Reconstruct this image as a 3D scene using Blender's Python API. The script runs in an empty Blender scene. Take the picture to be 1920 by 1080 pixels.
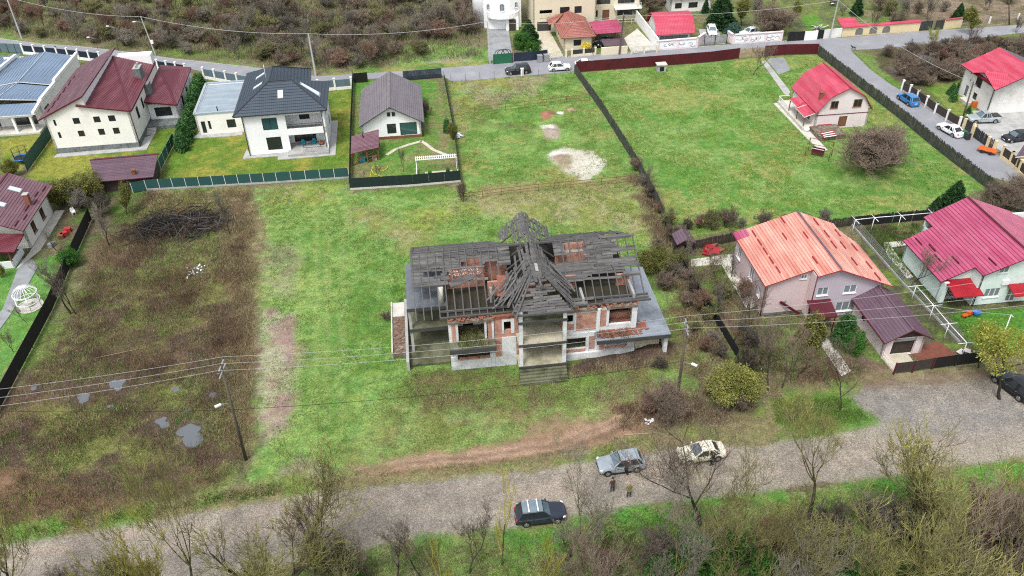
import bpy, math, random
import numpy as np
from mathutils import Vector, Matrix
rnd = random.Random(7)
NR = np.random.RandomState(11)
S = bpy.context.scene
R = math.radians

# ------------------------------------------------------------------ camera
CAM_H, PITCH, ROLL, FPX = 60.253, 0.64121, 0.024034, 1553.0
Fw = np.array([0, math.cos(PITCH), -math.sin(PITCH)])
_dn = np.array([0, -math.sin(PITCH), -math.cos(PITCH)])
Rt = math.cos(ROLL) * np.array([1, 0, 0]) + math.sin(ROLL) * _dn
Dn = -math.sin(ROLL) * np.array([1, 0, 0]) + math.cos(ROLL) * _dn
cd = bpy.data.cameras.new('camera'); cam = bpy.data.objects.new('camera', cd)
S.collection.objects.link(cam)
cd.sensor_width = 36; cd.lens = FPX / 1920 * 36; cd.clip_end = 5000; cd.clip_start = 0.5
m = Matrix.Identity(4)
for i in range(3):
    m[i][0] = Rt[i]; m[i][1] = -Dn[i]; m[i][2] = -Fw[i]
m[2][3] = CAM_H
cam.matrix_world = m
S.camera = cam

# ------------------------------------------------------------------ light
SUN_EL, SUN_AZ = 62, 205
w = bpy.data.worlds.new('World'); S.world = w; w.use_nodes = True
nt = w.node_tree; bg = nt.nodes['Background']
sky = nt.nodes.new('ShaderNodeTexSky'); sky.sky_type = 'NISHITA'; sky.sun_disc = False
sky.sun_elevation = R(SUN_EL); sky.sun_rotation = R(SUN_AZ); sky.dust_density = 4; sky.air_density = 1.2
hs = nt.nodes.new('ShaderNodeHueSaturation'); hs.inputs['Saturation'].default_value = 0.32
nt.links.new(sky.outputs[0], hs.inputs['Color']); nt.links.new(hs.outputs[0], bg.inputs[0])
bg.inputs[1].default_value = 0.15
sl = bpy.data.lights.new('sun', 'SUN'); sl.energy = 1.5; sl.angle = R(14); sl.color = (1, 0.98, 0.95)
so = bpy.data.objects.new('sun', sl); S.collection.objects.link(so)
_d = Vector((math.sin(R(SUN_AZ)) * math.cos(R(SUN_EL)), math.cos(R(SUN_AZ)) * math.cos(R(SUN_EL)), math.sin(R(SUN_EL))))
so.rotation_euler = (-_d).to_track_quat('-Z', 'Y').to_euler(); so.location = _d * 200
S.view_settings.view_transform = 'Standard'; S.view_settings.look = 'None'
S.view_settings.exposure = 0.68; S.view_settings.gamma = 1; S.view_settings.use_curve_mapping = False
S.render.engine = 'CYCLES'
try:
    S.cycles.max_bounces = 6; S.cycles.diffuse_bounces = 3; S.cycles.use_denoising = False; S.cycles.filter_width = 1.15
except Exception: pass

# ------------------------------------------------------------------ survey helpers
# photo measurement (1920x1080) -> point on the level z, and back
def G(x, y, z=0.0):
    d = Fw * FPX + Rt * (x - 960) + Dn * (y - 540)
    t = (z - CAM_H) / d[2]
    return Vector((d[0] * t, d[1] * t, z))
def G2(x, y): g = G(x, y); return (g.x, g.y)
def Pn(X, Y, Z=0):
    qx, qy, qz = X, Y, Z - CAM_H
    k = FPX / (qx * Fw[0] + qy * Fw[1] + qz * Fw[2])
    return 960 + k * (qx * Rt[0] + qy * Rt[1] + qz * Rt[2]), 540 + k * (qx * Dn[0] + qy * Dn[1] + qz * Dn[2])
def HT(x, y, ytop):
    g = G(x, y); lo, hi = 0, 40
    for _ in range(30):
        mid = (lo + hi) / 2
        if Pn(g.x, g.y, mid)[1] > ytop: lo = mid
        else: hi = mid
    return lo

# ------------------------------------------------------------------ noise
def _h(ix, iy, s):
    n = (ix * 374761393 + iy * 668265263 + s * 974634777) & 0xffffffff
    n = ((n ^ (n >> 13)) * 1274126177) & 0xffffffff
    return ((n ^ (n >> 16)) & 0xffff) / 65535.0
def vn(x, y, s=0):
    x = np.asarray(x, float); y = np.asarray(y, float)
    ix = np.floor(x).astype(np.int64); iy = np.floor(y).astype(np.int64)
    fx = x - ix; fy = y - iy; fx = fx * fx * (3 - 2 * fx); fy = fy * fy * (3 - 2 * fy)
    a = _h(ix, iy, s); b = _h(ix + 1, iy, s); c = _h(ix, iy + 1, s); d = _h(ix + 1, iy + 1, s)
    return (a * (1 - fx) + b * fx) * (1 - fy) + (c * (1 - fx) + d * fx) * fy
def fbm(x, y, s=0, o=4):
    r = 0; a = .5; t = 0
    for i in range(o):
        r = r + a * vn(x * 2 ** i, y * 2 ** i, s + i * 17); t += a; a *= .55
    return r / t

# ------------------------------------------------------------------ materials
MATS = {}
def _new(name):
    m = bpy.data.materials.new(name); m.use_nodes = True
    n = m.node_tree.nodes; b = n['Principled BSDF']; b.inputs['Specular IOR Level'].default_value = .35
    MATS[name] = m; return m, m.node_tree, b
def N(t, kind, **kw):
    n = t.nodes.new(kind)
    for k, v in kw.items():
        if k in n.inputs: n.inputs[k].default_value = v
        else: setattr(n, k, v)
    return n
def bumpn(t, b, h, st, dist=.05):
    bp = N(t, 'ShaderNodeBump', Strength=st, Distance=dist); t.links.new(h, bp.inputs['Height']); t.links.new(bp.outputs[0], b.inputs['Normal'])
def mult(t, col, fac, lo, hi, flo=.25, fhi=.75):
    """col socket * value ramp of fac"""
    mr = N(t, 'ShaderNodeMapRange'); mr.inputs[1].default_value = flo; mr.inputs[2].default_value = fhi
    mr.inputs[3].default_value = lo; mr.inputs[4].default_value = hi; t.links.new(fac, mr.inputs[0])
    vm = N(t, 'ShaderNodeVectorMath', operation='SCALE'); t.links.new(col, vm.inputs[0]); t.links.new(mr.outputs[0], vm.inputs[3])
    return vm.outputs[0]
def mixc(t, fac, a, b):
    mx = N(t, 'ShaderNodeMix', data_type='RGBA')
    t.links.new(fac, mx.inputs[0])
    for i, c in ((6, a), (7, b)):
        if isinstance(c, tuple): mx.inputs[i].default_value = (*c, 1)
        else: t.links.new(c, mx.inputs[i])
    return mx.outputs[2]
def ramp(t, fac, lo, hi):
    mr = N(t, 'ShaderNodeMapRange'); mr.inputs[1].default_value = lo; mr.inputs[2].default_value = hi; t.links.new(fac, mr.inputs[0]); return mr.outputs[0]
def mat(name, col, rough=.7, var=.25, scale=1.2, bump=0, spec=None, metal=0, col2=None, blotch=.5):
    """plain surface with uneven tone, optional second tone in blotches"""
    if name in MATS: return MATS[name]
    m, t, b = _new(name); b.inputs['Roughness'].default_value = rough; b.inputs['Metallic'].default_value = metal
    if spec is not None: b.inputs['Specular IOR Level'].default_value = spec
    tc = N(t, 'ShaderNodeTexCoord'); n1 = N(t, 'ShaderNodeTexNoise', Scale=scale, Detail=6.0, Roughness=.65)
    t.links.new(tc.outputs['Object'], n1.inputs['Vector'])
    rgb = N(t, 'ShaderNodeRGB'); rgb.outputs[0].default_value = (*col, 1)
    c = rgb.outputs[0]
    if col2:
        n2 = N(t, 'ShaderNodeTexNoise', Scale=scale * .6, Detail=8.0, Roughness=.7)
        mp = N(t, 'ShaderNodeMapping'); mp.inputs[1].default_value = (13, 7, 3)
        t.links.new(tc.outputs['Object'], mp.inputs[0]); t.links.new(mp.outputs[0], n2.inputs['Vector'])
        c = mixc(t, ramp(t, n2.outputs[0], blotch - .08, blotch + .12), c, col2)
    t.links.new(mult(t, c, n1.outputs[0], 1 - var, 1 + var), b.inputs['Base Color'])
    if bump:
        n3 = N(t, 'ShaderNodeTexNoise', Scale=scale * 9, Detail=4.0); t.links.new(tc.outputs['Object'], n3.inputs['Vector'])
        bumpn(t, b, n3.outputs[0], bump)
    return m
def roofmat(name, col, row=.36, rib=.22, rough=.42, fade=None, seam=False, var=.14, streak=.0, rows=True):
    """sheet-metal tile: steps up the slope, ribs across; UVs are metres on the slope"""
    m, t, b = _new(name); b.inputs['Roughness'].default_value = rough; b.inputs['Specular IOR Level'].default_value = .5
    uv = N(t, 'ShaderNodeUVMap'); sp = N(t, 'ShaderNodeSeparateXYZ'); t.links.new(uv.outputs[0], sp.inputs[0])
    def saw(s, per, w):
        a = N(t, 'ShaderNodeMath', operation='DIVIDE'); a.inputs[1].default_value = per; t.links.new(s, a.inputs[0])
        f = N(t, 'ShaderNodeMath', operation='FRACT'); t.links.new(a.outputs[0], f.inputs[0])
        return f.outputs[0]
    fu = saw(sp.outputs[0], rib, 0); fv = saw(sp.outputs[1], row, 0)
    s = N(t, 'ShaderNodeMath', operation='SINE')
    k = N(t, 'ShaderNodeMath', operation='MULTIPLY'); k.inputs[1].default_value = 6.283; t.links.new(fu, k.inputs[0]); t.links.new(k.outputs[0], s.inputs[0])
    if seam:
        g = N(t, 'ShaderNodeMath', operation='GREATER_THAN'); g.inputs[1].default_value = .88; t.links.new(fu, g.inputs[0]); h = g.outputs[0]; ln = h
    else:
        a = N(t, 'ShaderNodeMath', operation='MULTIPLY_ADD'); a.inputs[1].default_value = .35; t.links.new(s.outputs[0], a.inputs[0]); t.links.new(fv, a.inputs[2]); h = a.outputs[0]
        g = N(t, 'ShaderNodeMath', operation='GREATER_THAN'); g.inputs[1].default_value = .86; t.links.new(fv, g.inputs[0]); ln = g.outputs[0]
    n1 = N(t, 'ShaderNodeTexNoise', Scale=.55, Detail=7.0, Roughness=.65); tc = N(t, 'ShaderNodeTexCoord'); t.links.new(tc.outputs['Object'], n1.inputs['Vector'])
    rgb = N(t, 'ShaderNodeRGB'); rgb.outputs[0].default_value = (*col, 1); c = rgb.outputs[0]
    if fade:
        # weathered bands: whole rows of sheets paler than their neighbours
        mp = N(t, 'ShaderNodeMapping'); mp.inputs['Scale'].default_value = (.12, 1.1, 1)
        n2 = N(t, 'ShaderNodeTexNoise', Scale=1.0, Detail=4.0); t.links.new(uv.outputs[0], mp.inputs[0]); t.links.new(mp.outputs[0], n2.inputs['Vector'])
        c = mixc(t, ramp(t, n2.outputs[0], .38, .62), c, fade)
    c = mult(t, c, n1.outputs[0], 1 - var, 1 + var)
    if rows:
        mr = N(t, 'ShaderNodeMapRange'); mr.inputs[3].default_value = 1.0; mr.inputs[4].default_value = .5; t.links.new(ln, mr.inputs[0])
        vm = N(t, 'ShaderNodeVectorMath', operation='SCALE'); t.links.new(c, vm.inputs[0]); t.links.new(mr.outputs[0], vm.inputs[3]); c = vm.outputs[0]
    t.links.new(c, b.inputs['Base Color'])
    rn = N(t, 'ShaderNodeMapRange'); rn.inputs[3].default_value = rough - .12; rn.inputs[4].default_value = rough + .16
    t.links.new(n1.outputs[0], rn.inputs[0]); t.links.new(rn.outputs[0], b.inputs['Roughness'])
    bumpn(t, b, h, .7, .03); return m
def brickmat(name, c1, c2, mortar, sc=1.0, dirt=(.09, .05, .035), bw=.26, bh=.09):
    m, t, b = _new(name); b.inputs['Roughness'].default_value = .9
    uv = N(t, 'ShaderNodeUVMap'); br = N(t, 'ShaderNodeTexBrick'); br.inputs['Scale'].default_value = sc
    br.inputs['Color1'].default_value = (*c1, 1); br.inputs['Color2'].default_value = (*c2, 1); br.inputs['Mortar'].default_value = (*mortar, 1)
    br.inputs['Brick Width'].default_value = bw; br.inputs['Row Height'].default_value = bh; br.inputs['Mortar Size'].default_value = .014
    t.links.new(uv.outputs[0], br.inputs['Vector'])
    tc = N(t, 'ShaderNodeTexCoord'); n1 = N(t, 'ShaderNodeTexNoise', Scale=1.1, Detail=8.0, Roughness=.7); t.links.new(tc.outputs['Object'], n1.inputs['Vector'])
    c = mixc(t, ramp(t, n1.outputs[0], .5, .72), br.outputs[0], dirt)
    t.links.new(mult(t, c, n1.outputs[0], 1.15, .7), b.inputs['Base Color']); bumpn(t, b, br.outputs[1], -.5, .02); return m
def woodmat(name, c1, c2, c3):
    m, t, b = _new(name); b.inputs['Roughness'].default_value = .85
    oi = N(t, 'ShaderNodeObjectInfo'); uv = N(t, 'ShaderNodeUVMap'); mp = N(t, 'ShaderNodeMapping'); mp.inputs['Scale'].default_value = (1.2, 30, 1)
    n1 = N(t, 'ShaderNodeTexNoise', Scale=1.0, Detail=4.0); t.links.new(uv.outputs[0], mp.inputs[0]); t.links.new(mp.outputs[0], n1.inputs['Vector'])
    tc = N(t, 'ShaderNodeTexCoord'); m2 = N(t, 'ShaderNodeMapping'); m2.inputs['Scale'].default_value = (.33, 3.1, 3.1); w2 = N(t, 'ShaderNodeTexNoise', Scale=1.0, Detail=2.0); t.links.new(tc.outputs['Object'], m2.inputs[0]); t.links.new(m2.outputs[0], w2.inputs['Vector'])
    ad = N(t, 'ShaderNodeMath', operation='MULTIPLY_ADD'); ad.inputs[1].default_value = .45; t.links.new(oi.outputs['Random'], ad.inputs[0]); t.links.new(ramp(t, w2.outputs[0], .3, .9), ad.inputs[2])
    c = mixc(t, ad.outputs[0], c1, c2); c = mixc(t, ramp(t, n1.outputs[0], .4, .7), c, c3)
    t.links.new(mult(t, c, n1.outputs[0], .75, 1.3), b.inputs['Base Color']); bumpn(t, b, n1.outputs[0], .5, .02); return m
def groundmat(name, kind):
    m, t, b = _new(name); b.inputs['Roughness'].default_value = .95; b.inputs['Specular IOR Level'].default_value = .15
    at = N(t, 'ShaderNodeAttribute', attribute_name='Col'); tc = N(t, 'ShaderNodeTexCoord')
    def noise(sc, det=5.0, ro=.6, off=0):
        n = N(t, 'ShaderNodeTexNoise', Scale=sc, Detail=det, Roughness=ro)
        mp = N(t, 'ShaderNodeMapping'); mp.inputs[1].default_value = (off, off * .7, 0); t.links.new(tc.outputs['Object'], mp.inputs[0]); t.links.new(mp.outputs[0], n.inputs['Vector']); return n.outputs[0]
    c = at.outputs['Color']
    if kind == 'grass':
        hv = N(t, 'ShaderNodeHueSaturation'); t.links.new(c, hv.inputs['Color'])
        mr = N(t, 'ShaderNodeMapRange'); mr.inputs[1].default_value = .3; mr.inputs[2].default_value = .7; mr.inputs[3].default_value = .47; mr.inputs[4].default_value = .53
        t.links.new(noise(.55, 6.0, .7, 5), mr.inputs[0]); t.links.new(mr.outputs[0], hv.inputs['Hue'])
        c = mult(t, hv.outputs[0], noise(1.1, 6.0, .65, 1), .68, 1.32, .3, .7); c = mult(t, c, noise(5.5, 5.0, .7, 9), .5, 1.5, .3, .7)
        h = noise(7, 5.0, .7, 9); st, ds = .8, .12
    elif kind == 'weed':
        c = mult(t, c, noise(.8, 7.0, .7, 1), .6, 1.4, .3, .7); c = mult(t, c, noise(4.5, 6.0, .75, 9), .4, 1.6, .3, .7)
        h = noise(4.5, 6.0, .75, 9); st, ds = 1.0, .25
    elif kind == 'gravel':
        v = N(t, 'ShaderNodeTexVoronoi', Scale=9.0); t.links.new(tc.outputs['Object'], v.inputs['Vector'])
        sx = N(t, 'ShaderNodeSeparateColor'); t.links.new(v.outputs['Color'], sx.inputs[0])
        c = mult(t, c, sx.outputs[0], .78, 1.28, 0, 1); c = mult(t, c, noise(.7, 6.0, .7, 3), .8, 1.2, .3, .7); c = mult(t, c, noise(14, 3.0, .6, 3), .6, 1.4, .3, .7)
        h = v.outputs['Distance']; st, ds = .9, .06
    else:
        c = mult(t, c, noise(.9, 6.0, .7, 3), .75, 1.25, .3, .7); c = mult(t, c, noise(7, 5.0, .7, 3), .6, 1.4, .3, .7)
        h = noise(5, 6.0, .7, 3); st, ds = .8, .1
    t.links.new(c, b.inputs['Base Color']); bumpn(t, b, h, st, ds); return m
def attrmat(name, rough=.9, spec=.15, sub=0):
    m, t, b = _new(name); b.inputs['Roughness'].default_value = rough; b.inputs['Specular IOR Level'].default_value = spec
    at = N(t, 'ShaderNodeAttribute', attribute_name='Col'); t.links.new(at.outputs['Color'], b.inputs['Base Color']); return m
def barkmat(name, c1, c2, sc=1.3, lo=.45, hi=.6, rv=.25):
    m, t, b = _new(name); b.inputs['Roughness'].default_value = .9; b.inputs['Specular IOR Level'].default_value = .15
    tc = N(t, 'ShaderNodeTexCoord'); n1 = N(t, 'ShaderNodeTexNoise', Scale=sc, Detail=5.0, Roughness=.7); t.links.new(tc.outputs['Object'], n1.inputs['Vector'])
    oi = N(t, 'ShaderNodeObjectInfo')
    c = mixc(t, ramp(t, n1.outputs[0], lo, hi), c1, c2)
    t.links.new(mult(t, c, oi.outputs['Random'], 1 - rv, 1 + rv, 0, 1), b.inputs['Base Color']); return m

# ------------------------------------------------------------------ mesh builder
class MB:
    def __init__(s): s.v = []; s.f = []; s.m = []; s.sm = []
    def face(s, pts, m=0, sm=False):
        i = len(s.v); s.v += [tuple(p) for p in pts]; s.f.append(tuple(range(i, i + len(pts)))); s.m.append(m); s.sm.append(sm); return s
    def box(s, x0, x1, y0, y1, z0, z1, m=0):
        i = len(s.v)
        s.v += [(x0, y0, z0), (x1, y0, z0), (x1, y1, z0), (x0, y1, z0), (x0, y0, z1), (x1, y0, z1), (x1, y1, z1), (x0, y1, z1)]
        for q in ((0, 3, 2, 1), (4, 5, 6, 7), (0, 1, 5, 4), (1, 2, 6, 5), (2, 3, 7, 6), (3, 0, 4, 7)):
            s.f.append(tuple(i + k for k in q)); s.m.append(m); s.sm.append(False)
        return s
    def bar(s, a, b, w=.1, h=None, m=0, up=(0, 0, 1)):
        a = Vector(a); b = Vector(b); h = h or w; d = (b - a).normalized(); up = Vector(up)
        if abs(d.dot(up)) > .98: up = Vector((1, 0, 0))
        x = d.cross(up).normalized() * (w / 2); y = x.cross(d).normalized() * (h / 2); i = len(s.v)
        for p in (a, b):
            for q in (-x - y, x - y, x + y, -x + y): s.v.append(tuple(p + q))
        for q in ((0, 1, 2, 3), (4, 7, 6, 5), (0, 4, 5, 1), (1, 5, 6, 2), (2, 6, 7, 3), (3, 7, 4, 0)):
            s.f.append(tuple(i + k for k in q)); s.m.append(m); s.sm.append(False)
        return s
    def tube(s, a, b, r0, r1=None, n=8, m=0, cap=True):
        a = Vector(a); b = Vector(b); r1 = r0 if r1 is None else r1; d = (b - a).normalized()
        x = d.orthogonal().normalized(); y = d.cross(x); i = len(s.v)
        for p, r in ((a, r0), (b, r1)):
            for k in range(n):
                t = 2 * math.pi * k / n; s.v.append(tuple(p + x * (r * math.cos(t)) + y * (r * math.sin(t))))
        for k in range(n):
            s.f.append((i + k, i + (k + 1) % n, i + n + (k + 1) % n, i + n + k)); s.m.append(m); s.sm.append(n > 4)
        if cap:
            s.f.append(tuple(i + k for k in range(n))[::-1]); s.m.append(m); s.sm.append(False)
            s.f.append(tuple(i + n + k for k in range(n))); s.m.append(m); s.sm.append(False)
        return s
    def path(s, pts, r, n=5, m=0):
        for a, b in zip(pts, pts[1:]): s.tube(a, b, r, r, n, m, False)
        return s
    def prism(s, poly, z0, z1, m=0):
        A = sum(a[0] * b[1] - b[0] * a[1] for a, b in zip(poly, poly[1:] + poly[:1]))
        if A < 0: poly = poly[::-1]
        s.face([(x, y, z1) for x, y in poly], m); s.face([(x, y, z0) for x, y in poly][::-1], m)
        for a, b in zip(poly, poly[1:] + poly[:1]): s.face([(a[0], a[1], z0), (b[0], b[1], z0), (b[0], b[1], z1), (a[0], a[1], z1)], m)
        return s
    def slab(s, pts, t=.12, m=0, me=None):
        """sloping sheet with thickness below it; me: edge material"""
        me = m if me is None else me; lo = [(p[0], p[1], p[2] - t) for p in pts]
        n = (Vector(pts[1]) - Vector(pts[0])).cross(Vector(pts[2]) - Vector(pts[1]))
        if n.z < 0: pts = pts[::-1]; lo = lo[::-1]
        s.face(pts, m); s.face(lo[::-1], me)
        k = len(pts)
        for i in range(k): s.face([lo[i], lo[(i + 1) % k], pts[(i + 1) % k], pts[i]], me)
        return s
    def ball(s, c, r, m=0, n=8, k=5, sq=(1, 1, 1)):
        for i in range(k):
            a0 = math.pi * (i / k - .5); a1 = math.pi * ((i + 1) / k - .5)
            for j in range(n):
                b0 = 2 * math.pi * j / n; b1 = 2 * math.pi * (j + 1) / n
                P = [(c[0] + r * sq[0] * math.cos(a) * math.cos(b), c[1] + r * sq[1] * math.cos(a) * math.sin(b), c[2] + r * sq[2] * math.sin(a)) for a, b in ((a0, b0), (a0, b1), (a1, b1), (a1, b0))]
                if i == 0: P = P[1:] if False else [P[0], P[2], P[3]]
                elif i == k - 1: P = P[:3]
                s.face(P, m, True)
        return s
    def mesh(s, name, mats):
        me = bpy.data.meshes.new(name); me.from_pydata(s.v, [], s.f)
        for mt in (mats if isinstance(mats, (list, tuple)) else [mats]): me.materials.append(MATS[mt] if isinstance(mt, str) else mt)
        me.polygons.foreach_set('material_index', s.m); me.polygons.foreach_set('use_smooth', s.sm)
        # UVs in metres: u runs level, v runs up the slope of each face
        me.update(); uvl = me.uv_layers.new(name='UVMap'); nv = len(me.loops)
        co = np.empty(len(me.vertices) * 3); me.vertices.foreach_get('co', co); co = co.reshape(-1, 3)
        nr = np.empty(len(me.polygons) * 3); me.polygons.foreach_get('normal', nr); nr = nr.reshape(-1, 3)
        tot = np.empty(len(me.polygons), dtype=np.int32); me.polygons.foreach_get('loop_total', tot)
        vi = np.empty(nv, dtype=np.int32); me.loops.foreach_get('vertex_index', vi)
        ln = np.repeat(nr, tot, axis=0); lc = co[vi]
        ua = np.stack([-ln[:, 1], ln[:, 0], np.zeros(nv)], 1); L = np.linalg.norm(ua, axis=1)
        flat = L < .02; ua[flat] = (1, 0, 0); L[flat] = 1; ua /= L[:, None]; va = np.cross(ln, ua)
        uv = np.stack([(lc * ua).sum(1), (lc * va).sum(1)], 1).astype(np.float32); uvl.data.foreach_set('uv', uv.ravel())
        return me
    def build(s, name, mats, parent=None, label=None, loc=None, rot=None):
        o = bpy.data.objects.new(name, s.mesh(name, mats)); S.collection.objects.link(o)
        if parent: o.parent = parent
        if loc is not None: o.location = loc
        if rot is not None: o.rotation_euler = rot
        if label: o['label'] = label
        return o
def tag(o, label, cat, group=None):
    o['label'] = label; o['category'] = cat
    if group: o['group'] = group
    return o
def setting(o): o['kind'] = 'structure'; return o
def empty(name, label, cat, loc, ang=0, group=None):
    o = bpy.data.objects.new(name, None); S.collection.objects.link(o); o.location = loc; o.rotation_euler = (0, 0, R(ang))
    o.empty_display_size = .3
    return tag(o, label, cat, group)
def link_copy(o, parent=None):
    c = o.copy(); S.collection.objects.link(c); c.parent = parent
    for ch in o.children: link_copy(ch, c)
    return c
def place(o, loc, ang=0, sc=1, label=None, group=None):
    o.location = loc; o.rotation_euler = (0, 0, R(ang)); o.scale = (sc, sc, sc) if not isinstance(sc, tuple) else sc
    if label: o['label'] = label
    if group: o['group'] = group
    return o
# ------------------------------------------------------------------ material library
mat('white_render', (.78, .79, .79), .8, .06, .5, .1, col2=(.66, .67, .67), blotch=.62)
mat('cream_render', (.76, .75, .70), .85, .07, .5, .1, col2=(.62, .61, .53), blotch=.62)
mat('beige_render', (.62, .56, .42), .85, .08, .5, .1)
mat('pink_render', (.58, .46, .46), .85, .08, .4, .1, col2=(.48, .38, .38), blotch=.6)
mat('lilac_render', (.44, .39, .44), .85, .08, .4, .1)
mat('palepink_render', (.68, .60, .60), .85, .1, .6, .1, col2=(.52, .45, .44), blotch=.6)
mat('mint_render', (.60, .70, .66), .85, .12, .5, .1, col2=(.44, .56, .53), blotch=.56)
mat('offwhite_render', (.70, .69, .66), .85, .1, .6, .1, col2=(.5, .49, .46), blotch=.6)
mat('old_plaster', (.60, .62, .62), .9, .18, .9, .3, col2=(.30, .31, .29), blotch=.58)
mat('cream_plaster', (.50, .46, .34), .9, .2, .9, .3, col2=(.18, .17, .10), blotch=.56)
mat('moss_slab', (.13, .135, .085), .8, .3, .8, .3, col2=(.045, .05, .022), blotch=.5)
mat('wet_slab', (.20, .225, .26), .32, .15, .5, .1, spec=.5, col2=(.09, .10, .11), blotch=.58)
mat('dark_slab', (.05, .052, .05), .7, .3, .8, .3)
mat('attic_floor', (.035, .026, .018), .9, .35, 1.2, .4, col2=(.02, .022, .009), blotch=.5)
mat('stone_plinth', (.17, .19, .19), .8, .3, 2.5, .6, col2=(.09, .10, .10), blotch=.5)
mat('concrete', (.36, .36, .35), .8, .15, 1.0, .2, col2=(.25, .25, .24), blotch=.56)
mat('wet_concrete', (.25, .26, .27), .45, .18, .6, .1, spec=.5, col2=(.17, .18, .19), blotch=.54)
mat('pale_concrete', (.50, .48, .43), .8, .15, 1.0, .2, col2=(.36, .35, .31), blotch=.58)
mat('sand', (.46, .42, .33), .9, .2, 1.0, .4)
mat('asphalt', (.22, .225, .245), .62, .12, .35, .3, spec=.45, col2=(.28, .28, .29), blotch=.58)
mat('dark_metal', (.03, .032, .036), .45, .1)
mat('black', (.012, .012, .013), .5, .1)
mat('tyre_rubber', (.018, .018, .019), .8, .1)
mat('white_metal', (.72, .73, .73), .5, .05)
mat('grey_metal', (.30, .31, .32), .45, .1, metal=.3)
mat('alloy', (.45, .46, .47), .3, .05, metal=.7)
mat('rust', (.16, .055, .035), .8, .3, 2)
mat('red_paint', (.30, .025, .035), .4, .15)
mat('maroon_paint', (.09, .012, .022), .45, .15)
mat('maroon_sheet', (.085, .012, .02), .42, .2, .7, col2=(.05, .012, .016), blotch=.6)
mat('green_mesh', (.022, .075, .07), .6, .12, 2)
mat('dark_mesh', (.010, .022, .022), .7, .2, 2)
mat('black_mesh', (.012, .012, .013), .8, .2, 2)
mat('navy_panel', (.016, .025, .045), .4, .1)
mat('glass_fence', (.11, .16, .20), .2, .2, spec=.6)
mat('dark_wood', (.045, .035, .03), .85, .3, 2)
mat('fence_wood', (.045, .052, .043), .9, .4, 1.5, .3, col2=(.10, .10, .085), blotch=.56)
mat('grey_wood', (.16, .15, .14), .85, .3, 2)
mat('brown_wood', (.17, .075, .04), .7, .25, 2)
mat('pole_wood', (.09, .075, .06), .9, .25, 2, .3)
mat('pole_concrete', (.38, .39, .39), .85, .15, 1.5, .2)
mat('wire', (.4, .4, .4), .4, .05, spec=.6)
mat('brick_plain', (.21, .08, .052), .9, .3, 3, .3)
mat('rubble', (.12, .085, .06), .95, .45, 3, .6, col2=(.22, .20, .16), blotch=.52)
mat('plastic_white', (.75, .76, .76), .4, .05)
mat('blue_plastic', (.02, .13, .38), .35, .1)
mat('teal_plastic', (.01, .25, .33), .35, .1)
mat('orange_plastic', (.5, .10, .02), .4, .1)
mat('yellow_plastic', (.6, .45, .03), .4, .1)
mat('green_plastic', (.02, .12, .06), .4, .1)
mat('red_plastic', (.38, .03, .03), .4, .1)
mat('skin', (.5, .3, .22), .6, .05)
mat('denim', (.03, .05, .10), .8, .15)
mat('olive_cloth', (.17, .14, .06), .85, .15)
mat('black_cloth', (.012, .012, .015), .85, .1)
mat('brown_cloth', (.06, .035, .028), .85, .1)
mat('red_cloth', (.5, .02, .04), .8, .1)
mat('hair', (.03, .02, .015), .7, .1)
mat('curtain', (.55, .52, .45), .8, .2, 6)
mat('lamp_red', (.45, .012, .012), .25, .05, spec=.6)
mat('lamp_clear', (.7, .72, .74), .15, .05, spec=.6)
mat('gold_tree', (.6, .42, .02), .7, .2)
mat('yellow_render', (.62, .52, .32), .8, .1, .6)
mat('bare_timber', (.33, .25, .17), .85, .25, 2)
for nm, c, r in (('glass_dark', (.018, .022, .025), .08), ('glass_teal', (.03, .085, .085), .08), ('glass_pale', (.16, .19, .21), .1), ('car_glass', (.02, .025, .03), .06), ('screen_glass', (.10, .14, .17), .06), ('skylight_glass', (.55, .62, .68), .12)):
    _m, _t, _b = _new(nm); _b.inputs['Base Color'].default_value = (*c, 1); _b.inputs['Roughness'].default_value = r; _b.inputs['Specular IOR Level'].default_value = .7
_m, _t, _b = _new('water'); _b.inputs['Base Color'].default_value = (.105, .115, .125, 1); _b.inputs['Roughness'].default_value = .05; _b.inputs['Specular IOR Level'].default_value = .9  # silty grey base, paled further to carry the reflected sky
def paint(name, col, coat=.6, rough=.3, metal=.0):
    m, t, b = _new(name); b.inputs['Base Color'].default_value = (*col, 1); b.inputs['Roughness'].default_value = rough; b.inputs['Coat Weight'].default_value = coat
    b.inputs['Coat Roughness'].default_value = .06; b.inputs['Metallic'].default_value = metal
    tc = N(t, 'ShaderNodeTexCoord'); n1 = N(t, 'ShaderNodeTexNoise', Scale=1.6, Detail=6.0); t.links.new(tc.outputs['Object'], n1.inputs['Vector'])
    rgb = N(t, 'ShaderNodeRGB'); rgb.outputs[0].default_value = (*col, 1)
    t.links.new(mult(t, rgb.outputs[0], n1.outputs[0], .86, 1.08), b.inputs['Base Color']); return m
paint('paint_silver', (.33, .38, .42), metal=.35); paint('paint_black', (.012, .014, .018)); paint('paint_navy', (.018, .024, .04)); paint('paint_cream', (.72, .68, .56))
paint('paint_white', (.78, .80, .82)); paint('paint_blue', (.02, .17, .42)); paint('paint_grey', (.42, .46, .48), metal=.3); paint('roof_grey', (.30, .36, .40))
roofmat('roof_maroon_sheen', (.145, .066, .086), fade=(.19, .105, .125))  # maroon greyed: sky reflection on the slope mixed into the colour
roofmat('roof_maroon_red', (.115, .018, .028), row=.36, rib=.24, fade=(.16, .045, .06), rough=.36)
roofmat('roof_navy', (.028, .045, .066), row=.55, rib=.3, rough=.4)
roofmat('roof_blue_seam', (.14, .20, .285), rib=.55, seam=True, rough=.36, rows=True)
roofmat('roof_blue_rows', (.14, .20, .285), row=.55, rib=9, rough=.36)
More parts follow.
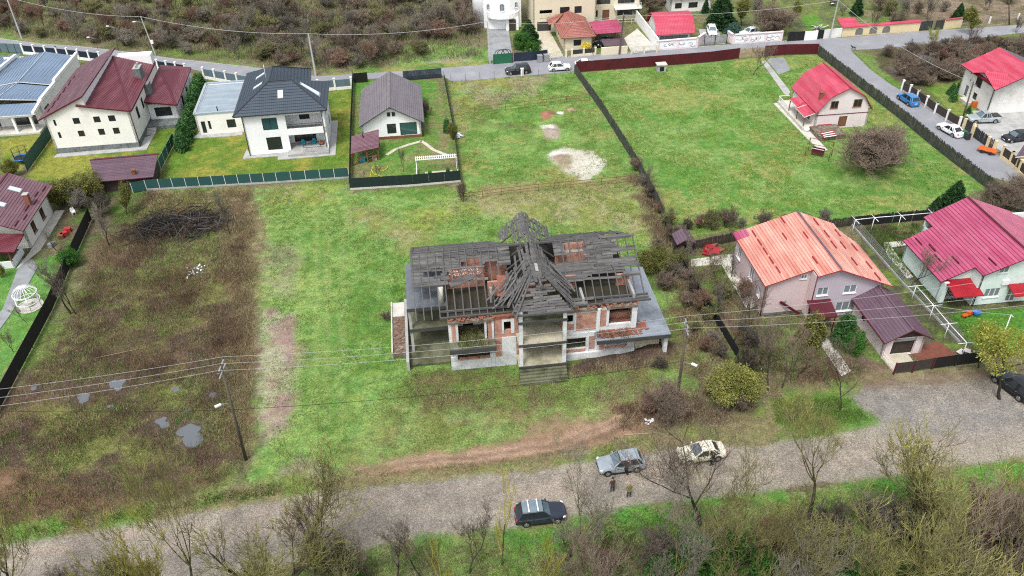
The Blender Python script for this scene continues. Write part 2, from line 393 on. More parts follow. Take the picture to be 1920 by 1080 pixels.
roofmat('roof_grey_brown', (.155, .135, .155), row=.35, rib=.25, rough=.5, fade=(.175, .155, .17))
roofmat('roof_orange', (.50, .175, .13), row=.36, rib=.24, rough=.5, fade=(.60, .32, .26), var=.16)
roofmat('roof_orange_pale', (.52, .21, .16), row=.36, rib=.24, rough=.45, fade=(.66, .43, .36), var=.14)
roofmat('roof_magenta', (.33, .04, .105), row=.42, rib=.24, rough=.38, fade=(.38, .085, .155))
roofmat('roof_magenta_pale', (.42, .12, .19), row=.42, rib=.24, rough=.35, fade=(.47, .17, .24))
roofmat('roof_pinkred', (.42, .03, .065), rib=.3, row=.4, seam=True, rough=.38, fade=(.48, .075, .12))
roofmat('roof_red_rib', (.30, .008, .018), rib=.3, seam=True, rough=.35)
roofmat('roof_wine_rib', (.085, .012, .02), rib=.3, seam=True, rough=.4)
roofmat('roof_plum', (.105, .062, .085), row=.36, rib=.24, rough=.38, fade=(.135, .085, .11))
roofmat('roof_terracotta', (.27, .085, .065), row=.36, rib=.24, rough=.6, fade=(.33, .13, .105))
roofmat('roof_flat', (.22, .27, .31), row=1.0, rib=30, rough=.38, rows=False, fade=(.27, .32, .36))
brickmat('brick', (.42, .13, .07), (.34, .10, .055), (.42, .34, .28))
brickmat('brick_bright', (.44, .15, .085), (.38, .13, .075), (.52, .44, .38), dirt=(.25, .10, .06))
woodmat('board_wood', (.036, .036, .037), (.18, .172, .165), (.02, .021, .023))
woodmat('rafter_wood', (.075, .075, .078), (.12, .12, .12), (.03, .03, .03))
groundmat('g_grass', 'grass'); groundmat('g_weed', 'weed'); groundmat('g_gravel', 'gravel'); groundmat('g_dirt', 'dirt')
attrmat('tuft')
barkmat('bark_dark', (.040, .034, .024), (.075, .066, .045)); barkmat('bark_lichen', (.06, .05, .032), (.23, .22, .06), .8, .46, .62)
barkmat('twig_brown', (.17, .13, .10), (.25, .20, .15), .5); barkmat('twig_grey', (.18, .16, .13), (.26, .235, .19), .5)
barkmat('twig_red', (.19, .115, .085), (.25, .17, .125), .5); barkmat('twig_yellow', (.30, .27, .05), (.42, .37, .08), .5)
barkmat('twig_lichen', (.15, .135, .07), (.29, .28, .09), .7, .42, .62); barkmat('twig_olive', (.17, .165, .08), (.25, .24, .11), .5); barkmat('twig_dark', (.10, .085, .07), (.15, .125, .10), .5)
barkmat('leaf_conifer', (.018, .05, .018), (.035, .085, .025), .8); barkmat('leaf_hedge', (.035, .10, .03), (.07, .16, .045), .9)
barkmat('leaf_yellowgreen', (.13, .14, .035), (.22, .22, .055), .9); barkmat('leaf_spring', (.20, .23, .04), (.32, .34, .07), .9); barkmat('leaf_olive', (.10, .11, .03), (.20, .20, .05), 1.1)
barkmat('leaf_blue', (.05, .12, .10), (.09, .17, .13), .9); barkmat('leaf_gold', (.55, .42, .02), (.7, .55, .04), 2); barkmat('leaf_ivy', (.03, .10, .018), (.07, .17, .03), 1.5)

# ------------------------------------------------------------------ ground: one surveyed sheet, split by what grows on it
X0, X1, Y0, Y1, CS = -150.0, 175.0, 26.0, 225.0, 0.38
nx = int((X1 - X0) / CS) + 1; ny = int((Y1 - Y0) / CS) + 1
gx, gy = np.meshgrid(X0 + np.arange(nx) * CS, Y0 + np.arange(ny) * CS); gx = gx.ravel(); gy = gy.ravel()
f_big = fbm(gx / 9, gy / 9, 3, 4); f_mid = fbm(gx / 2.6, gy / 2.6, 5, 5); f_sm = fbm(gx / .9, gy / .9, 9, 3); f_str = fbm(gx / 1.6, gy / 7, 21, 4)
col = np.zeros((len(gx), 3)); zone = np.zeros(len(gx), np.int32)
Zn = ['ground', 'grass_field', 'weedy_ground', 'gravel_road', 'dirt_ground', 'lawn', 'pasture', 'verge']
def sm(x, a, b): t = np.clip((x - a) / (b - a), 0, 1); return t * t * (3 - 2 * t)
def lerp(a, b, t): return a + (b - a) * t[:, None]
def sdist(P, X, Y):
    P = np.array(P); d = np.full(len(X), 1e9); ins = np.zeros(len(X), bool)
    for a, b in zip(P, np.roll(P, -1, 0)):
        e = b - a; wx = X - a[0]; wy = Y - a[1]; t = np.clip((wx * e[0] + wy * e[1]) / (e @ e + 1e-9), 0, 1)
        d = np.minimum(d, np.hypot(wx - e[0] * t, wy - e[1] * t))
        c = ((a[1] > Y) != (b[1] > Y)) & (X < (b[0] - a[0]) * (Y - a[1]) / (b[1] - a[1] + 1e-12) + a[0]); ins ^= c
    return np.where(ins, -d, d)
def zpaint(px, ca, cb, zn=None, soft=.6, wob=1.0, amt=1.0, thr=(.36, .62), f=None, holes=0, world=False, cc=None):
    P = px if world else [G2(*p) for p in px]
    a = np.array(P); pad = soft + wob + 1
    k = np.where((gx > a[:, 0].min() - pad) & (gx < a[:, 0].max() + pad) & (gy > a[:, 1].min() - pad) & (gy < a[:, 1].max() + pad))[0]
    if not len(k): return
    d = sdist(P, gx[k], gy[k]) + (f_mid[k] - .5) * 2 * wob + (f_sm[k] - .5) * wob * .6
    mk = 1 - sm(d, -soft, soft)
    if holes: mk = mk * (1 - holes * sm(f_mid[k] * .6 + f_sm[k] * .4, .44, .56))
    ff = (f_mid if f is None else f)[k]
    c = lerp(np.array(ca)[None, :] + np.zeros((len(k), 3)), np.array(cb)[None, :], sm(ff, *thr))
    if cc is not None: c = lerp(c, np.array(cc)[None, :], sm(f_big[k] * .6 + f_sm[k] * .4, .5, .62))
    mk = mk * amt; col[k] = lerp(col[k], c, mk)
    if zn: zone[k[mk > .5]] = Zn.index(zn)
GR, GR2, GY, BR, STR, DKB = (.09, .175, .034), (.145, .24, .062), (.20, .205, .065), (.15, .105, .065), (.27, .22, .13), (.09, .06, .045)
LW, LWY = (.095, .16, .022), (.20, .205, .038)
# scrub land everywhere to start with
col[:] = lerp(np.array((.11, .12, .05))[None, :] + 0 * col, np.array((.17, .15, .085))[None, :], sm(f_mid, .35, .6))
col[:] = lerp(col, np.array((.12, .18, .045))[None, :], sm(f_big, .5, .66))
zone[:] = 0
# far right wasteland beyond the walls
zpaint([(1560, -40), (1960, -40), (1960, 45), (1700, 52), (1640, 20)], (.22, .17, .12), (.14, .12, .07), 'ground', 2, 2)
zpaint([(1340, 0), (1700, 0), (1700, 60), (1340, 90)], (.10, .12, .05), (.14, .17, .05), 'ground', 1, 1)
zpaint([(740, 100), (800, 70), (930, 95), (960, 118), (740, 140)], GR, GR2, 'verge', 1.5, 1.5)
zpaint([(800, 118), (850, 105), (905, 118), (800, 128)], (.35, .33, .30), STR, None, 1, 1.5, .8)
zpaint([(595, 141), (800, 118), (960, 112), (960, 118), (760, 134), (640, 144)], GR, GY, 'verge', .8, .6)
zpaint([(0, 66), (300, 108), (480, 122), (480, 128), (300, 113), (0, 74)], (.20, .17, .10), GR, 'verge', .5, .4)
# fields
zpaint([(462, 352), (655, 345), (660, 358), (865, 352), (1190, 330), (1262, 470), (1330, 640), (1400, 745), (1300, 790), (1200, 800), (900, 880), (640, 900), (540, 960), (440, 990), (478, 800), (478, 600), (486, 440)], GR, GR2, 'grass_field', .8, 1.4, f=f_mid, cc=(.165, .24, .065))
zpaint([(840, 148), (1078, 132), (1192, 332), (866, 366)], GR, GR2, 'grass_field', .4, .3, cc=GY)
zpaint([(1082, 136), (1535, 100), (1850, 352), (1740, 402), (1590, 412), (1260, 470), (1180, 330)], (.095, .195, .038), (.15, .235, .065), 'pasture', .5, .4, cc=(.19, .215, .065))
# worn yellow and bare patches
for q in ([(500, 350), (640, 345), (620, 375), (500, 385)], [(650, 390), (720, 385), (740, 420), (640, 425)], [(900, 350), (1180, 340), (1230, 430), (1040, 420), (870, 400), (760, 470), (700, 440)], [(1120, 400), (1230, 410), (1240, 480), (1190, 440)]):
    zpaint(q, GY, STR, None, 2, 3, .75, cc=(.19, .23, .045))
for q, a in (([(480, 450), (560, 460), (560, 560), (500, 560)], .5), ([(486, 580), (552, 585), (550, 640), (478, 640)], 1.0), ([(478, 640), (556, 640), (554, 720), (542, 800), (500, 835), (480, 760)], 1.0), ([(545, 850), (620, 880), (600, 915), (500, 930)], .6), ([(870, 150), (960, 170), (930, 205), (860, 170)], .6), ([(960, 150), (1030, 140), (1000, 180), (960, 185)], .6)):
    zpaint(q, (.25, .17, .15), (.34, .26, .23), 'dirt_ground' if a > .8 else None, 1.0, 1.4, a, holes=.6 if a < .95 else .4)
for dx in (590, 612, 640, 560):      # tyre lines in the grass
    zpaint([(dx, 430), (dx + 5, 430), (dx + 3, 800), (dx - 6, 800)], (.21, .27, .09), (.24, .26, .10), None, .6, .5, .55)
zpaint([(880, 350), (1000, 340), (1170, 335), (1190, 360), (900, 380)], (.22, .17, .10), (.15, .15, .05), None, 2, 2, .6)
zpaint([(1180, 330), (1215, 325), (1330, 620), (1400, 740), (1320, 740), (1250, 560)], (.13, .10, .06), (.20, .15, .09), 'weedy_ground', 1.5, 2, .9, holes=.5)
zpaint([(770, 690), (960, 700), (1240, 670), (1250, 560), (1300, 600), (1330, 680), (1260, 700), (1100, 760), (800, 780), (720, 740)], (.15, .115, .06), (.11, .16, .035), 'weedy_ground', 1.5, 2, .85, cc=(.10, .20, .03))
zpaint([(700, 760), (900, 720), (1240, 690), (1280, 740), (1180, 790), (1000, 840), (760, 860), (640, 880)], (.15, .15, .05), (.19, .15, .085), None, 2.5, 3, .7, holes=.55)
zpaint([(940, 800), (1100, 765), (1240, 735), (1300, 760), (1220, 800), (1080, 830), (960, 845)], (.22, .15, .10), (.16, .12, .07), 'dirt_ground', 1.5, 2.5, .8, holes=.5)
zpaint([(840, 170), (860, 200), (880, 240), (870, 250), (850, 215), (838, 190)], (.22, .19, .12), GY, None, .8, .5, .7)
# tyre arcs and sand heaps in the middle plot
for off in (0, 3, 8):
    zpaint([(885, 218 + off), (930, 231 + off), (990, 236 + off), (1030, 235 + off), (1030, 236.4 + off), (990, 238 + off), (930, 233 + off), (885, 220 + off)], (.12, .10, .05), (.14, .12, .06), None, .15, .2, .7)
zpaint([(1028, 290), (1060, 276), (1110, 284), (1135, 300), (1128, 325), (1100, 336), (1070, 328), (1040, 310)], (.50, .48, .42), (.42, .40, .33), 'dirt_ground', .5, 1.1)
zpaint([(1034, 296), (1075, 294), (1070, 318), (1045, 316)], (.20, .13, .09), (.18, .17, .07), 'dirt_ground', .5, .8, .8)
zpaint([(1010, 236), (1040, 234), (1054, 250), (1045, 262), (1022, 260)], (.34, .28, .24), (.28, .23, .19), 'dirt_ground', .4, .4)
zpaint([(1012, 235), (1036, 234), (1038, 244), (1018, 245)], (.6, .58, .52), (.5, .48, .42), 'dirt_ground', .25, .2)
zpaint([(1043, 210), (1056, 210), (1056, 215), (1045, 215)], (.6, .57, .5), (.5, .48, .42), 'dirt_ground', .2, .1)
zpaint([(1062, 202), (1078, 200), (1080, 207), (1064, 209)], (.34, .27, .18), (.30, .24, .17), 'dirt_ground', .2, .2)
# weedy plot on the left
zpaint([(215, 400), (275, 358), (470, 350), (485, 450), (478, 640), (470, 860), (440, 900), (250, 975), (-40, 1010), (-60, 800), (60, 690), (150, 560)], BR, DKB, 'weedy_ground', 1.6, 2.6, f=f_mid, thr=(.34, .6), cc=(.17, .19, .06))
for q in ([(280, 500), (400, 480), (420, 560), (300, 640)], [(60, 780), (180, 760), (260, 850), (120, 880)], [(150, 620), (260, 560), (300, 640), (200, 700)], [(260, 720), (380, 700), (400, 790), (300, 820)]):
    zpaint(q, (.17, .19, .05), (.13, .12, .05), None, 2, 3, .75, holes=.5)
zpaint([(400, 430), (486, 410), (482, 640), (430, 620), (450, 500)], STR, (.17, .12, .07), None, 1.5, 2, .7)
zpaint([(440, 360), (480, 355), (470, 420), (400, 400)], STR, BR, None, 1.5, 2, .7)
zpaint([(260, 355), (470, 350), (460, 380), (250, 400)], (.20, .20, .06), STR, None, 1, 2, .7)
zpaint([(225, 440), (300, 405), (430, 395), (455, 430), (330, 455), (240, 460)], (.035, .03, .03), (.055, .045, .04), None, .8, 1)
zpaint([(-40, 870), (60, 880), (220, 930), (250, 960), (150, 1000), (-40, 1015)], (.17, .10, .065), (.13, .075, .05), 'dirt_ground', 1.5, 1.5, .9)
zpaint([(420, 640), (470, 620), (466, 860), (430, 860)], (.22, .155, .09), BR, None, 1.5, 2, .8)
# gardens
def lawn(q, a=LW, b=LWY, **k): zpaint(q, a, b, 'lawn', k.pop('soft', .3), k.pop('wob', .2), f=f_big * .55 + f_mid * .45, thr=k.pop('thr', (.40, .60)), **k)
lawn([(0, 262), (85, 250), (40, 320), (0, 325)])
lawn([(100, 255), (330, 240), (322, 258), (300, 332), (48, 340), (60, 310)])
lawn([(325, 262), (375, 240), (645, 165), (660, 168), (655, 325), (305, 334)])
lawn([(663, 150), (820, 150), (862, 335), (660, 350)], (.08, .18, .03), (.12, .19, .045), cc=(.16, .15, .07))
lawn([(-40, 470), (60, 490), (130, 470), (190, 400), (150, 470), (90, 560), (-40, 780)], (.07, .18, .03), (.105, .22, .05), thr=(.4, .6))
zpaint([(130, 350), (300, 345), (260, 400), (195, 440), (110, 480), (90, 420)], (.08, .13, .03), (.12, .10, .06), 'weedy_ground', .6, 1)
zpaint([(1640, 60), (1700, 54), (1640, 20), (1560, 10)], GR, (.2, .17, .1), None, 1, 1)
lawn([(1555, 60), (1530, 25), (1500, 30), (1520, 62)], (.07, .18, .02), (.10, .2, .03))
lawn([(1280, 450), (1380, 430), (1430, 600), (1680, 690), (1620, 720), (1440, 745), (1330, 640)], (.09, .15, .035), (.15, .12, .07), cc=(.12, .085, .06))
lawn([(1640, 410), (1700, 400), (1700, 480), (1830, 600), (1900, 600), (1860, 660), (1720, 650), (1600, 470)], (.06, .075, .03), (.085, .075, .05), cc=(.11, .16, .03))
lawn([(1780, 590), (1930, 575), (1930, 660), (1830, 655)], (.055, .15, .018), (.08, .19, .03))
lawn([(1700, 130), (1830, 130), (1830, 220), (1790, 215)], (.10, .18, .03), (.17, .20, .05))
lawn([(1595, 95), (1640, 105), (1740, 190), (1810, 235), (1800, 240), (1660, 150)], (.085, .17, .025), (.12, .18, .05))
zpaint([(1640, 95), (1780, 78), (1930, 65), (1930, 130), (1820, 150), (1700, 160), (1640, 120)], (.10, .075, .055), (.085, .085, .04), 'weedy_ground', 1, 1)
zpaint([(1655, 105), (1730, 100), (1760, 130), (1690, 140)], (.20, .20, .20), (.13, .09, .06), None, 1, 1.5, .8)
# the unmade road and its verges
zpaint([(-60, 990), (200, 955), (500, 900), (700, 880), (1050, 850), (1250, 800), (1400, 760), (1600, 700), (1960, 690), (1960, 900), (1600, 900), (1200, 960), (900, 1010), (600, 1060), (300, 1140), (-60, 1160)], (.12, .17, .04), (.17, .15, .075), 'verge', 1, 1.2)
zpaint([(640, 880), (760, 855), (900, 840), (1050, 815), (1180, 770), (1260, 735), (1320, 760), (1240, 800), (1060, 850), (900, 872), (700, 895)], (.24, .15, .10), (.19, .12, .08), 'dirt_ground', .8, 1, .95)
zpaint([(1180, 765), (1300, 735), (1400, 755), (1380, 790), (1200, 800)], (.17, .12, .08), (.12, .085, .06), 'dirt_ground', 1.4, 2.0, .75)
for k in (-7, 6):
    zpaint([(660, 885 + k), (760, 866 + k), (900, 853 + k), (1040, 832 + k), (1140, 795 + k), (1230, 757 + k), (1290, 742 + k), (1290, 746 + k), (1232, 762 + k), (1142, 801 + k), (1042, 838 + k), (900, 859 + k), (760, 873 + k), (660, 892 + k)], (.36, .25, .18), (.30, .21, .15), None, .35, .5, .7)
    zpaint([(760, 874 + k), (900, 861 + k), (1040, 840 + k), (1140, 803 + k), (1230, 766 + k), (1232, 769 + k), (1142, 807 + k), (1042, 845 + k), (900, 866 + k), (760, 879 + k)], (.10, .07, .05), (.14, .09, .065), None, .3, .5, .6)
zpaint([(-60, 1035), (200, 990), (420, 950), (620, 920), (900, 890), (1110, 868), (1260, 838), (1400, 835), (1560, 820), (1660, 795), (1600, 755), (1620, 722), (1700, 704), (1840, 700), (1960, 770), (1960, 850), (1800, 872), (1600, 900), (1400, 925), (1200, 945), (960, 990), (760, 1015), (600, 1050), (400, 1085), (-60, 1180)], (.25, .222, .18), (.185, .166, .14), 'gravel_road', .35, .8, thr=(.42, .6), f=f_big * .5 + f_mid * .5)
zpaint([(-60, 1080), (300, 1030), (640, 985), (900, 960), (900, 975), (640, 1020), (300, 1080), (-60, 1120)], (.165, .15, .14), (.135, .122, .112), None, 1.5, 1.2, .6)
zpaint([(1600, 740), (1900, 740), (1960, 800), (1800, 830), (1660, 800)], (.18, .17, .16), (.215, .195, .175), None, 1.5, 1.2, .8)
for k in (0, 26):
    zpaint([(-60, 1050 + k * 1.6), (300, 985 + k * 1.3), (640, 932 + k), (1100, 885 + k), (1500, 850 + k * .8), (1960, 800 + k * .5), (1960, 806 + k * .5), (1500, 858 + k * .8), (1100, 895 + k), (640, 944 + k), (300, 1000 + k * 1.3), (-60, 1070 + k * 1.6)], (.27, .215, .18), (.24, .20, .17), None, .7, .6, .6)
zpaint([(-60, 1000), (70, 985), (420, 935), (620, 905), (620, 915), (420, 948), (100, 1005), (-60, 1020)], GR, (.17, .15, .075), None, .6, .8, .8)
zpaint([(1440, 745), (1580, 740), (1640, 790), (1500, 815), (1450, 790)], GR, (.12, .17, .03), 'verge', .6, 1)
zpaint([(1600, 690), (1860, 690), (1860, 712), (1620, 728)], (.13, .09, .06), (.2, .16, .1), 'dirt_ground', .6, .6, .8)
# below the road
zpaint([(-60, 1200), (200, 1120), (420, 1090), (640, 1052), (740, 1012), (980, 992), (1200, 950), (1400, 930), (1620, 905), (1830, 880), (1960, 860), (1960, 1400), (-60, 1400)], (.075, .19, .03), (.15, .19, .06), 'verge', .6, .9, cc=(.15, .13, .075))
for q in ([(1100, 1010), (1700, 960), (1960, 960), (1960, 1300), (1000, 1300)], [(700, 1030), (930, 1030), (900, 1100), (650, 1100)]):
    zpaint(q, (.14, .11, .075), (.10, .16, .04), 'weedy_ground', 1.5, 3, .8, holes=.6)
for x_, y_, r_ in ((218, 720, 40), (158, 748, 25), (330, 800, 75), (398, 740, 35)): zpaint([(x_ - r_, y_), (x_, y_ - r_ * .5), (x_ + r_, y_), (x_, y_ + r_ * .5)], (.075, .06, .05), (.11, .085, .06), None, .8, 1.6, .85)
gz = -.025 * f_sm - .03 * f_mid
for (mx, my, mr, mh) in ((1026, 219, 2.6, .75), (1192, 655, 0, 0), (1030, 248, 2.4, .5), (1058, 300, 3.4, .5)):   # heaps
    if mr:
        p = G(mx, my); d = np.hypot(gx - p.x, gy - p.y) / mr; gz += mh * np.exp(-(d * 1.5) ** 2) * (.8 + .5 * f_sm)
zpaint([(1014, 212), (1034, 208), (1044, 217), (1030, 228), (1016, 226)], (.26, .12, .08), (.21, .10, .07), 'dirt_ground', .3, .4)
# spoil bank leaning on the ruin's right wing
for (mx, my, mr, mh) in ((1150, 680, 2.6, .45), (1200, 668, 2.6, .6), (1236, 660, 2.8, .9), (1100, 690, 2.4, .3)):
    p = G(mx, my); d = np.hypot(gx - p.x, gy - p.y) / mr; gz += mh * np.exp(-(d * 1.5) ** 2) * (.75 + .6 * f_sm)
zpaint([(1065, 692), (1130, 668), (1190, 645), (1240, 632), (1262, 650), (1256, 680), (1180, 690), (1080, 705)], (.075, .05, .04), (.12, .085, .06), 'weedy_ground', .5, .6)
gcol = col * (.86 + .28 * f_sm)[:, None]
u_, v_ = Pn(gx, gy, 0)
vis = (u_ > -330) & (u_ < 2250) & (v_ > -120) & (v_ < 1420)
idx = np.arange(nx * ny).reshape(ny, nx); q = np.stack([idx[:-1, :-1], idx[:-1, 1:], idx[1:, 1:], idx[1:, :-1]], -1).reshape(-1, 4)
q = q[vis[q].any(1)]; qz = zone[q[:, 0]]
GM = {'ground': 'g_weed', 'grass_field': 'g_grass', 'weedy_ground': 'g_weed', 'gravel_road': 'g_gravel', 'dirt_ground': 'g_dirt', 'lawn': 'g_grass', 'pasture': 'g_grass', 'verge': 'g_grass'}
def quick_mesh(name, V, F, mt, C=None, smooth=False):
    me = bpy.data.meshes.new(name); V = np.ascontiguousarray(V, np.float32); F = np.ascontiguousarray(F, np.int32)
    me.vertices.add(len(V)); me.vertices.foreach_set('co', V.ravel()); k = F.shape[1]
    me.loops.add(F.size); me.loops.foreach_set('vertex_index', F.ravel()); me.polygons.add(len(F))
    me.polygons.foreach_set('loop_start', np.arange(0, F.size, k, dtype=np.int32)); me.polygons.foreach_set('loop_total', np.full(len(F), k, np.int32))
    if smooth: me.polygons.foreach_set('use_smooth', np.ones(len(F), bool))
    me.update(calc_edges=True)
    if C is not None:
        at = me.color_attributes.new('Col', 'FLOAT_COLOR', 'POINT'); at.data.foreach_set('color', np.concatenate([C, np.ones((len(C), 1))], 1).astype(np.float32).ravel())
    me.materials.append(MATS[mt]); return me
for zi, nm in enumerate(Zn):
    f = q[qz == zi]
    if not len(f): continue
    ids, inv = np.unique(f, return_inverse=True); inv = inv.reshape(f.shape)
    me = quick_mesh(nm, np.stack([gx[ids], gy[ids], gz[ids]], 1), inv, GM[nm], gcol[ids], True)
    o = bpy.data.objects.new(nm, me); S.collection.objects.link(o); setting(o)
fo = MB(); s_ = 3000
fo.face([(-s_, -s_, -.35), (s_, -s_, -.35), (s_, s_, -.35), (-s_, s_, -.35)]); mat('far_land', (.10, .11, .05), .95, .35, .05); setting(fo.build('far_ground', ['far_land']))

def sheet(name, px, mt, z=.03, t=None, world=False):
    P = px if world else [G2(*p) for p in px]; mb = MB(); mb.prism(P, -.3 if t is None else z - t, z); return setting(mb.build(name, [mt]))
# street, side street, hard standings
sheet('asphalt_road', [(-60, 60), (0, 72), (75, 82), (150, 87), (250, 99), (325, 110), (475, 126), (596, 143), (760, 133), (900, 122), (1029, 108), (1230, 94), (1304, 88), (1481, 76), (1575, 71), (1719, 59), (1990, 42), (1990, 52), (1784, 78), (1675, 89), (1640, 92), (1594, 94), (1631, 130), (1672, 160), (1793, 224), (1845, 262), (1872, 290), (1960, 350), (1900, 345), (1840, 325), (1700, 215), (1620, 150), (1532, 88), (1400, 98), (1080, 134), (880, 151), (845, 152), (826, 139), (663, 150), (600, 155), (460, 152), (385, 135), (287, 115), (100, 94), (0, 86), (-60, 76)], 'asphalt', .03)
def kerb(px, h=.12, w=.16):
    mb = MB()
    for a, b in zip(px, px[1:]): A = G(*a); B = G(*b); A.z = B.z = h / 2; mb.bar(A, B, w, h)
    return setting(mb.build('kerb', ['concrete']))
kerb([(-60, 61), (0, 73), (75, 83), (150, 88), (250, 100), (325, 111), (475, 127)]); kerb([(1040, 108), (1230, 95), (1304, 89), (1481, 77), (1540, 73)])
sheet('driveway', [(985, 52), (1025, 48), (1058, 108), (992, 112)], 'sand', .035); sheet('driveway', [(1170, 72), (1195, 54), (1235, 94), (1185, 100)], 'pale_concrete', .035)
sheet('driveway', [(913, 52), (953, 50), (962, 112), (916, 114)], 'wet_concrete', .035); sheet('driveway', [(1310, 55), (1345, 55), (1360, 82), (1318, 84)], 'concrete', .035)
sheet('path', [(1428, 116), (1436, 114), (1482, 172), (1478, 180), (1470, 176)], 'concrete', .05); sheet('path', [(1436, 110), (1470, 108), (1482, 132), (1460, 140)], 'wet_concrete', .04)
sheet('path', [(40, 487), (62, 487), (72, 500), (20, 590), (-60, 700), (-60, 655), (5, 580)], 'wet_concrete', .05)
sheet('driveway', [(1823, 208), (1960, 205), (1960, 330), (1862, 275), (1838, 250)], 'concrete', .04)
sheet('garden_path', [(1656, 455), (1700, 452), (1704, 459), (1672, 464), (1690, 490), (1712, 520), (1700, 522), (1664, 480)], 'pale_concrete', .05)
sheet('garden_path', [(1345, 480), (1376, 476), (1384, 510), (1418, 575), (1400, 580), (1360, 510)], 'pale_concrete', .05); sheet('garden_path', [(1295, 487), (1345, 480), (1352, 496), (1296, 500)], 'pale_concrete', .045)
sheet('garden_path', [(1530, 635), (1548, 628), (1596, 696), (1578, 706)], 'pale_concrete', .05); sheet('driveway', [(1650, 668), (1700, 662), (1722, 690), (1676, 700)], 'sand', .04)
sheet('yard', [(1700, 655), (1760, 640), (1800, 672), (1740, 690)], 'rust', .035)
pm = MB()      # curving gravel path in the small garden
for a, b in zip([(725, 291), (742, 280), (765, 272), (790, 265), (798, 270), (812, 281), (835, 290)], [(742, 280), (765, 272), (790, 265), (798, 270), (812, 281), (835, 290), (840, 293)]):
    A = G(*a); B = G(*b); A.z = B.z = .03; pm.bar(A, B, .6, .05)
setting(pm.build('garden_path', ['sand']))
for px in ([(200, 760), (214, 758), (212, 764), (202, 765)], [(430, 700), (444, 698), (440, 705)], [(345, 770), (362, 768), (356, 776)], [(196, 716), (240, 712), (236, 728), (200, 726)], [(150, 738), (166, 736), (168, 756), (150, 760)], [(330, 800), (372, 786), (374, 835), (352, 838), (338, 815)], [(288, 786), (310, 780), (315, 803), (296, 800)], [(390, 738), (408, 734), (406, 746), (392, 746)], [(58, 995 - 270), (70, 722), (66, 734), (56, 733)], [(318, 728), (336, 724), (334, 736)]):
    P = [G(*p) for p in px]; cpt = sum(P, Vector()) / len(P); mb = MB(); pts = []
    for k in range(40):
        t = 2 * math.pi * k / 40; d = Vector((math.cos(t), math.sin(t), 0)); r = max((p - cpt).dot(d) for p in P) * (.5 + .55 * vn([cpt.x + 1.3 * d.x], [d.y * 1.3 + cpt.y], 8)[0]); pts.append((cpt.x + d.x * r, cpt.y + d.y * r, .006))
    mb.face(pts); setting(mb.build('puddle', ['water']))
# ------------------------------------------------------------------ house kit (all in a house's own metres: u along the front, v into the depth)
def window(parent, A, dr, nrm, s0, s1, z0, z1, frame='white_metal', glass='glass_dark', mull=1, sill=True, depth=.12, fw=.07, door=False, name=None):
    P = lambda s, z, d: (A[0] + dr[0] * s + nrm[0] * d, A[1] + dr[1] * s + nrm[1] * d, z)
    mb = MB(); w = fw
    def bx(a, b, c, d, d0=-depth, d1=-depth + .09):
        q = [P(a, c, d0), P(b, c, d0), P(b, d, d0), P(a, d, d0)]; r = [P(a, c, d1), P(b, c, d1), P(b, d, d1), P(a, d, d1)]
        mb.face(r); mb.face(q[::-1])
        for i in range(4): j = (i + 1) % 4; mb.face([q[i], q[j], r[j], r[i]])
    bx(s0, s0 + w, z0, z1); bx(s1 - w, s1, z0, z1); bx(s0 + w, s1 - w, z0, z0 + w); bx(s0 + w, s1 - w, z1 - w, z1)
    for k in range(mull): c = s0 + (s1 - s0) * (k + 1) / (mull + 1); bx(c - w * .45, c + w * .45, z0 + w, z1 - w)
    o = mb.build(name or ('door' if door else 'window'), [frame], parent)
    pb = MB(); e = -depth + .03; pb.face([P(s0 + w, z0 + w, e), P(s1 - w, z0 + w, e), P(s1 - w, z1 - w, e), P(s0 + w, z1 - w, e)]); pb.build('pane', [glass], o)
    if sill and not door:
        sb = MB(); q0 = P(s0 - .06, z0 - .07, -.02); 
        a, b = P(s0 - .06, z0 - .035, .05), P(s1 + .06, z0 - .035, .05); sb.bar(a, b, .16, .05); sb.build('sill', [frame], o)
    return o
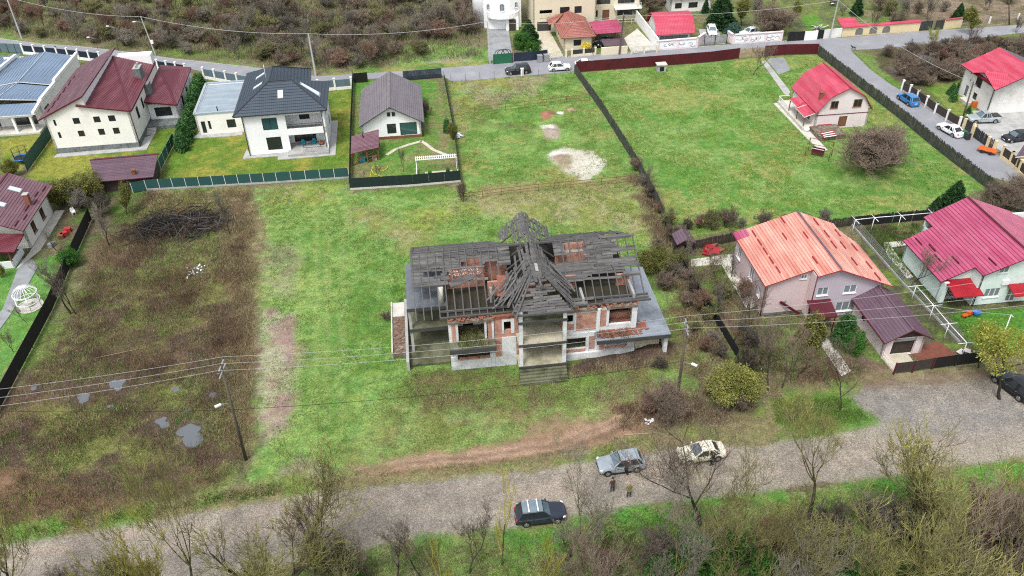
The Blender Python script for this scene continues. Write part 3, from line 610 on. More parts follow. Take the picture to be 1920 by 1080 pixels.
def wall(parent, A, B, z0, z1, mt, holes=(), top=None, t=.28, name='wall'):
    """wall from A to B, outer face on the right of the walking direction; holes (s0,s1,z0,z1,opts or None for an open hole)"""
    A = Vector((A[0], A[1])); B = Vector((B[0], B[1])); L = (B - A).length; dr = (B - A) / L; nrm = (dr.y, -dr.x)
    P = lambda s, z, d=0: (A.x + dr.x * s + nrm[0] * d, A.y + dr.y * s + nrm[1] * d, z)
    mb = MB(); H = [h for h in holes if h[3] <= z1 + .01]
    ss = sorted({0, L} | {h[0] for h in H} | {h[1] for h in H}); zz = sorted({z0, z1} | {h[2] for h in H} | {h[3] for h in H})
    for a, b in zip(ss, ss[1:]):
        for c, d in zip(zz, zz[1:]):
            if any(h[0] - .001 <= a and b <= h[1] + .001 and h[2] - .001 <= c and d <= h[3] + .001 for h in H): continue
            mb.face([P(a, c), P(b, c), P(b, d), P(a, d)]); mb.face([P(a, d, -t), P(b, d, -t), P(b, c, -t), P(a, c, -t)])
    for h in H:
        a, b, c, d = h[:4]
        mb.face([P(a, c), P(a, d), P(a, d, -t), P(a, c, -t)]); mb.face([P(b, d), P(b, c), P(b, c, -t), P(b, d, -t)])
        mb.face([P(a, d), P(b, d), P(b, d, -t), P(a, d, -t)]); mb.face([P(b, c), P(a, c), P(a, c, -t), P(b, c, -t)])
    if top:
        pr = [(0, z1)] + list(top) + [(L, z1)]
        mb.face([P(s, z) for s, z in pr[::-1]][::-1] if False else [P(s, z) for s, z in [(0, z1), (L, z1)] + list(top)[::-1]])
        mb.face([P(s, z, -t) for s, z in ([(0, z1), (L, z1)] + list(top)[::-1])[::-1]])
        cap = list(top)
    else: cap = [(0, z1), (L, z1)]
    for (a, c), (b, d) in zip(cap, cap[1:]):
        mb.face([P(a, c), P(b, d), P(b, d, -t), P(a, c, -t)])
    mb.face([P(0, z0), P(0, cap[0][1]), P(0, cap[0][1], -t), P(0, z0, -t)]); mb.face([P(L, cap[-1][1]), P(L, z0), P(L, z0, -t), P(L, cap[-1][1], -t)])
    o = mb.build(name, [mt], parent)
    for h in holes:
        if len(h) > 4 and h[4] is not None:
            kw = dict(h[4])
            if h[3] > z1 + .01: kw.setdefault('depth', -.03)
            window(parent, (A.x, A.y), (dr.x, dr.y), nrm, h[0], h[1], h[2], h[3], **kw)
    return o
ROWS = {k: v for k, v in (('roof_maroon_sheen', .36), ('roof_maroon_red', .36), ('roof_navy', .55), ('roof_blue_rows', .55), ('roof_grey_brown', .36), ('roof_orange', .36), ('roof_orange_pale', .36), ('roof_magenta', .42), ('roof_magenta_pale', .42), ('roof_plum', .36), ('roof_terracotta', .36))}
def roof(parent, slopes, mt, edge='maroon_paint', t=.14, name='roof_slope', label=None):
    for i, s in enumerate(slopes):
        mtt = mt[i] if isinstance(mt, list) else mt
        o = MB().slab(s, t, 0, 1).build(name, [mtt, edge], parent, label); st = ROWS.get(mtt)
        if st:
            # raised lap of every tile row, cut to the outline of the slope
            P = [Vector(p) for p in s]; nn = (P[1] - P[0]).cross(P[2] - P[1]); nn = (nn if nn.z > 0 else -nn).normalized(); ua = Vector((-nn.y, nn.x, 0))
            if ua.length < .02: continue
            ua.normalize(); va = nn.cross(ua); vv = [p.dot(va) for p in P]; uu = [p.dot(ua) for p in P]; base = P[0].dot(nn); lp = MB(); d = min(vv) + st
            while d < max(vv) - .05:
                xs = sorted(uu[i] + (uu[j] - uu[i]) * (d - vv[i]) / (vv[j] - vv[i]) for i in range(len(P)) for j in [(i + 1) % len(P)] if (vv[i] > d) != (vv[j] > d))
                for a, b in zip(xs[::2], xs[1::2]):
                    if b - a > .1: lp.bar(ua * a + va * d + nn * (base + .015), ua * b + va * d + nn * (base + .015), .055, .05, 0, nn)
                d += st
            if lp.v: lp.build('tile_laps', [mtt], o)['kind'] = 'stuff'
def ridge(parent, pts, mt, r=.11):
    mb = MB()
    for a, b in pts: mb.bar((a[0], a[1], a[2] + .03), (b[0], b[1], b[2] + .03), r * 2, .09)
    mb.build('ridge_cap', [mt], parent)
def gutter(parent, a, b, mt='dark_metal', down=None):
    mb = MB(); mb.bar(a, b, .13, .11); mb.build('gutter', [mt], parent)
    if down: mb = MB(); mb.tube(down[0], down[1], .055, .055, 6); mb.build('downpipe', [mt], parent)
def chimney(parent, u, v, z0, z1, w=.55, d=.55, mt='brick_plain', cap='concrete', pots=0):
    mb = MB(); mb.box(u - w / 2, u + w / 2, v - d / 2, v + d / 2, z0, z1); c = mb.build('chimney', [mt], parent)
    mb = MB(); mb.box(u - w / 2 - .07, u + w / 2 + .07, v - d / 2 - .07, v + d / 2 + .07, z1, z1 + .08)
    for k in range(pots): mb.tube((u, v - d / 2 + d * (k + .5) / pots, z1 + .08), (u, v - d / 2 + d * (k + .5) / pots, z1 + .45), .11, .11, 8); mb.tube((u, v - d / 2 + d * (k + .5) / pots, z1 + .45), (u, v - d / 2 + d * (k + .5) / pots, z1 + .52), .17, .17, 8)
    mb.build('chimney_cap', [cap], c)
def snow_bars(parent, lst, mt):
    for a, b in lst: MB().bar((a[0], a[1], a[2] + .09), (b[0], b[1], b[2] + .09), .1, .16).build('snow_guard', [mt], parent)
def house(name, px, ang, label, cat='house', group=None): return empty(name, label, cat, G(*px), ang, group)
WD = dict(frame='dark_metal', glass='glass_dark', sill=False)
WW = dict(frame='white_metal', glass='glass_pale')

# --- cream house with one big sloping roof
h = house('mono_pitch_house', (108.7, 288), 7, 'cream two storey house with tall single slope maroon roof and stone plinth')
Lw = 12.6; D = 20
tp = [(0, 6.15), (6.45, 9.2), (6.46, 7.75), (Lw, 6.35)]
hl = [(1.1, 1.5, 2.6, 3.6, WD), (4.1, 5.05, 2.6, 3.6, WD), (7.15, 8.1, 2.6, 3.65, WD), (9.4, 10.35, 2.6, 3.65, WD), (1.1, 1.45, 4.7, 5.7, WD), (4, 5, 4.75, 5.75, WD), (7.07, 8.07, 4.75, 5.75, WD), (9.3, 10.33, 4.75, 5.75, WD)]
wall(h, (0, 0), (Lw, 0), .9, 6.1, 'cream_render', [(a, b, c + (.95 if c > 4 else 0) * 0 + 0, d, k) for a, b, c, d, k in hl], top=tp)
wall(h, (Lw, 0), (Lw, D), .9, 6.1, 'cream_render', [(3.4, 4.6, 3.2, 5.2, WD), (7, 8, 3.4, 5.2, WD), (12, 13.2, 3.4, 5.2, WD)])
wall(h, (Lw, D), (0, D), .9, 6.1, 'cream_render', top=[(0, 6.35), (6.14, 7.75), (6.15, 9.2), (Lw, 6.15)]); wall(h, (0, D), (0, 0), .9, 6.15, 'cream_render', [(4, 5, 3.5, 5, WD), (10, 11, 3.5, 5, WD)])
MB().box(6.3, 6.5, .05, D - .05, 6, 9.22).build('wall', ['white_render'], h, 'white clerestory wall between the two roof heights')
MB().box(-.06, Lw + .06, -.06, D + .06, -.05, .9).build('plinth', ['stone_plinth'], h)
roof(h, [[(-.9, -.45, 6.0), (6.75, -.45, 9.42), (6.75, D + .4, 9.42), (-.9, D + .4, 6.0)]], 'roof_maroon_sheen', t=.22)
roof(h, [[(5.3, -.45, 7.95), (Lw + .5, -.45, 6.42), (6.5, D - 1.5, 8.5)], [(Lw + .5, -.45, 6.42), (Lw + .1, D + .2, 6.5), (6.5, D - 1.5, 8.5)]], 'roof_maroon_red', t=.2)
ridge(h, [((Lw + .45, -.4, 6.45), (6.55, D - 1.6, 8.55))], 'maroon_paint')
MB().box(6.6, Lw, D - 1.4, D + .3, 6.2, 8.3).build('parapet', ['white_render'], h)
snow_bars(h, [((.9 + k * .28, v0, 6.0 + (1.8 + k * .28) * .447), (.9 + k * .28, v0 + 1.2, 6.0 + (1.8 + k * .28) * .447)) for k, v0 in ((-2, 1.0), (-1, 2.3), (-2, 3.9), (-1, 5.2), (-2, 6.8), (-1, 8.1), (-2, 9.7), (-1, 11), (-2, 12.6), (-1, 14))], 'maroon_paint')
chimney(h, 11.7, 12.9, 5.8, 8.4, 1.0, 2.0, 'stone_plinth', 'concrete', 3)
chimney(h, 13.0, 11.2, 0, 6.2, .7, 1.6, 'stone_plinth', 'stone_plinth', 0)
# lower guest wing, right
tz = lambda u: 4.75 - (u - 12.2) * .22
wall(h, (12.7, 9.2), (17.3, 9.2), 0, 3.2, 'white_render', [(.9, 3.6, 1.0, 2.6, dict(WD, mull=1))]); wall(h, (17.3, 9.2), (17.3, 23.4), 0, 3.2, 'white_render', [(4, 5.2, .8, 2.5, WD), (8, 9, .8, 2.5, WD)])
wall(h, (17.3, 23.4), (12.7, 23.4), 0, 3.2, 'white_render')
roof(h, [[(12.05, 8.2, 4.3), (17.9, 7.6, 3.5), (12.7, 20.8, 4.9)], [(17.9, 7.6, 3.5), (17.4, 24.2, 3.5), (12.0, 24.5, 4.2), (12.7, 20.8, 4.9)]], 'roof_maroon_red', t=.25)
ridge(h, [((17.8, 7.7, 3.55), (12.75, 20.7, 4.95))], 'maroon_paint')
MB().box(12.6, 17.2, 6.4, 9.1, 0, .55).build('terrace', ['stone_plinth'], h)
mb = MB(); [mb.box(12.7, 14.1, 5.6 - k * .33, 6.0 - k * .33, 0, .5 - k * .1) for k in range(5)]; mb.build('steps', ['concrete'], h)
mb = MB(); [mb.bar((12.4 + k * .55, 18 + k * .1, 3.4 + (k % 2) * .02), (12.6 + k * .55, 22, 3.4), .12, .2) for k in range(6)]; mb.build('pergola_beams', ['white_metal'], h)
sheet('terrace_paving', [G2(99, 296), G2(275, 281), G2(290, 252), G2(262, 262), G2(262, 275), G2(108, 289)], 'concrete', .06, world=True)
gutter(h, (Lw + .45, .1, 6.2), (Lw + .1, D, 6.3), 'maroon_paint', ((Lw + .12, .1, 6.2), (Lw + .12, .1, .1)))

# --- grey-blue seamed roof villa, left edge
h = house('seamed_roof_villa', (65, 262), 6, 'white villa with blue grey standing seam roofs at left edge of the photo')
wall(h, (0.3, 5.5), (0.3, 26.5), 0, 4.3, 'white_render', [(1, 3.2, .5, 2.6, WD)]); wall(h, (-13, 5.5), (0.3, 5.5), 0, 3.4, 'white_render', [(3, 6, .3, 2.6, dict(WD, mull=2)), (8, 12, .3, 2.6, dict(WD, mull=2))])
wall(h, (.3, 26.5), (-13, 27.5), 0, 4.3, 'white_render')
roof(h, [[(-13, 2.6, 3.3), (-.4, 2.6, 3.3), (.1, 6.3, 3.75), (-13, 6.6, 3.75)]], 'roof_blue_seam', 'white_metal')
roof(h, [[(-6.8, 6.8, 4.6), (.2, 7.0, 3.9), (.3, 12.6, 3.9), (-5.5, 12.8, 4.75)], [(-13, 7, 3.8), (-6.8, 6.8, 4.6), (-5.5, 12.8, 4.75), (-13, 13.2, 3.9)]], ['roof_blue_rows', 'roof_blue_rows'], 'white_metal')
roof(h, [[(-5.2, 13.0, 5.0), (.1, 13.0, 4.1), (.2, 26.4, 4.1), (-5.0, 26.6, 5.2)], [(-11.5, 13.4, 4.1), (-5.2, 13.0, 5.0), (-5.0, 26.6, 5.2), (-10.5, 26.8, 4.2)], [(-17, 14, 3.4), (-11.6, 13.4, 4.1), (-10.6, 29, 4.3), (-16, 30, 3.5)]], 'roof_blue_rows', 'white_metal')
ridge(h, [((-5.2, 13, 5.02), (-5, 26.6, 5.22)), ((-6.8, 6.8, 4.62), (-5.5, 12.8, 4.77))], 'roof_grey', .08)
for a, b in (((.35, 6.2, 4.25), (.4, 13, 4.25)), ((.35, 13.4, 4.55), (.4, 26.6, 4.55)), ((-11.4, 18, 4.7), (-10.6, 27, 4.7)), ((.1, 2.5, 3.45), (.3, 6.3, 4.0))): MB().bar(a, b, .45, .5).build('parapet', ['white_render'], h)
for u in (-.8, -3.6, -7.4, -11): MB().box(u - .18, u + .18, 2.9, 3.3, 0, 3.2).build('porch_column', ['white_render'], h)
MB().box(-13, .2, 2.2, 5.5, -.05, .25).build('porch_floor', ['pale_concrete'], h)
MB().bar((-13, 3.0, 3.05), (-.3, 3.0, 3.05), .3, .5).build('porch_beam', ['white_render'], h)

# --- white house with navy hipped roof
h = house('hip_roof_house', (468.9, 292.4), 7.2, 'white two storey house with dark navy hipped roof and open loggia')
WT = dict(frame='dark_metal', glass='glass_teal', sill=False)
wall(h, (0, 0), (6.0, 0), .1, 6.6, 'white_render', [(2.87, 5.16, 4.1, 6.1, dict(WT, mull=1)), (2.98, 5.22, .72, 2.88, dict(WD, mull=1))])
wall(h, (6.0, 0), (12.3, 0), 2.95, 3.95, 'white_render', t=.3); wall(h, (6.0, 0), (12.3, 0), 6.3, 6.7, 'white_render', t=.3)
for u in (6.0, 11.85): MB().box(u, u + .42, .005, .42, .1, 6.6).build('loggia_column', ['white_render'], h)
wall(h, (5.98, .3), (5.98, 3), .1, 6.6, 'white_render', t=.1); wall(h, (6.0, 2.6), (12.3, 2.6), .1, 6.6, 'white_render', [(.9, 4.3, .5, 2.6, dict(WD, mull=2)), (2.2, 3.8, 4.3, 6.0, dict(WD, mull=0))])
MB().box(6.02, 12.28, .32, 2.58, 2.75, 3.3).build('balcony_floor', ['concrete'], h); MB().box(6.02, 12.3, -1.6, 2.58, 0, .45).build('terrace', ['concrete'], h)
for z in (4.45, 4.7, 4.95): pass
mb = MB(); mb.bar((6.4, .12, 4.7), (11.9, .12, 4.7), .05, .05)
for k in range(38): mb.bar((6.4 + k * .148, .12, 3.95), (6.4 + k * .148, .12, 4.7), .02, .02)
mb.build('balcony_railing', ['dark_metal'], h)
mb = MB(); mb.bar((8.5, -1.5, 1.4), (12.3, -1.5, 1.4), .05); mb.bar((12.3, -1.5, 1.4), (12.3, 0, 1.4), .05); mb.bar((8.5, -1.5, 1.4), (8.5, 0, 1.4), .05)
for k in range(26): mb.bar((8.5 + k * .152, -1.5, .45), (8.5 + k * .152, -1.5, 1.4), .018)
mb.build('terrace_railing', ['dark_metal'], h)
wall(h, (12.3, 0), (12.3, 10), .1, 6.7, 'white_render', [(3, 4, 4.2, 5.8, WD), (6.5, 7.7, 1, 2.7, WD)]); wall(h, (12.3, 10), (9, 10), .1, 6.7, 'white_render'); wall(h, (9, 10), (9, 16), .1, 6.7, 'white_render'); wall(h, (9, 16), (-.4, 16), .1, 6.7, 'white_render'); wall(h, (0, 16), (0, 0), .1, 6.7, 'white_render', [(5, 6.2, 4, 5.5, WD)])
e = 6.95
pts = dict(a=(-1.15, -.55, e), b=(12.95, -.5, e), c=(12.95, 10.5, e), d=(10, 10.5, e), f=(9.7, 16.6, e), g=(-1.0, 16.6, e), r1=(4.3, 5.0, 9.9), r2=(7.75, 5.0, 9.9), r3=(4.3, 11.2, 9.9))
p = pts
roof(h, [[p['a'], p['b'], p['r2'], p['r1']], [p['b'], p['c'], p['r2']], [p['g'], p['a'], p['r1'], p['r3']], [p['c'], (10, 10.5, e), (9.1, 9.2, 7.35), p['r1'], p['r2']], [(10, 10.5, e), p['f'], p['r3'], p['r1'], (9.1, 9.2, 7.35)], [p['f'], p['g'], p['r3']]], 'roof_navy', 'dark_metal')
ridge(h, [(p['a'], p['r1']), (p['b'], p['r2']), (p['r1'], p['r2']), (p['r1'], p['r3']), (p['r3'], p['f'])], 'dark_metal', .09)
def skylight(h, P, n=1, mt='skylight_glass'):
    mb = MB(); mb.slab(P, .12); s = mb.build('skylight', ['grey_metal'], h); c = sum((Vector(q) for q in P), Vector()) / 4
    MB().face([tuple((Vector(q) - c) * .86 + c + Vector((0, 0, .015))) for q in P]).build('pane', [mt], s)
zf = lambda v: e + (v + .5) / 5.5 * 2.95 + .1
skylight(h, [(5.6, 1.9, zf(1.9)), (6.45, 1.9, zf(1.9)), (6.45, 3.3, zf(3.3)), (5.6, 3.3, zf(3.3))])
zr = lambda u: e + (12.95 - u) / 5.2 * 2.95 + .12
skylight(h, [(11.9, 2.9, zr(11.9)), (11.9, 4.4, zr(11.9)), (8.95, 5.4, zr(8.95)), (8.95, 4.5, zr(8.95))])
zl = lambda u: e + (u + 1.15) / 5.45 * 2.95 + .1
for v in (5.6, 9.6): skylight(h, [(1.5, v, zl(1.5)), (3.1, v + .1, zl(3.1)), (3.1, v + 1, zl(3.1)), (1.5, v + .9, zl(1.5))])
MB().tube((3.9, 5.6, 9.7), (3.9, 5.6, 12.4), .04, .03, 6).build('antenna_mast', ['white_metal'], h)
for x0 in (0.05, 11.95): MB().tube((x0, -.08, 6.8), (x0, -.08, .1), .06, .06, 6).build('downpipe', ['dark_metal'], h)
MB().bar((-1.1, -.6, 6.86), (12.95, -.56, 6.86), .12, .12).build('gutter', ['dark_metal'], h)
# garage wing
wall(h, (-9.1, 9), (-.3, 9), 0, 3.55, 'cream_render', [(.7, 1.35, .3, 2.35, dict(WD, door=True, mull=0)), (1.8, 2.2, .9, 2.35, WD), (4.75, 6.15, .9, 2.35, WD)]); wall(h, (-.3, 21.6), (-9.1, 21.6), 0, 3.55, 'white_render'); wall(h, (-9.1, 21.6), (-9.1, 9), 0, 3.55, 'white_render')
roof(h, [[(-8.8, 9.3, 3.5), (-.2, 9.3, 3.5), (-.2, 21.3, 3.5), (-8.8, 21.3, 3.5)]], 'roof_flat')
for a, b in (((-9.2, 9.1, 3.68), (-.3, 9.1, 3.68)), ((-9.1, 9.1, 3.68), (-9.1, 21.6, 3.68)), ((-9.2, 21.6, 3.68), (-.3, 21.6, 3.68))): MB().bar(a, b, .38, .26).build('parapet', ['roof_grey'], h)
MB().tube((-5.5, 9.8, 3.5), (-5.5, 9.8, 4.4), .09, .09, 8).build('roof_vent', ['black'], h)
sheet('terrace_paving', [G2(455, 298), G2(521, 293), G2(521, 300), G2(629, 291), G2(634, 226), G2(616, 228), G2(612, 274), G2(468, 288), G2(463, 279)], 'concrete', .06, world=True)
sheet('terrace_paving', [G2(361, 260), G2(428, 256), G2(455, 253), G2(455, 248), G2(374, 250)], 'concrete', .06, world=True)
def chair(px, z, ang, mt, label, group=None, loc=None):
    r = empty('chair', label, 'chair', loc or G(px[0], px[1], z), ang, group)
    MB().box(-.25, .25, -.25, .25, .38, .46).build('seat', [mt], r); MB().box(-.25, .25, .2, .28, .46, .95).build('backrest', [mt], r)
    for a, b in ((-1, -1), (1, -1), (1, 1), (-1, 1)): MB().bar((a * .21, b * .21, 0), (a * .21, b * .21, .38), .05).build('leg', [mt], r)
    for a in (-1, 1): MB().bar((a * .27, -.22, .62), (a * .27, .24, .62), .06, .05).build('armrest', [mt], r)
    return r
hW = h
def inframe(h, u, v, z=0): return Vector((h.location.x + u * math.cos(h.rotation_euler.z) - v * math.sin(h.rotation_euler.z), h.location.y + u * math.sin(h.rotation_euler.z) + v * math.cos(h.rotation_euler.z), z))
chair(None, 0, 20, 'teal_plastic', 'blue garden chair left of the small table on the white house terrace', loc=inframe(h, 8.3, 1.2, .46)); chair(None, 0, -10, 'teal_plastic', 'blue garden chair right of the small table on the white house terrace', loc=inframe(h, 9.9, 1.4, .46))
tb = empty('side_table', 'small grey table between two blue chairs on the terrace', 'table', inframe(h, 9.1, 1.2, .46), 7)
MB().box(-.3, .3, -.3, .3, .5, .55).build('tabletop', ['grey_metal'], tb); [MB().bar((a * .25, b * .25, 0), (a * .25, b * .25, .5), .04).build('leg', ['grey_metal'], tb) for a, b in ((-1, -1), (1, -1), (1, 1), (-1, 1))]
ps = empty('ride_on_toy', 'orange childrens ride on toy on the white house terrace', 'toy', inframe(h, 11.1, 1.0, .46), 30)
MB().box(-.3, .3, -.15, .15, .15, .35).box(-.3, -.2, -.12, .12, .35, .75).build('body', ['orange_plastic'], ps); [MB().tube((x, y * .16, .12), (x, y * .22, .12), .12, .12, 10).build('wheel', ['black'], ps) for x in (-.22, .22) for y in (-1, 1)]

# --- white bungalow with grey-brown gable roof
h = house('bungalow', (680, 264), 6, 'white bungalow with grey brown gable roof inside the dark mesh fence')
gp = [(0, 2.75), (4.7, 5.35), (9.4, 2.75)]
wall(h, (.1, 0), (9.5, 0), .45, 2.75, 'white_render', [(4.0, 5.45, .9, 2.6, dict(WD, mull=1)), (6.05, 8.75, .5, 2.65, dict(WT, mull=0)), (4.25, 4.75, 3.95, 4.6, dict(WD, mull=0)), (5.0, 5.5, 3.95, 4.6, dict(WD, mull=0))], top=gp)
wall(h, (9.5, 0), (9.5, 13.4), .45, 2.75, 'white_render', [(3, 4, 1.3, 2.4, WD)]); wall(h, (9.5, 13.4), (.1, 13.4), .45, 2.75, 'white_render', top=gp); wall(h, (.1, 13.4), (.1, 0), .45, 2.75, 'white_render', [(6, 7, 1.3, 2.4, WD)])
MB().box(.04, 9.56, -.06, 13.5, -.05, .46).build('plinth', ['brown_wood'], h)
roof(h, [[(-.25, -.75, 2.75), (4.85, -.75, 5.75), (4.85, 14, 5.75), (-.25, 14, 2.75)], [(4.85, -.75, 5.75), (10.1, -.75, 2.8), (10.1, 14, 2.8), (4.85, 14, 5.75)]], 'roof_grey_brown', 'dark_metal')
ridge(h, [((4.85, -.75, 5.78), (4.85, 14, 5.78))], 'grey_wood')
for x in (9.75, ): MB().tube((x, -.1, 2.8), (x, -.1, .1), .06, .06, 6).build('downpipe', ['dark_metal'], h)
hB = h
h = house('garden_shelter', (680, 264), 6, 'open wooden garden shelter with maroon lean to roof beside the bungalow', 'shelter')
mv = h.location
roof(h, [[(-1.3, -8.6, 2.2), (2.9, -7.2, 2.25), (2.9, -2.0, 2.75), (-1.3, -3.7, 2.7)]], 'roof_maroon_sheen', t=.1)
for u, v in ((-1.1, -8.2), (1, -7.6), (2.7, -7.0), (2.7, -2.3), (-1.1, -4)): MB().bar((u, v, 0), (u, v, 2.3), .14).build('post', ['brown_wood'], h)
mb = MB(); mb.bar((-1.1, -8.2, .9), (2.7, -7, .9), .08); mb.bar((-1.1, -8.2, .3), (2.7, -7, 1.8), .08); mb.bar((1, -7.6, .3), (2.7, -7, .9), .08); mb.build('brace', ['brown_wood'], h)
MB().tube((.5, -4.2, 2.6), (.5, -4.2, 3.5), .09, .09, 8).build('stove_pipe', ['dark_metal'], h)
for i, (u, v, s, mt, lb) in enumerate(((.2, -7.0, .8, 'teal_plastic', 'blue green storage tub left under the garden shelter'), (1.1, -6.6, .7, 'green_plastic', 'dark green storage tub in the middle of the garden shelter'), (2.0, -6.8, .7, 'bare_timber', 'pale wooden crate stack under the garden shelter'))):
    o = MB().prism([(-s / 2, -s / 2.4), (s / 2, -s / 2.4), (s / 2.1, s / 2.4), (-s / 2.1, s / 2.4)], 0, s * .9).build('storage_box', [mt]); q = inframe(h, u, v, 0); place(o, q, 10); tag(o, lb, 'box')
    MB().box(-s * .55, s * .55, -s * .46, s * .46, s * .9, s * .96).build('lid', [mt], o)

# --- maroon tiled shed below the cream house
h = house('garden_shed', (180, 338), 8, 'long low maroon tiled garden shed on the yellowish lawn', 'shed')
for A, B in (((.6, -4.0), (9.3, -4.0)), ((9.3, -4.0), (9.3, .2)), ((9.3, .2), (.6, .2)), ((.6, .2), (.6, -4))): wall(h, A, B, 0, 2.1, 'dark_wood')
roof(h, [[(1.6, -4.6, 2.1), (9.7, -4.6, 2.1), (9.7, .5, 3.1), (-.05, .5, 3.1)], [(-.05, .5, 3.1), (9.7, .5, 3.1), (9.5, 1.9, 2.7), (.3, 1.9, 2.7)]], 'roof_plum'); chimney(h, 6.9, -3.6, 2.2, 3.0, .5, .5, 'brown_wood', 'brown_wood')
ridge(h, [((-.05, .5, 3.12), (9.7, .5, 3.12))], 'maroon_paint')

# --- maroon roof house, left edge
h = house('skylight_house', (60, 466), 6, 'cream house with maroon roof, two skylights and brick chimney at left edge')
wall(h, (0, 0), (0, 9), .1, 3.6, 'cream_render', [(2.0, 3.2, 1.0, 2.6, dict(frame='brown_wood')), (5.4, 6.6, 1.0, 2.6, dict(frame='brown_wood'))], t=.3); wall(h, (-10, 0), (0, 0), .1, 3.6, 'cream_render', [(6, 8, .2, 2.3, WD)], top=[(0, 3.6), (3.3, 6.2), (5, 6.2), (10, 3.7)]); wall(h, (0, 9), (-10, 9), .1, 3.6, 'cream_render', top=[(0, 3.6), (5, 6.0), (10, 3.6)])
sl = lambda u: 4.0 + (1.0 - u) * .45
roof(h, [[(1.0, -2.1, 4.0), (1.0, 9.6, 4.0), (-4.2, 9.9, sl(-4.2)), (-4.2, -2.1, sl(-4.2))], [(-4.2, -2.1, sl(-4.2)), (-4.2, 9.9, sl(-4.2)), (-10, 9.9, 3.9), (-10, -2.1, 3.9)]], 'roof_maroon_sheen')
ridge(h, [((-4.2, -2.1, sl(-4.2)), (-4.2, 9.9, sl(-4.2)))], 'maroon_paint')
roof(h, [[(.4, -4.9, 2.7), (.7, -1.6, 3.3), (-10, -1.6, 4.4), (-10, -4.9, 3.9)]], 'roof_maroon_red')
for u, v in ((-1.6, 5.9), (-2.1, 1.8)): skylight(h, [(u, v, sl(u) + .1), (u, v + 1.0, sl(u) + .1), (u - 1.5, v + 1.0, sl(u - 1.5) + .1), (u - 1.5, v, sl(u - 1.5) + .1)])
chimney(h, -.1, 4.0, 4.2, 6.0, .6, .6); snow_bars(h, [((u, v, sl(u)), (u, v + 1.3, sl(u))) for u, v in ((.4, 7.6), (.0, 5.9), (.4, 4.1), (.0, 2.2), (.4, .2), (.0, -1.6))], 'maroon_paint')
wall(h, (-9, -4.4), (-.6, -4.4), 0, 1.0, 'white_render', t=.2); wall(h, (-.6, -4.4), (-.6, -1), 0, 1.0, 'white_render', t=.2)
for u in (-.7, -3.5, -6.5): MB().bar((u, -4.3, 1), (u, -4.3, 2.9), .16).build('porch_post', ['brown_wood'], h)
MB().bar((-9, -4.35, 2.75), (-.5, -4.35, 2.75), .18, .3).build('porch_beam', ['brown_wood'], h)
sheet('terrace_paving', [inframe(h, -.4, -5).xy, inframe(h, 1.3, -.5).xy, inframe(h, 1.3, 9.6).xy, inframe(h, 0, 9.6).xy, inframe(h, 0, -1).xy], 'pale_concrete', .055, world=True)

# --- pink house with orange roof
h = house('orange_roof_house', (1425.4, 592), 6, 'pink house with faded orange tile roof and one magenta replacement corner')
z_l = lambda u: 4.55 + (u + .3) * (7.1 - 4.55) / 7.6
wall(h, (0, 0), (5, 0), .1, 4.5, 'pink_render', [(3.8, 4.55, 4.85, 5.5, WW)], top=[(0, 4.5), (5, 6.2)]); wall(h, (5, 0), (5, -1.4), .1, 4.5, 'pink_render', t=-.0001) if False else None
MB().box(4.9, 5.1, -1.35, .1, .1, 6.1).build('wall', ['pink_render'], h)
wall(h, (5, -1.35), (13.2, -1.35), .1, 4.4, 'lilac_render', [(.45, 1.75, 3.3, 4.4, WW), (3.55, 5.05, 3.3, 4.4, WW), (3.1, 5.5, .75, 2.05, dict(WW, mull=2))], top=[(0, 6.2), (2.3, 6.95), (8.2, 4.4)])
wall(h, (13.2, -1.35), (13.2, 9), .1, 4.2, 'pink_render'); wall(h, (12, 10), (0, 10), .1, 4.5, 'pink_render', top=[(0, 4.5), (4.7, 6.9), (12, 4.5)])
wall(h, (0, 10), (0, 0), .1, 4.5, 'pink_render', [(1.0, 2.1, 2.3, 3.9, WW), (5.2, 6.3, 2.2, 3.8, WW), (8.2, 9.0, 1.8, 3.0, WW)])
zR = lambda u: 7.1 - (u - 7.3) * .44
roof(h, [[(-.3, -.4, z_l(-.3)), (4.95, -.4, z_l(4.95)), (4.95, -1.75, z_l(4.95)), (7.3, -1.95, 7.1), (7.3, 10.4, 7.1), (-.3, 10.6, z_l(-.3))], [(7.3, -1.95, 7.1), (13.9, -1.95, zR(13.9)), (13.9, 6.6, zR(13.9)), (12.3, 9.0, zR(12.3)), (12.3, 10.4, zR(12.3)), (7.3, 10.4, 7.1)]], ['roof_orange', 'roof_orange_pale'], 'red_paint')
ridge(h, [((7.3, -1.9, 7.12), (7.3, 10.4, 7.12))], 'roof_plum')
MB().slab([(-.33, 9.0, z_l(-.33) + .05), (1.2, 9.0, z_l(1.2) + .05), (1.2, 10.62, z_l(1.2) + .05), (-.33, 10.62, z_l(-.33) + .05)], .05).build('roof_patch', ['roof_magenta'], h, 'magenta replacement sheets at the back corner of the roof')
snow_bars(h, [((u, v, z_l(u)), (u, v + 1.35, z_l(u))) for u, v in ((1.7, 8.4), (1.7, 6.5), (1.7, 4.6), (1.7, 2.7), (1.75, .8), (4.4, 6.0), (6.4, 4.9), (5.3, 9.0), (5.6, .3))], 'red_paint'); snow_bars(h, [((u, v, zR(u)), (u, v + 1.5, zR(u))) for u, v in ((9.2, 8.2), (9.4, 5.6), (9.2, 3.2), (11.6, 7), (10.8, 3.9), (12.6, 4.4), (10.5, .4), (12.6, .7), (12.5, -1.6))], 'red_paint')
roof(h, [[(4.3, -4.1, 2.3), (7.0, -4.0, 2.3), (7.2, -1.3, 2.75), (4.5, -1.3, 2.75)]], 'roof_wine_rib'); [MB().bar((u, -3.9, 0), (u, -3.9, 2.25), .1).build('canopy_post', ['maroon_paint'], h) for u in (4.5, 6.8)]
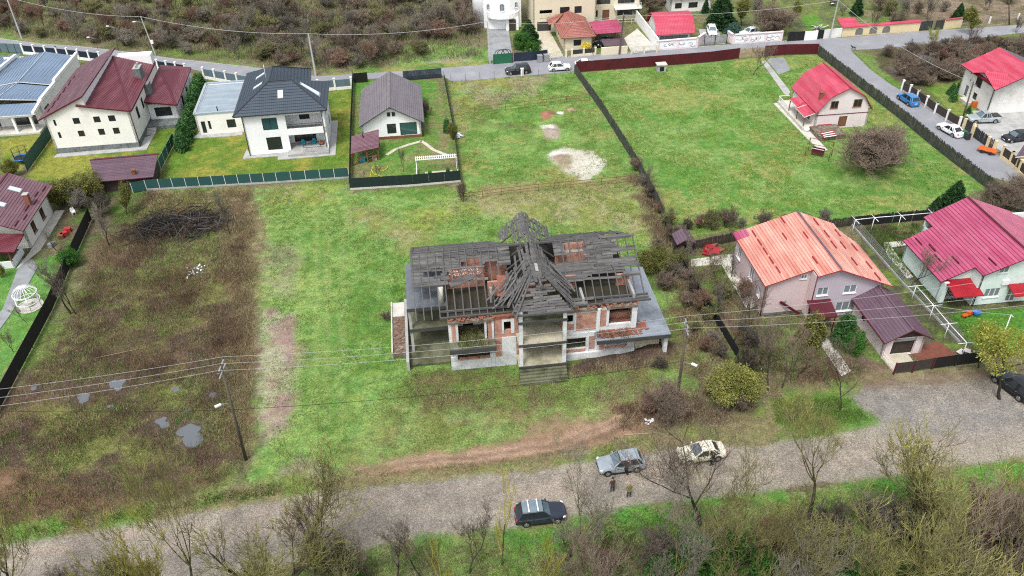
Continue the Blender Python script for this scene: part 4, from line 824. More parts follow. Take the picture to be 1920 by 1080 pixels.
MB().tube((-.05, -.05, 4.4), (-.05, -.05, .1), .06, .06, 6).build('downpipe', ['maroon_paint'], h); MB().tube((5.0, -1.45, 6), (5.0, -1.45, .1), .06, .06, 6).build('downpipe', ['maroon_paint'], h)
MB().bar((2.0, -.12, 1.9), (4.2, -.9, .5), .08, .3).build('stair_rail', ['maroon_paint'], h)
MB().ball((2.5, -.15, 1.9), .2, 0, 8, 4, (1, .3, 1)).build('satellite_dish', ['grey_metal'], h)
MB().box(-.05, 5, -.05, -.01, .05, .35).build('plinth', ['stone_plinth'], h)

# --- garage with plum roof
h = house('garage', (1651, 669), 6, 'pink garage with plum brown gable roof behind the plank gate', 'garage')
gp = [(0, 2.45), (2.3, 3.75), (4.5, 2.45)]
wall(h, (0, 0), (4.5, 0), 0, 2.45, 'palepink_render', [(.95, 3.55, 0, 1.95, None)], top=gp); wall(h, (0, 7.4), (0, 0), 0, 2.4, 'palepink_render', [(2.2, 2.9, 1.2, 1.9, dict(WD, mull=0))]); wall(h, (4.5, 0), (4.5, 7.4), 0, 2.4, 'palepink_render'); wall(h, (4.5, 7.4), (0, 7.4), 0, 2.4, 'palepink_render')
MB().box(.97, 3.53, .35, .45, .02, 1.93).build('garage_door', ['dark_wood'], h); MB().box(1.0, 3.5, -.03, -.005, 1.98, 2.35).build('lintel', ['grey_metal'], h)
MB().face([(.3, -.05, 2.5), (4.2, -.05, 2.5), (2.3, -.05, 3.6)]).build('gable_board', ['dark_wood'], h)
roof(h, [[(-.4, -.6, 2.45), (2.32, -.6, 3.95), (2.32, 7.6, 3.95), (-.4, 7.6, 2.45)], [(2.32, -.6, 3.95), (5.0, -.6, 2.45), (5.0, 7.6, 2.45), (2.32, 7.6, 3.95)]], 'roof_plum'); ridge(h, [((2.32, -.6, 3.97), (2.32, 7.6, 3.97))], 'roof_plum')
gutter(h, (-.45, -.6, 2.38), (-.45, 7.6, 2.38), 'maroon_paint')

# --- magenta roof house, right edge
h = house('magenta_roof_house', (1754, 563), 6, 'pale mint house with magenta tile roof and red metal door canopies')
zm = lambda u: 3.05 + (u + .5) * .47
wall(h, (0, 0), (3.4, 0), .1, 3.1, 'mint_render', [(.9, 2.5, .1, 2.2, None)], top=[(0, 3.1), (3.4, 4.7)]); wall(h, (.7, .9), (3.3, .9), .1, 3.0, 'black', t=.1)
MB().box(3.3, 3.55, -1.6, .05, .1, 4.6).build('wall', ['mint_render'], h)
wall(h, (3.4, -1.6), (16.5, -1.6), .1, 4.4, 'mint_render', [(1.1, 3.0, 1.1, 2.35, dict(WW, mull=2)), (4.0, 5.2, .2, 2.35, dict(WW, door=True, mull=1)), (1.75, 2.9, 4.55, 5.5, WW), (7, 8, 1.1, 2.4, WW)], top=[(0, 4.7), (4.6, 6.75), (13.1, 4.4)])
wall(h, (0, 8.2), (0, 0), .1, 3.1, 'mint_render'); wall(h, (3.0, 10.3), (3.0, 8.2), .1, 3.6, 'mint_render', [(.4, 1.4, 1.2, 2.6, WW)]); wall(h, (3.0, 8.2), (0, 8.2), .1, 3.1, 'mint_render', top=[(0, 4.6), (3, 3.1)]); wall(h, (16.5, 10.3), (3.0, 10.3), .1, 4.4, 'mint_render'); wall(h, (16.5, -1.6), (16.5, 10.3), .1, 3.2, 'mint_render')
roof(h, [[(-.5, -.45, zm(-.5)), (3.1, -.45, zm(3.1)), (3.1, -2.1, zm(3.1)), (8.0, -2.3, 7.05), (8.0, 10.7, 7.05), (2.9, 10.6, zm(2.9)), (2.9, 8.4, zm(2.9)), (-.5, 8.25, zm(-.5))], [(8.0, -2.3, 7.05), (17, -2.3, 3.4), (17, 9, 3.4), (14.5, 10.7, 4.4), (8.0, 10.7, 7.05)]], ['roof_magenta', 'roof_magenta_pale'], 'maroon_paint')
ridge(h, [((8.0, -2.3, 7.08), (8.0, 10.7, 7.08))], 'maroon_paint')
snow_bars(h, [((u, v, zm(u)), (u, v + 1.5, zm(u))) for u, v in ((.6, 6.2), (1.2, 4.3), (.9, 2.4), (2.1, 1.0), (4.7, -1.5))], 'maroon_paint'); snow_bars(h, [((14.6, 2, 4.5), (14.6, 8, 4.5))], 'red_paint')
roof(h, [[(.2, -2.6, 2.4), (3.6, -2.7, 2.4), (3.6, -.05, 2.95), (.2, -.05, 2.95)], [(7.0, -3.3, 2.3), (9.2, -3.3, 2.3), (9.2, -1.65, 2.8), (7.0, -1.65, 2.8)]], 'roof_red_rib', 'red_paint')
MB().box(0, .55, -.6, -.01, .1, 2.9).build('porch_pier', ['mint_render'], h); MB().box(6.1, 6.9, -1.85, -1.62, 2.9, 3.5).build('air_conditioner', ['white_metal'], h); MB().tube((3.5, -1.75, 4.5), (3.5, -1.75, .1), .06, .06, 6).build('downpipe', ['dark_metal'], h)
mb = MB(); [mb.bar((.9 + k * .2, -.15, .1), (.9 + k * .2, -.15, 2.2), .03) for k in range(9)]; [mb.bar((.9, -.15, .5 + k * .45), (2.5, -.15, .5 + k * .45), .03) for k in range(4)]; mb.build('window_grille', ['white_metal'], h)
hM = h
for (u, v, s, mt, lb, sh) in ((1.8, -3.3, .35, 'orange_plastic', 'orange toy truck on the paving before the red canopy', 0), (2.5, -3.0, .3, 'red_plastic', 'red plastic toy on the paving before the red canopy', 1), (3.1, -3.2, .45, 'blue_plastic', 'light blue plastic tub on the paving before the red canopy', 1)):
    if sh: o = MB().tube((0, 0, 0), (0, 0, s), s * .8, s, 12).build('tub', [mt]); MB().tube((0, 0, s), (0, 0, s + .05), s * 1.08, s * 1.08, 12).build('rim', [mt], o)
    else: o = MB().box(-.5, .5, -.22, .22, .12, .3).box(.15, .45, -.2, .2, .3, .6).build('toy_truck', [mt]); [MB().tube((x, y * .2, .13), (x, y * .27, .13), .13, .13, 8).build('wheel', ['black'], o) for x in (-.3, .3) for y in (-1, 1)]
    place(o, inframe(h, u, v, 0), 20); tag(o, lb, 'toy' if mt != 'blue_plastic' else 'tub')

# --- red gambrel house in the pasture
h = house('gambrel_house', (1526.6, 250), 6, 'pale house with bright red gambrel roof standing in the pasture')
gpt = [(0, 3.2), (1.75, 5.35), (4.6, 6.75), (7.4, 5.2), (8.75, 3.2)]
BW = dict(frame='brown_wood', glass='glass_dark', mull=1)
wall(h, (.4, 1.25), (9.15, 1.25), 0, 3.15, 'palepink_render', [(3.9, 5.3, .2, 2.0, dict(frame='brown_wood', glass='brown_wood', door=True, mull=0)), (2.0, 3.2, 3.55, 4.75, BW), (5.75, 7.1, 3.55, 4.8, BW)], top=gpt)
wall(h, (9.15, 1.25), (9.15, 10.8), 0, 3.15, 'palepink_render', [(4, 5, 1, 2.2, BW)]); wall(h, (9.15, 10.8), (.4, 10.8), 0, 3.15, 'palepink_render', top=[(8.75 - a, b) for a, b in gpt[::-1]]); wall(h, (.4, 10.8), (.4, 1.25), 0, 3.15, 'palepink_render', [(6.3, 7.5, .9, 2.0, BW)])
MB().box(.4, 9.15, 1.19, 1.25, 2.4, 2.5).build('string_course', ['maroon_paint'], h)
A0, A1 = .85, 11.3
pr = [(.1, 3.05), (2.1, 5.62), (4.9, 7.0), (7.75, 5.4), (9.45, 3.05)]
roof(h, [[(a[0], A0, a[1]), (b[0], A0, b[1]), (b[0], A1, b[1]), (a[0], A1, a[1])] for a, b in zip(pr, pr[1:])], 'roof_pinkred', 'red_paint')
ridge(h, [((4.9, A0, 7.02), (4.9, A1, 7.02))], 'red_paint'); chimney(h, 1.35, 2.9, 3.8, 5.6, .5, .5, 'brick_plain', 'brick_plain')
roof(h, [[(-1.5, 1.4, 2.3), (.5, 1.4, 2.95), (.5, 5.2, 2.95), (-1.5, 5.2, 2.3)], [(-1.4, 4.6, 2.5), (.5, 4.6, 3.0), (.5, 7.9, 3.0), (-1.4, 7.9, 2.5)]], 'roof_pinkred', 'white_metal')
MB().slab([(-1.6, 4.6, 2.45), (-.2, 5.0, 3.35), (-.2, 5.2, 3.3)], .08).build('porch_gable', ['roof_pinkred'], h)
for v in (1.6, 4.4, 7.6): MB().bar((-1.3, v, 0), (-1.3, v, 2.4), .12).build('porch_post', ['brown_wood'], h)
MB().box(-1.6, .4, 1.2, 11.6, -.05, .55).build('porch_floor', ['pale_concrete'], h)
mb = MB(); [mb.bar((-1.5, 8.2 + k * .3, .55), (-1.5, 8.2 + k * .3, 1.4), .05) for k in range(12)]; mb.bar((-1.5, 8.1, 1.4), (-1.5, 11.6, 1.4), .08); mb.bar((-1.5, 11.6, 1.4), (.3, 11.6, 1.4), .08); mb.build('terrace_railing', ['white_metal'], h)
MB().box(-.4, 4.0, -2.6, 1.15, -.05, .75).build('terrace', ['rubble'], h, 'raised rubble terrace at the gable foot'); MB().box(.9, 3.2, 1.1, 1.2, .2, .85).build('wood_box', ['red_paint'], h)
sheet('terrace_paving', [G2(1450, 194), G2(1466, 192), G2(1528, 256), G2(1552, 282), G2(1540, 284), G2(1515, 262)], 'pale_concrete', .05, world=True)
hG = h
o = MB().ball((0, 0, .35), .5, 0, 10, 6, (1, .8, .75)).build('white_sack', ['plastic_white']); place(o, G(1512, 246), 0); tag(o, 'bulging white sack on the ground beside the red roof porch', 'sack')
for (px, n, lb) in (((1550, 262), 6, 'heap of red and white salvaged planks on the gambrel house terrace'),):
    o = empty('plank_heap', lb, 'planks', G(px[0], px[1]) + Vector((0, 0, .75)), 15)
    for k in range(n): MB().bar((-1.1 + rnd.random() * .3, -.5 + k * .2, .08 + .05 * k), (1.1, -.6 + k * .25, .12 + .05 * k), .18, .06).build('plank', ['red_paint' if k % 2 else 'white_metal'], o)
sf = empty('swing_frame', 'rusty pipe swing frame with maroon bench seat in the pasture', 'swing', G(1532, 292), -30)
for a, b in (((-1.6, -1, 0), (-1.6, -1, 2.2)), ((-1.6, 1, 0), (-1.6, 1, 2.2)), ((1.9, -1, 0), (1.9, -1, 2.2)), ((1.9, 1, 0), (1.9, 1, 2.2)), ((-1.6, -1, 2.2), (1.9, -1, 2.2)), ((-1.6, 1, 2.2), (1.9, 1, 2.2)), ((-1.6, -1, 2.2), (-1.6, 1, 2.2)), ((1.9, -1, 2.2), (1.9, 1, 2.2))): MB().tube(a, b, .045, .045, 6).build('pipe', ['rust'], sf)
MB().box(-1.0, .9, -.3, .3, .5, .58).build('seat', ['maroon_paint'], sf); MB().box(-1.0, .9, .3, .38, .5, 1.2).build('backrest', ['maroon_paint'], sf); MB().box(-1.0, .9, -.36, -.3, 1.2, 1.28).build('armrest', ['white_metal'], sf)

# --- white house with red roof, upper right
h = house('red_roof_villa', (1858.5, 214), 6, 'tall white house with red seamed roof and side gable at the right edge')
wall(h, (-.9, 0), (12, 0), 0, 5.0, 'offwhite_render', [(7.4, 8.4, 3.4, 4.4, WD), (7.0, 8.6, 1.9, 2.6, WD)], top=[(0, 5.0), (5.6, 7.6), (12.9, 5)])
wall(h, (-.9, 8.6), (-.9, 0), 0, 5.0, 'offwhite_render', [(3.6, 5.2, 3.0, 5.0 - .01, dict(WD, mull=1)), (4.0, 5.0, .9, 2.0, WD), (1.4, 2.4, .3, 2.3, dict(WW, door=True, mull=0))], top=[(0, 5), (3.2, 5), (5.5, 6.1), (8.6, 5)]); wall(h, (12, 8.6), (-.9, 8.6), 0, 5.0, 'offwhite_render')
zw = lambda u: 4.95 + (u + 1.4) * .44
roof(h, [[(-1.4, -1.2, zw(-1.4)), (4.6, -1.2, zw(4.6)), (4.6, 9.3, zw(4.6)), (-1.4, 9.3, zw(-1.4))], [(4.6, -1.2, zw(4.6)), (12.5, -1.2, 4.3), (12.5, 9.3, 4.3), (4.6, 9.3, zw(4.6))]], ['roof_pinkred', 'roof_grey_brown'], 'maroon_paint')
roof(h, [[(-1.9, -1.35, 4.9), (-1.9, 2.4, 6.35), (1.9, 2.2, 6.5), (.3, -1.3, 5.75)], [(-1.9, 2.4, 6.35), (-1.9, 5.6, 5.0), (-1.2, 5.5, 5.1), (1.9, 2.2, 6.5)]], 'roof_pinkred', 'maroon_paint')
MB().tube((-1.0, -.1, 5), (-1.0, -.1, .1), .06, .06, 6).build('downpipe', ['dark_metal'], h); MB().box(-2.2, -.95, 3.6, 6.0, 0, .5).build('entrance_steps', ['pale_concrete'], h); MB().box(-1.8, -1.0, 2.7, 3.2, 0, 1.0).build('planter', ['orange_plastic'], h)

# --- row along the far street
h = house('barrel_roof_barn', (1238, 80), 6, 'low outbuilding with rounded bright pink red metal roof by the street', 'outbuilding')
wall(h, (-1, -1.0), (5.9, -1.0), 0, 2.2, 'offwhite_render', [(.5, 6.2, .8, 1.7, dict(frame='grey_metal', glass='glass_pale', mull=5))]); wall(h, (-1, 6), (-1, -1), 0, 2.3, 'offwhite_render', top=[(0, 2.3), (1.5, 4.0), (3.5, 4.9), (5.5, 4), (7, 2.3)]); wall(h, (5.9, -1), (5.9, 6), 0, 2.3, 'offwhite_render', top=[(0, 2.3), (1.5, 4.0), (3.5, 4.9), (5.5, 4), (7, 2.3)])
pb = [(-1.7, 2.2), (-.2, 4.1), (.8, 4.7), (2.4, 5.0), (4.2, 4.7), (5.2, 4.0), (6.6, 2.2)]
roof(h, [[(-1.5, a[0], a[1]), (6.4, a[0], a[1]), (6.4, b[0], b[1]), (-1.5, b[0], b[1])] for a, b in zip(pb, pb[1:])], 'roof_pinkred', 'red_paint', .08)

h = house('tiled_cottage', (1065, 102), 6, 'cream cottage with faded terracotta hipped tile roof by the street')
wall(h, (-.5, 1.9), (5.1, 1.9), 0, 2.75, 'beige_render', [(1.9, 3.4, .9, 2.1, WD)]); wall(h, (5.1, 1.9), (5.1, 12.8), 0, 2.75, 'beige_render'); wall(h, (-.5, 12.8), (-.5, 1.9), 0, 2.75, 'beige_render', [(4, 5, 1, 2.2, WD)]); wall(h, (5.1, 12.8), (-.5, 12.8), 0, 2.75, 'beige_render')
e = 2.8
roof(h, [[(-1.1, 1.3, e), (5.7, 1.3, e), (1.9, 4.6, 4.9)], [(5.7, 1.3, e), (5.7, 12.6, e), (1.9, 10.6, 4.9), (1.9, 4.6, 4.9)], [(-1.1, 13.4, e), (-1.1, 1.3, e), (1.9, 4.6, 4.9), (1.9, 10.6, 4.9)], [(5.7, 12.6, e), (-1.1, 13.4, e), (1.9, 10.6, 4.9)]], 'roof_terracotta', 'brown_wood')
roof(h, [[(-2.4, 9.0, 2.9), (-1.0, 9.0, 3.3), (.9, 10.6, 4.6), (-2.4, 12, 3)]], 'roof_terracotta', 'brown_wood'); ridge(h, [((-1.1, 1.3, e), (1.9, 4.6, 4.92)), ((5.7, 1.3, e), (1.9, 4.6, 4.92)), ((1.9, 4.6, 4.92), (1.9, 10.6, 4.92))], 'roof_terracotta')
h = house('carport', (1065, 102), 6, 'wine red sheet roof carport beside the terracotta cottage', 'carport')
roof(h, [[(6.0, 2.9, 2.6), (11.6, 3.2, 2.6), (11.9, 10.2, 2.75), (5.9, 9.6, 2.75)]], 'roof_magenta', 'maroon_paint', .1); [MB().bar((u, v, 0), (u, v, 2.6), .14).build('post', ['dark_metal'], h) for u, v in ((6.6, 3.2), (11.3, 3.5), (10, 3.4), (11.4, 9.8), (6.4, 9.3))]
MB().box(6.2, 11.4, -1.6, -1.3, 0, 1.5).build('wall', ['beige_render'], h); roof(h, [[(6.8, -1.2, 1.7), (11.2, -1.2, 1.7), (11.2, 1.8, 1.9), (6.8, 1.8, 1.9)]], 'roof_plum', 'maroon_paint', .08, 'lower_roof')
def block(name, px, w, d, hgt, mt, label, wins, roofmt='concrete', side=()):
    h = house(name, px, 6, label); wall(h, (0, 0), (w, 0), 0, hgt, mt, wins); wall(h, (w, 0), (w, d), 0, hgt, mt); wall(h, (w, d), (0, d), 0, hgt, mt); wall(h, (0, d), (0, 0), 0, hgt, mt, side)
    MB().box(-.3, w + .3, -.3, d + .3, hgt, hgt + .25).build('roof', [roofmt], h); return h
h = block('apartment_house', (1000, 62), 13, 10, 10, 'beige_render', 'beige three storey house with balconies beyond the terracotta cottage', [(.8, 3.7, .3, 2.2, dict(WD, mull=0)), (1.3, 3.9, 3.0, 4.6, None), (5.5, 7.5, 3.6, 5, WD), (8.5, 10, 3.6, 5, WD), (5.5, 7.5, .9, 2.2, WD), (5.5, 7.5, 6.4, 8, WD)])
MB().box(1.3, 3.9, -.0, 1.3, 2.9, 3.0).build('balcony_floor', ['concrete'], h); MB().box(1.3, 3.9, .0, .1, 3.0, 3.9).build('balcony_parapet', ['beige_render'], h)
h = block('balcony_house', (1094, 42), 12, 10, 11, 'beige_render', 'cream and white house with upstairs terrace railing next to the white wall', [(4.0, 5.5, .3, 2.4, dict(frame='brown_wood', glass='brown_wood', door=True, mull=0)), (2.6, 3.0, 1, 2.4, WD), (7.2, 10.5, 1.0, 2.4, dict(WD, mull=3)), (2.6, 5.6, 3.6, 5.4, dict(WD, mull=2)), (7.2, 10.8, 3.4, 5.4, dict(WD, mull=2))])
MB().box(6.4, 12.1, -1.5, -.01, 2.7, 3.0).build('balcony_floor', ['white_render'], h)
mb = MB(); [mb.bar((6.5, -1.45, z), (12, -1.45, z), .05) for z in (3.3, 3.65, 4.0)]; [mb.bar((6.5 + k * .9, -1.45, 3), (6.5 + k * .9, -1.45, 4), .05) for k in range(7)]; [mb.bar((0, -2.5, z), (11.5, -2.5, z), .04) for z in (.5, 1.0)]; [mb.bar((k * 1.4, -2.5, 0), (k * 1.4, -2.5, 1.0), .04) for k in range(9)]; mb.build('railing', ['white_metal'], h)
MB().box(-2.2, -.02, .5, 9, 0, 10.5).build('wall', ['white_render'], h)
# castle-like white house
h = house('turreted_house', (915, 52), 6, 'white castle like house with round turret, arched windows and curved balcony')
def arch_win(u, z, w, hh, v=-.03):
    mb = MB(); n = 8; P = [(u - w / 2, v, z), (u + w / 2, v, z)] + [(u + w / 2 * math.cos(math.pi * k / n), v, z + hh + w / 2 * math.sin(math.pi * k / n)) for k in range(n + 1)]
    mb.face([(a, v - .02, c) for a, _, c in P]); f = mb.build('window', ['glass_pale'], h); m2 = MB()
    for a, b in zip(P, P[1:] + P[:1]): m2.bar((a[0], v - .04, a[2]), (b[0], v - .04, b[2]), .12)
    m2.bar((u, v - .05, z), (u, v - .05, z + hh + w / 2), .05); m2.build('frame', ['white_metal'], f)
for q in ([(-.8, 0), (1.2, -1.2), (4.6, -1.6), (7, -.6), (7, 8), (-.8, 8)],): MB().prism(q, 0, 12).build('wall', ['white_render'], h)
arch_win(2.9, 3.8, 1.0, 1.1, -1.6); arch_win(.1, 4.0, .7, .9, -.75); arch_win(5.9, 4.3, .7, .9, -1.3)
mb = MB()
for k in range(12):
    a0 = math.pi * (1 + k / 12); a1 = math.pi * (1 + (k + 1) / 12); c = (3.2, -.6)
    P = [(c[0] + r * math.cos(a), c[1] + r * .75 * math.sin(a)) for r, a in ((3.4, a0), (3.4, a1), (3.15, a1), (3.15, a0))]; mb.prism(P, 2.6, 3.5 + .3 * abs(math.cos(a0)))
mb.prism([(c[0] + 3.3 * math.cos(math.pi * (1 + k / 10)), c[1] + 2.4 * math.sin(math.pi * (1 + k / 10))) for k in range(11)], 2.45, 2.65); mb.build('balcony', ['white_render'], h)
mb = MB(); mb.tube((-1.2, 2, 0), (-1.2, 2, 12), 1.7, 1.7, 16); mb.build('turret', ['white_render'], h)
MB().box(4.2, 5.6, -2.6, -2.45, 0, 2.3).build('door', ['dark_wood'], h); MB().box(3.6, 6.2, -2.45, -1, 0, 2.6).build('entrance_porch', ['white_render'], h)
for (px, w, d, hh, rm, lb) in (((1256, 24), 9, 6, 3, 'roof_maroon_red', 'dark red porch building behind the pink red barn roof'), ((1490, -6), 7, 7, 3.2, 'roof_blue_rows', 'small shed with blue green roof far behind the plank fence'), ((1365, -30), 10, 8, 4, 'roof_maroon_sheen', 'house with maroon roof half hidden by conifers at the top edge')):
    h = block('far_house', px, w, d, hh, 'offwhite_render', lb, [(1, 2.5, .8, 2, WD), (4, 6, .8, 2, WD)]); roof(h, [[(-.5, -.6, hh + .3), (w + .5, -.6, hh + .3), (w + .5, d / 2, hh + 2), (-.5, d / 2, hh + 2)], [(-.5, d / 2, hh + 2), (w + .5, d / 2, hh + 2), (w + .5, d + .6, hh + .3), (-.5, d + .6, hh + .3)]], rm)
# yellow gatehouse at the right edge
h = house('gatehouse', (1900, 318), -40, 'yellow gatehouse corner with pale roof edging at the right edge', 'outbuilding')
wall(h, (0, 0), (4, 0), 0, 2.1, 'yellow_render', top=[(0, 2.1), (2, 3.0), (4, 2.1)]); wall(h, (0, 5), (0, 0), 0, 2.1, 'yellow_render'); roof(h, [[(-.3, -.3, 2.1), (2, -.3, 3.15), (2, 5, 3.15), (-.3, 5, 2.1)], [(2, -.3, 3.15), (4.3, -.3, 2.1), (4.3, 5, 2.1), (2, 5, 3.15)]], 'roof_plum', 'white_metal')
# ------------------------------------------------------------------ the ruin
mat('portico_floor', (.40, .37, .27), .85, .2, .8, .2, col2=(.2, .19, .12), blotch=.56); mat('wet_slab_dark', (.13, .145, .165), .32, .2, .5, .1, spec=.5, col2=(.05, .055, .06), blotch=.54); mat('weathered_post', (.28, .28, .27), .9, .3, 2)
RU = house('ruined_house', (847.5, 695), 6.4, 'abandoned unfinished brick house with broken weathered board roof and concrete slabs', 'ruin')
P_ = lambda n, mt, *bx: (lambda mb: ([mb.box(*b) for b in bx], mb.build(n, [mt], RU))[1])(MB())
zrf = lambda v: 10.8 - .54 * abs(7.3 - v)
# floors and foundations
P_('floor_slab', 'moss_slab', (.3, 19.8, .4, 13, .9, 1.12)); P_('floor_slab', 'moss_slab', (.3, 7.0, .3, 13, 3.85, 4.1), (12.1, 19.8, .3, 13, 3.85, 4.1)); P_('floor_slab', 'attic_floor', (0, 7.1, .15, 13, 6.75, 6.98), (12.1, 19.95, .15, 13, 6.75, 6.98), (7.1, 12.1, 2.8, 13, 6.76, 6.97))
# walls round the back and sides
wall(RU, (19.95, .1), (19.95, 13), 0, 6.7, 'old_plaster', [(2, 4, 4.6, 6.1, None), (7, 9, 4.8, 6.1, None)]); wall(RU, (19.95, 13), (0, 13), 0, 6.7, 'brick', [(3, 5, 4.8, 6.2, None), (9, 11, 4.8, 6.2, None)]); wall(RU, (0, 13), (0, .1), 0, 6.7, 'cream_plaster', [(3.5, 6.0, 1.2, 3.3, None), (6.8, 9.4, 4.2, 6.4, None)])
wall(RU, (7.0, 13), (7.0, 0), 0, 6.7, 'brick', [(5, 6.2, 1.1, 3.2, None), (10.5, 11.5, 4.1, 6.2, None)]); wall(RU, (12.15, 0), (12.15, 13), 0, 6.7, 'brick', [(1.2, 2.4, 1.1, 3.2, None)])
# left wing front: parapet, balcony, loggia, window bay
wall(RU, (0, 0), (4.75, 0), 0, 1.3, 'old_plaster', t=.3); P_('brick_coping', 'brick_bright', (.9, 4.2, -.02, .3, 1.3, 1.5)); P_('pillar', 'old_plaster', (0, .75, -.03, .4, 1.3, 1.85), (4.2, 4.78, -.03, .4, 1.3, 1.9))
P_('balcony_slab', 'moss_slab', (-.05, 4.75, -1.55, .35, 3.78, 4.0)); P_('balcony_parapet', 'dark_slab', (-.05, 4.75, -1.6, -1.45, 3.6, 4.15))
P_('pillar', 'old_plaster', (0, .3, -.02, .35, 4.0, 6.45)); P_('pillar', 'brick_bright', (.3, .72, -.03, .33, 4.0, 6.3)); P_('pillar', 'old_plaster', (.72, .98, -.02, .3, 4.0, 6.4)); P_('pillar', 'old_plaster', (3.72, 3.95, -.01, .3, 4.0, 6.3)); P_('pillar', 'brick', (4.05, 4.45, -.02, .33, 4.0, 6.45)); P_('pillar', 'old_plaster', (4.47, 4.72, -.02, .33, 4.0, 6.5))
wall(RU, (.3, 2.4), (5, 2.4), 4.1, 6.7, 'old_plaster', [(1.3, 2.4, 4.1, 6.0, None)], t=.2); wall(RU, (.3, 2.6), (5, 2.6), 1.12, 3.8, 'cream_plaster', [(1.2, 2.2, 1.12, 3.1, None)], t=.2)
wall(RU, (4.78, 0), (7.0, 0), 0, 6.55, 'brick_bright', [(.95, 1.7, 4.85, 6.1, None), (.9, 1.65, 2.45, 2.8, None)], t=.3)
P_('plaster_band', 'old_plaster', (4.76, 7.03, -.05, -.005, 0, 1.35), (5.5, 7.02, -.06, -.006, 1.35, 4.0), (5.55, 5.75, -.07, -.007, 4.5, 6.4), (6.5, 6.85, -.07, -.007, 4.5, 6.4), (5.76, 6.49, -.07, -.007, 6.1, 6.4))
P_('eave_beam', 'rubble', (0, 4.7, -.25, .3, 6.5, 6.78)); P_('eave_beam', 'brick_plain', (4.7, 7.0, -.12, .35, 6.6, 6.95))
# portico: three slabs, two rows of pillars, steps
for k, z in enumerate((1.35, 4.35, 7.35)):
    P_('portico_slab', ('portico_floor', 'portico_floor', 'moss_slab')[k], (7.02, 12.1, -2.05, 2.8, z - .14, z)); P_('slab_edge', 'dark_slab', (7.0, 12.12, -2.1, -2.0, z - .22, z + .04))
for z0, z1 in ((0, 1.1), (1.4, 4.1), (4.4, 7.1), (7.4, 8.7)):
    for u in (7.1, 11.65): P_('pillar', 'old_plaster' if z0 else 'moss_slab', (u, u + .38, -1.98, -1.6, z0, z1))
wall(RU, (7.2, 2.2), (12, 2.2), 1.35, 4.2, 'cream_plaster', [(.6, 1.7, 1.36, 3.5, None), (2.4, 3.4, 1.36, 3.4, None)], t=.2); wall(RU, (7.2, 2.2), (12, 2.2), 4.35, 7.2, 'old_plaster', [(.5, 1.6, 4.36, 6.4, None), (2.8, 3.8, 4.9, 6.3, None)], t=.2)
wall(RU, (7.1, 2.8), (12.1, 2.8), 7.35, 9.0, 'brick', t=.2)
wall(RU, (7.3, -1.9), (11.7, -1.9), 0, 1.2, 'moss_slab', t=.2)
for k in range(5): P_('step', 'moss_slab', (7.0, 12.05, -2.15 - .27 * (k + 1), -2.15 - .27 * k, 0, 1.12 - .22 * k))
# right wing front
wall(RU, (12.1, 0), (19.95, 0), 0, 6.5, 'old_plaster', [(.1, 2.45, 1.35, 2.85, None), (4.7, 7.05, 1.35, 2.9, None), (.3, 1.0, 5.0, 6.1, None), (4.55, 7.25, 4.3, 6.45, None)])
P_('brick_panel', 'brick_bright', (13.4, 15.55, -.06, -.005, 3.95, 6.3)); P_('brick_panel', 'brick_bright', (12.35, 13.2, -.06, -.005, 4.1, 4.95)); P_('brick_panel', 'brick_bright', (16.0, 16.6, -.05, -.005, 4.2, 6.4)); P_('brick_panel', 'brick_bright', (14.9, 15.5, -.05, -.005, 1.2, 3.3)); P_('brick_panel', 'brick_bright', (12.25, 14.5, -.06, -.004, 1.0, 1.33)); P_('brick_panel', 'brick_bright', (16.7, 19.1, -.06, -.004, 1.02, 1.34)); P_('brick_panel', 'brick_bright', (16.0, 16.6, -.06, -.004, 1.02, 1.9))
P_('concrete_frame', 'old_plaster', (13.18, 13.4, -.1, -.004, 3.9, 6.5), (15.55, 15.95, -.12, -.004, 3.2, 6.6), (12.3, 15.55, -.09, -.004, 3.0, 3.6), (13.4, 15.55, -.09, -.004, 6.3, 6.55), (14.55, 14.85, -.1, -.004, 1.0, 3.0)); P_('pillar', 'old_plaster', (19.35, 19.9, -.15, .3, 3.7, 6.5)); P_('pillar', 'old_plaster', (16.62, 16.9, -.12, .3, 4.3, 6.6))
P_('eave_beam', 'rubble', (12.2, 15.6, -.2, .3, 6.5, 6.82)); P_('eave_beam', 'rubble', (16.6, 19.9, -.25, .3, 6.55, 6.85)); P_('wall', 'brick', (16.9, 19.6, 1.2, 1.45, 4.1, 4.9)); wall(RU, (16.6, 2.8), (19.8, 2.8), 4.1, 6.7, 'old_plaster', t=.2); wall(RU, (12.4, 2.4), (16.5, 2.4), 1.12, 3.8, 'cream_plaster', t=.2)
# right annex slab
mb = MB(); mb.prism([(15.4, -1.65), (23.35, -1.65), (23.45, 10.9), (20.0, 11.0), (20.0, .02), (15.4, .02)], 3.3, 3.55); mb.build('annex_slab', ['wet_slab'], RU); P_('slab_edge', 'dark_slab', (15.35, 23.4, -1.72, -1.62, 3.12, 3.58))
P_('annex_wall', 'cream_plaster', (20.0, 22.7, -.02, .25, 0, 3.2)); P_('pillar', 'old_plaster', (22.8, 23.2, -1.3, -.9, 0, 3.2)); P_('annex_wall', 'old_plaster', (23.0, 23.25, -.9, 10.7, 0, 3.2)); P_('plinth', 'old_plaster', (12.2, 19.9, -.35, -.06, 0, .95))
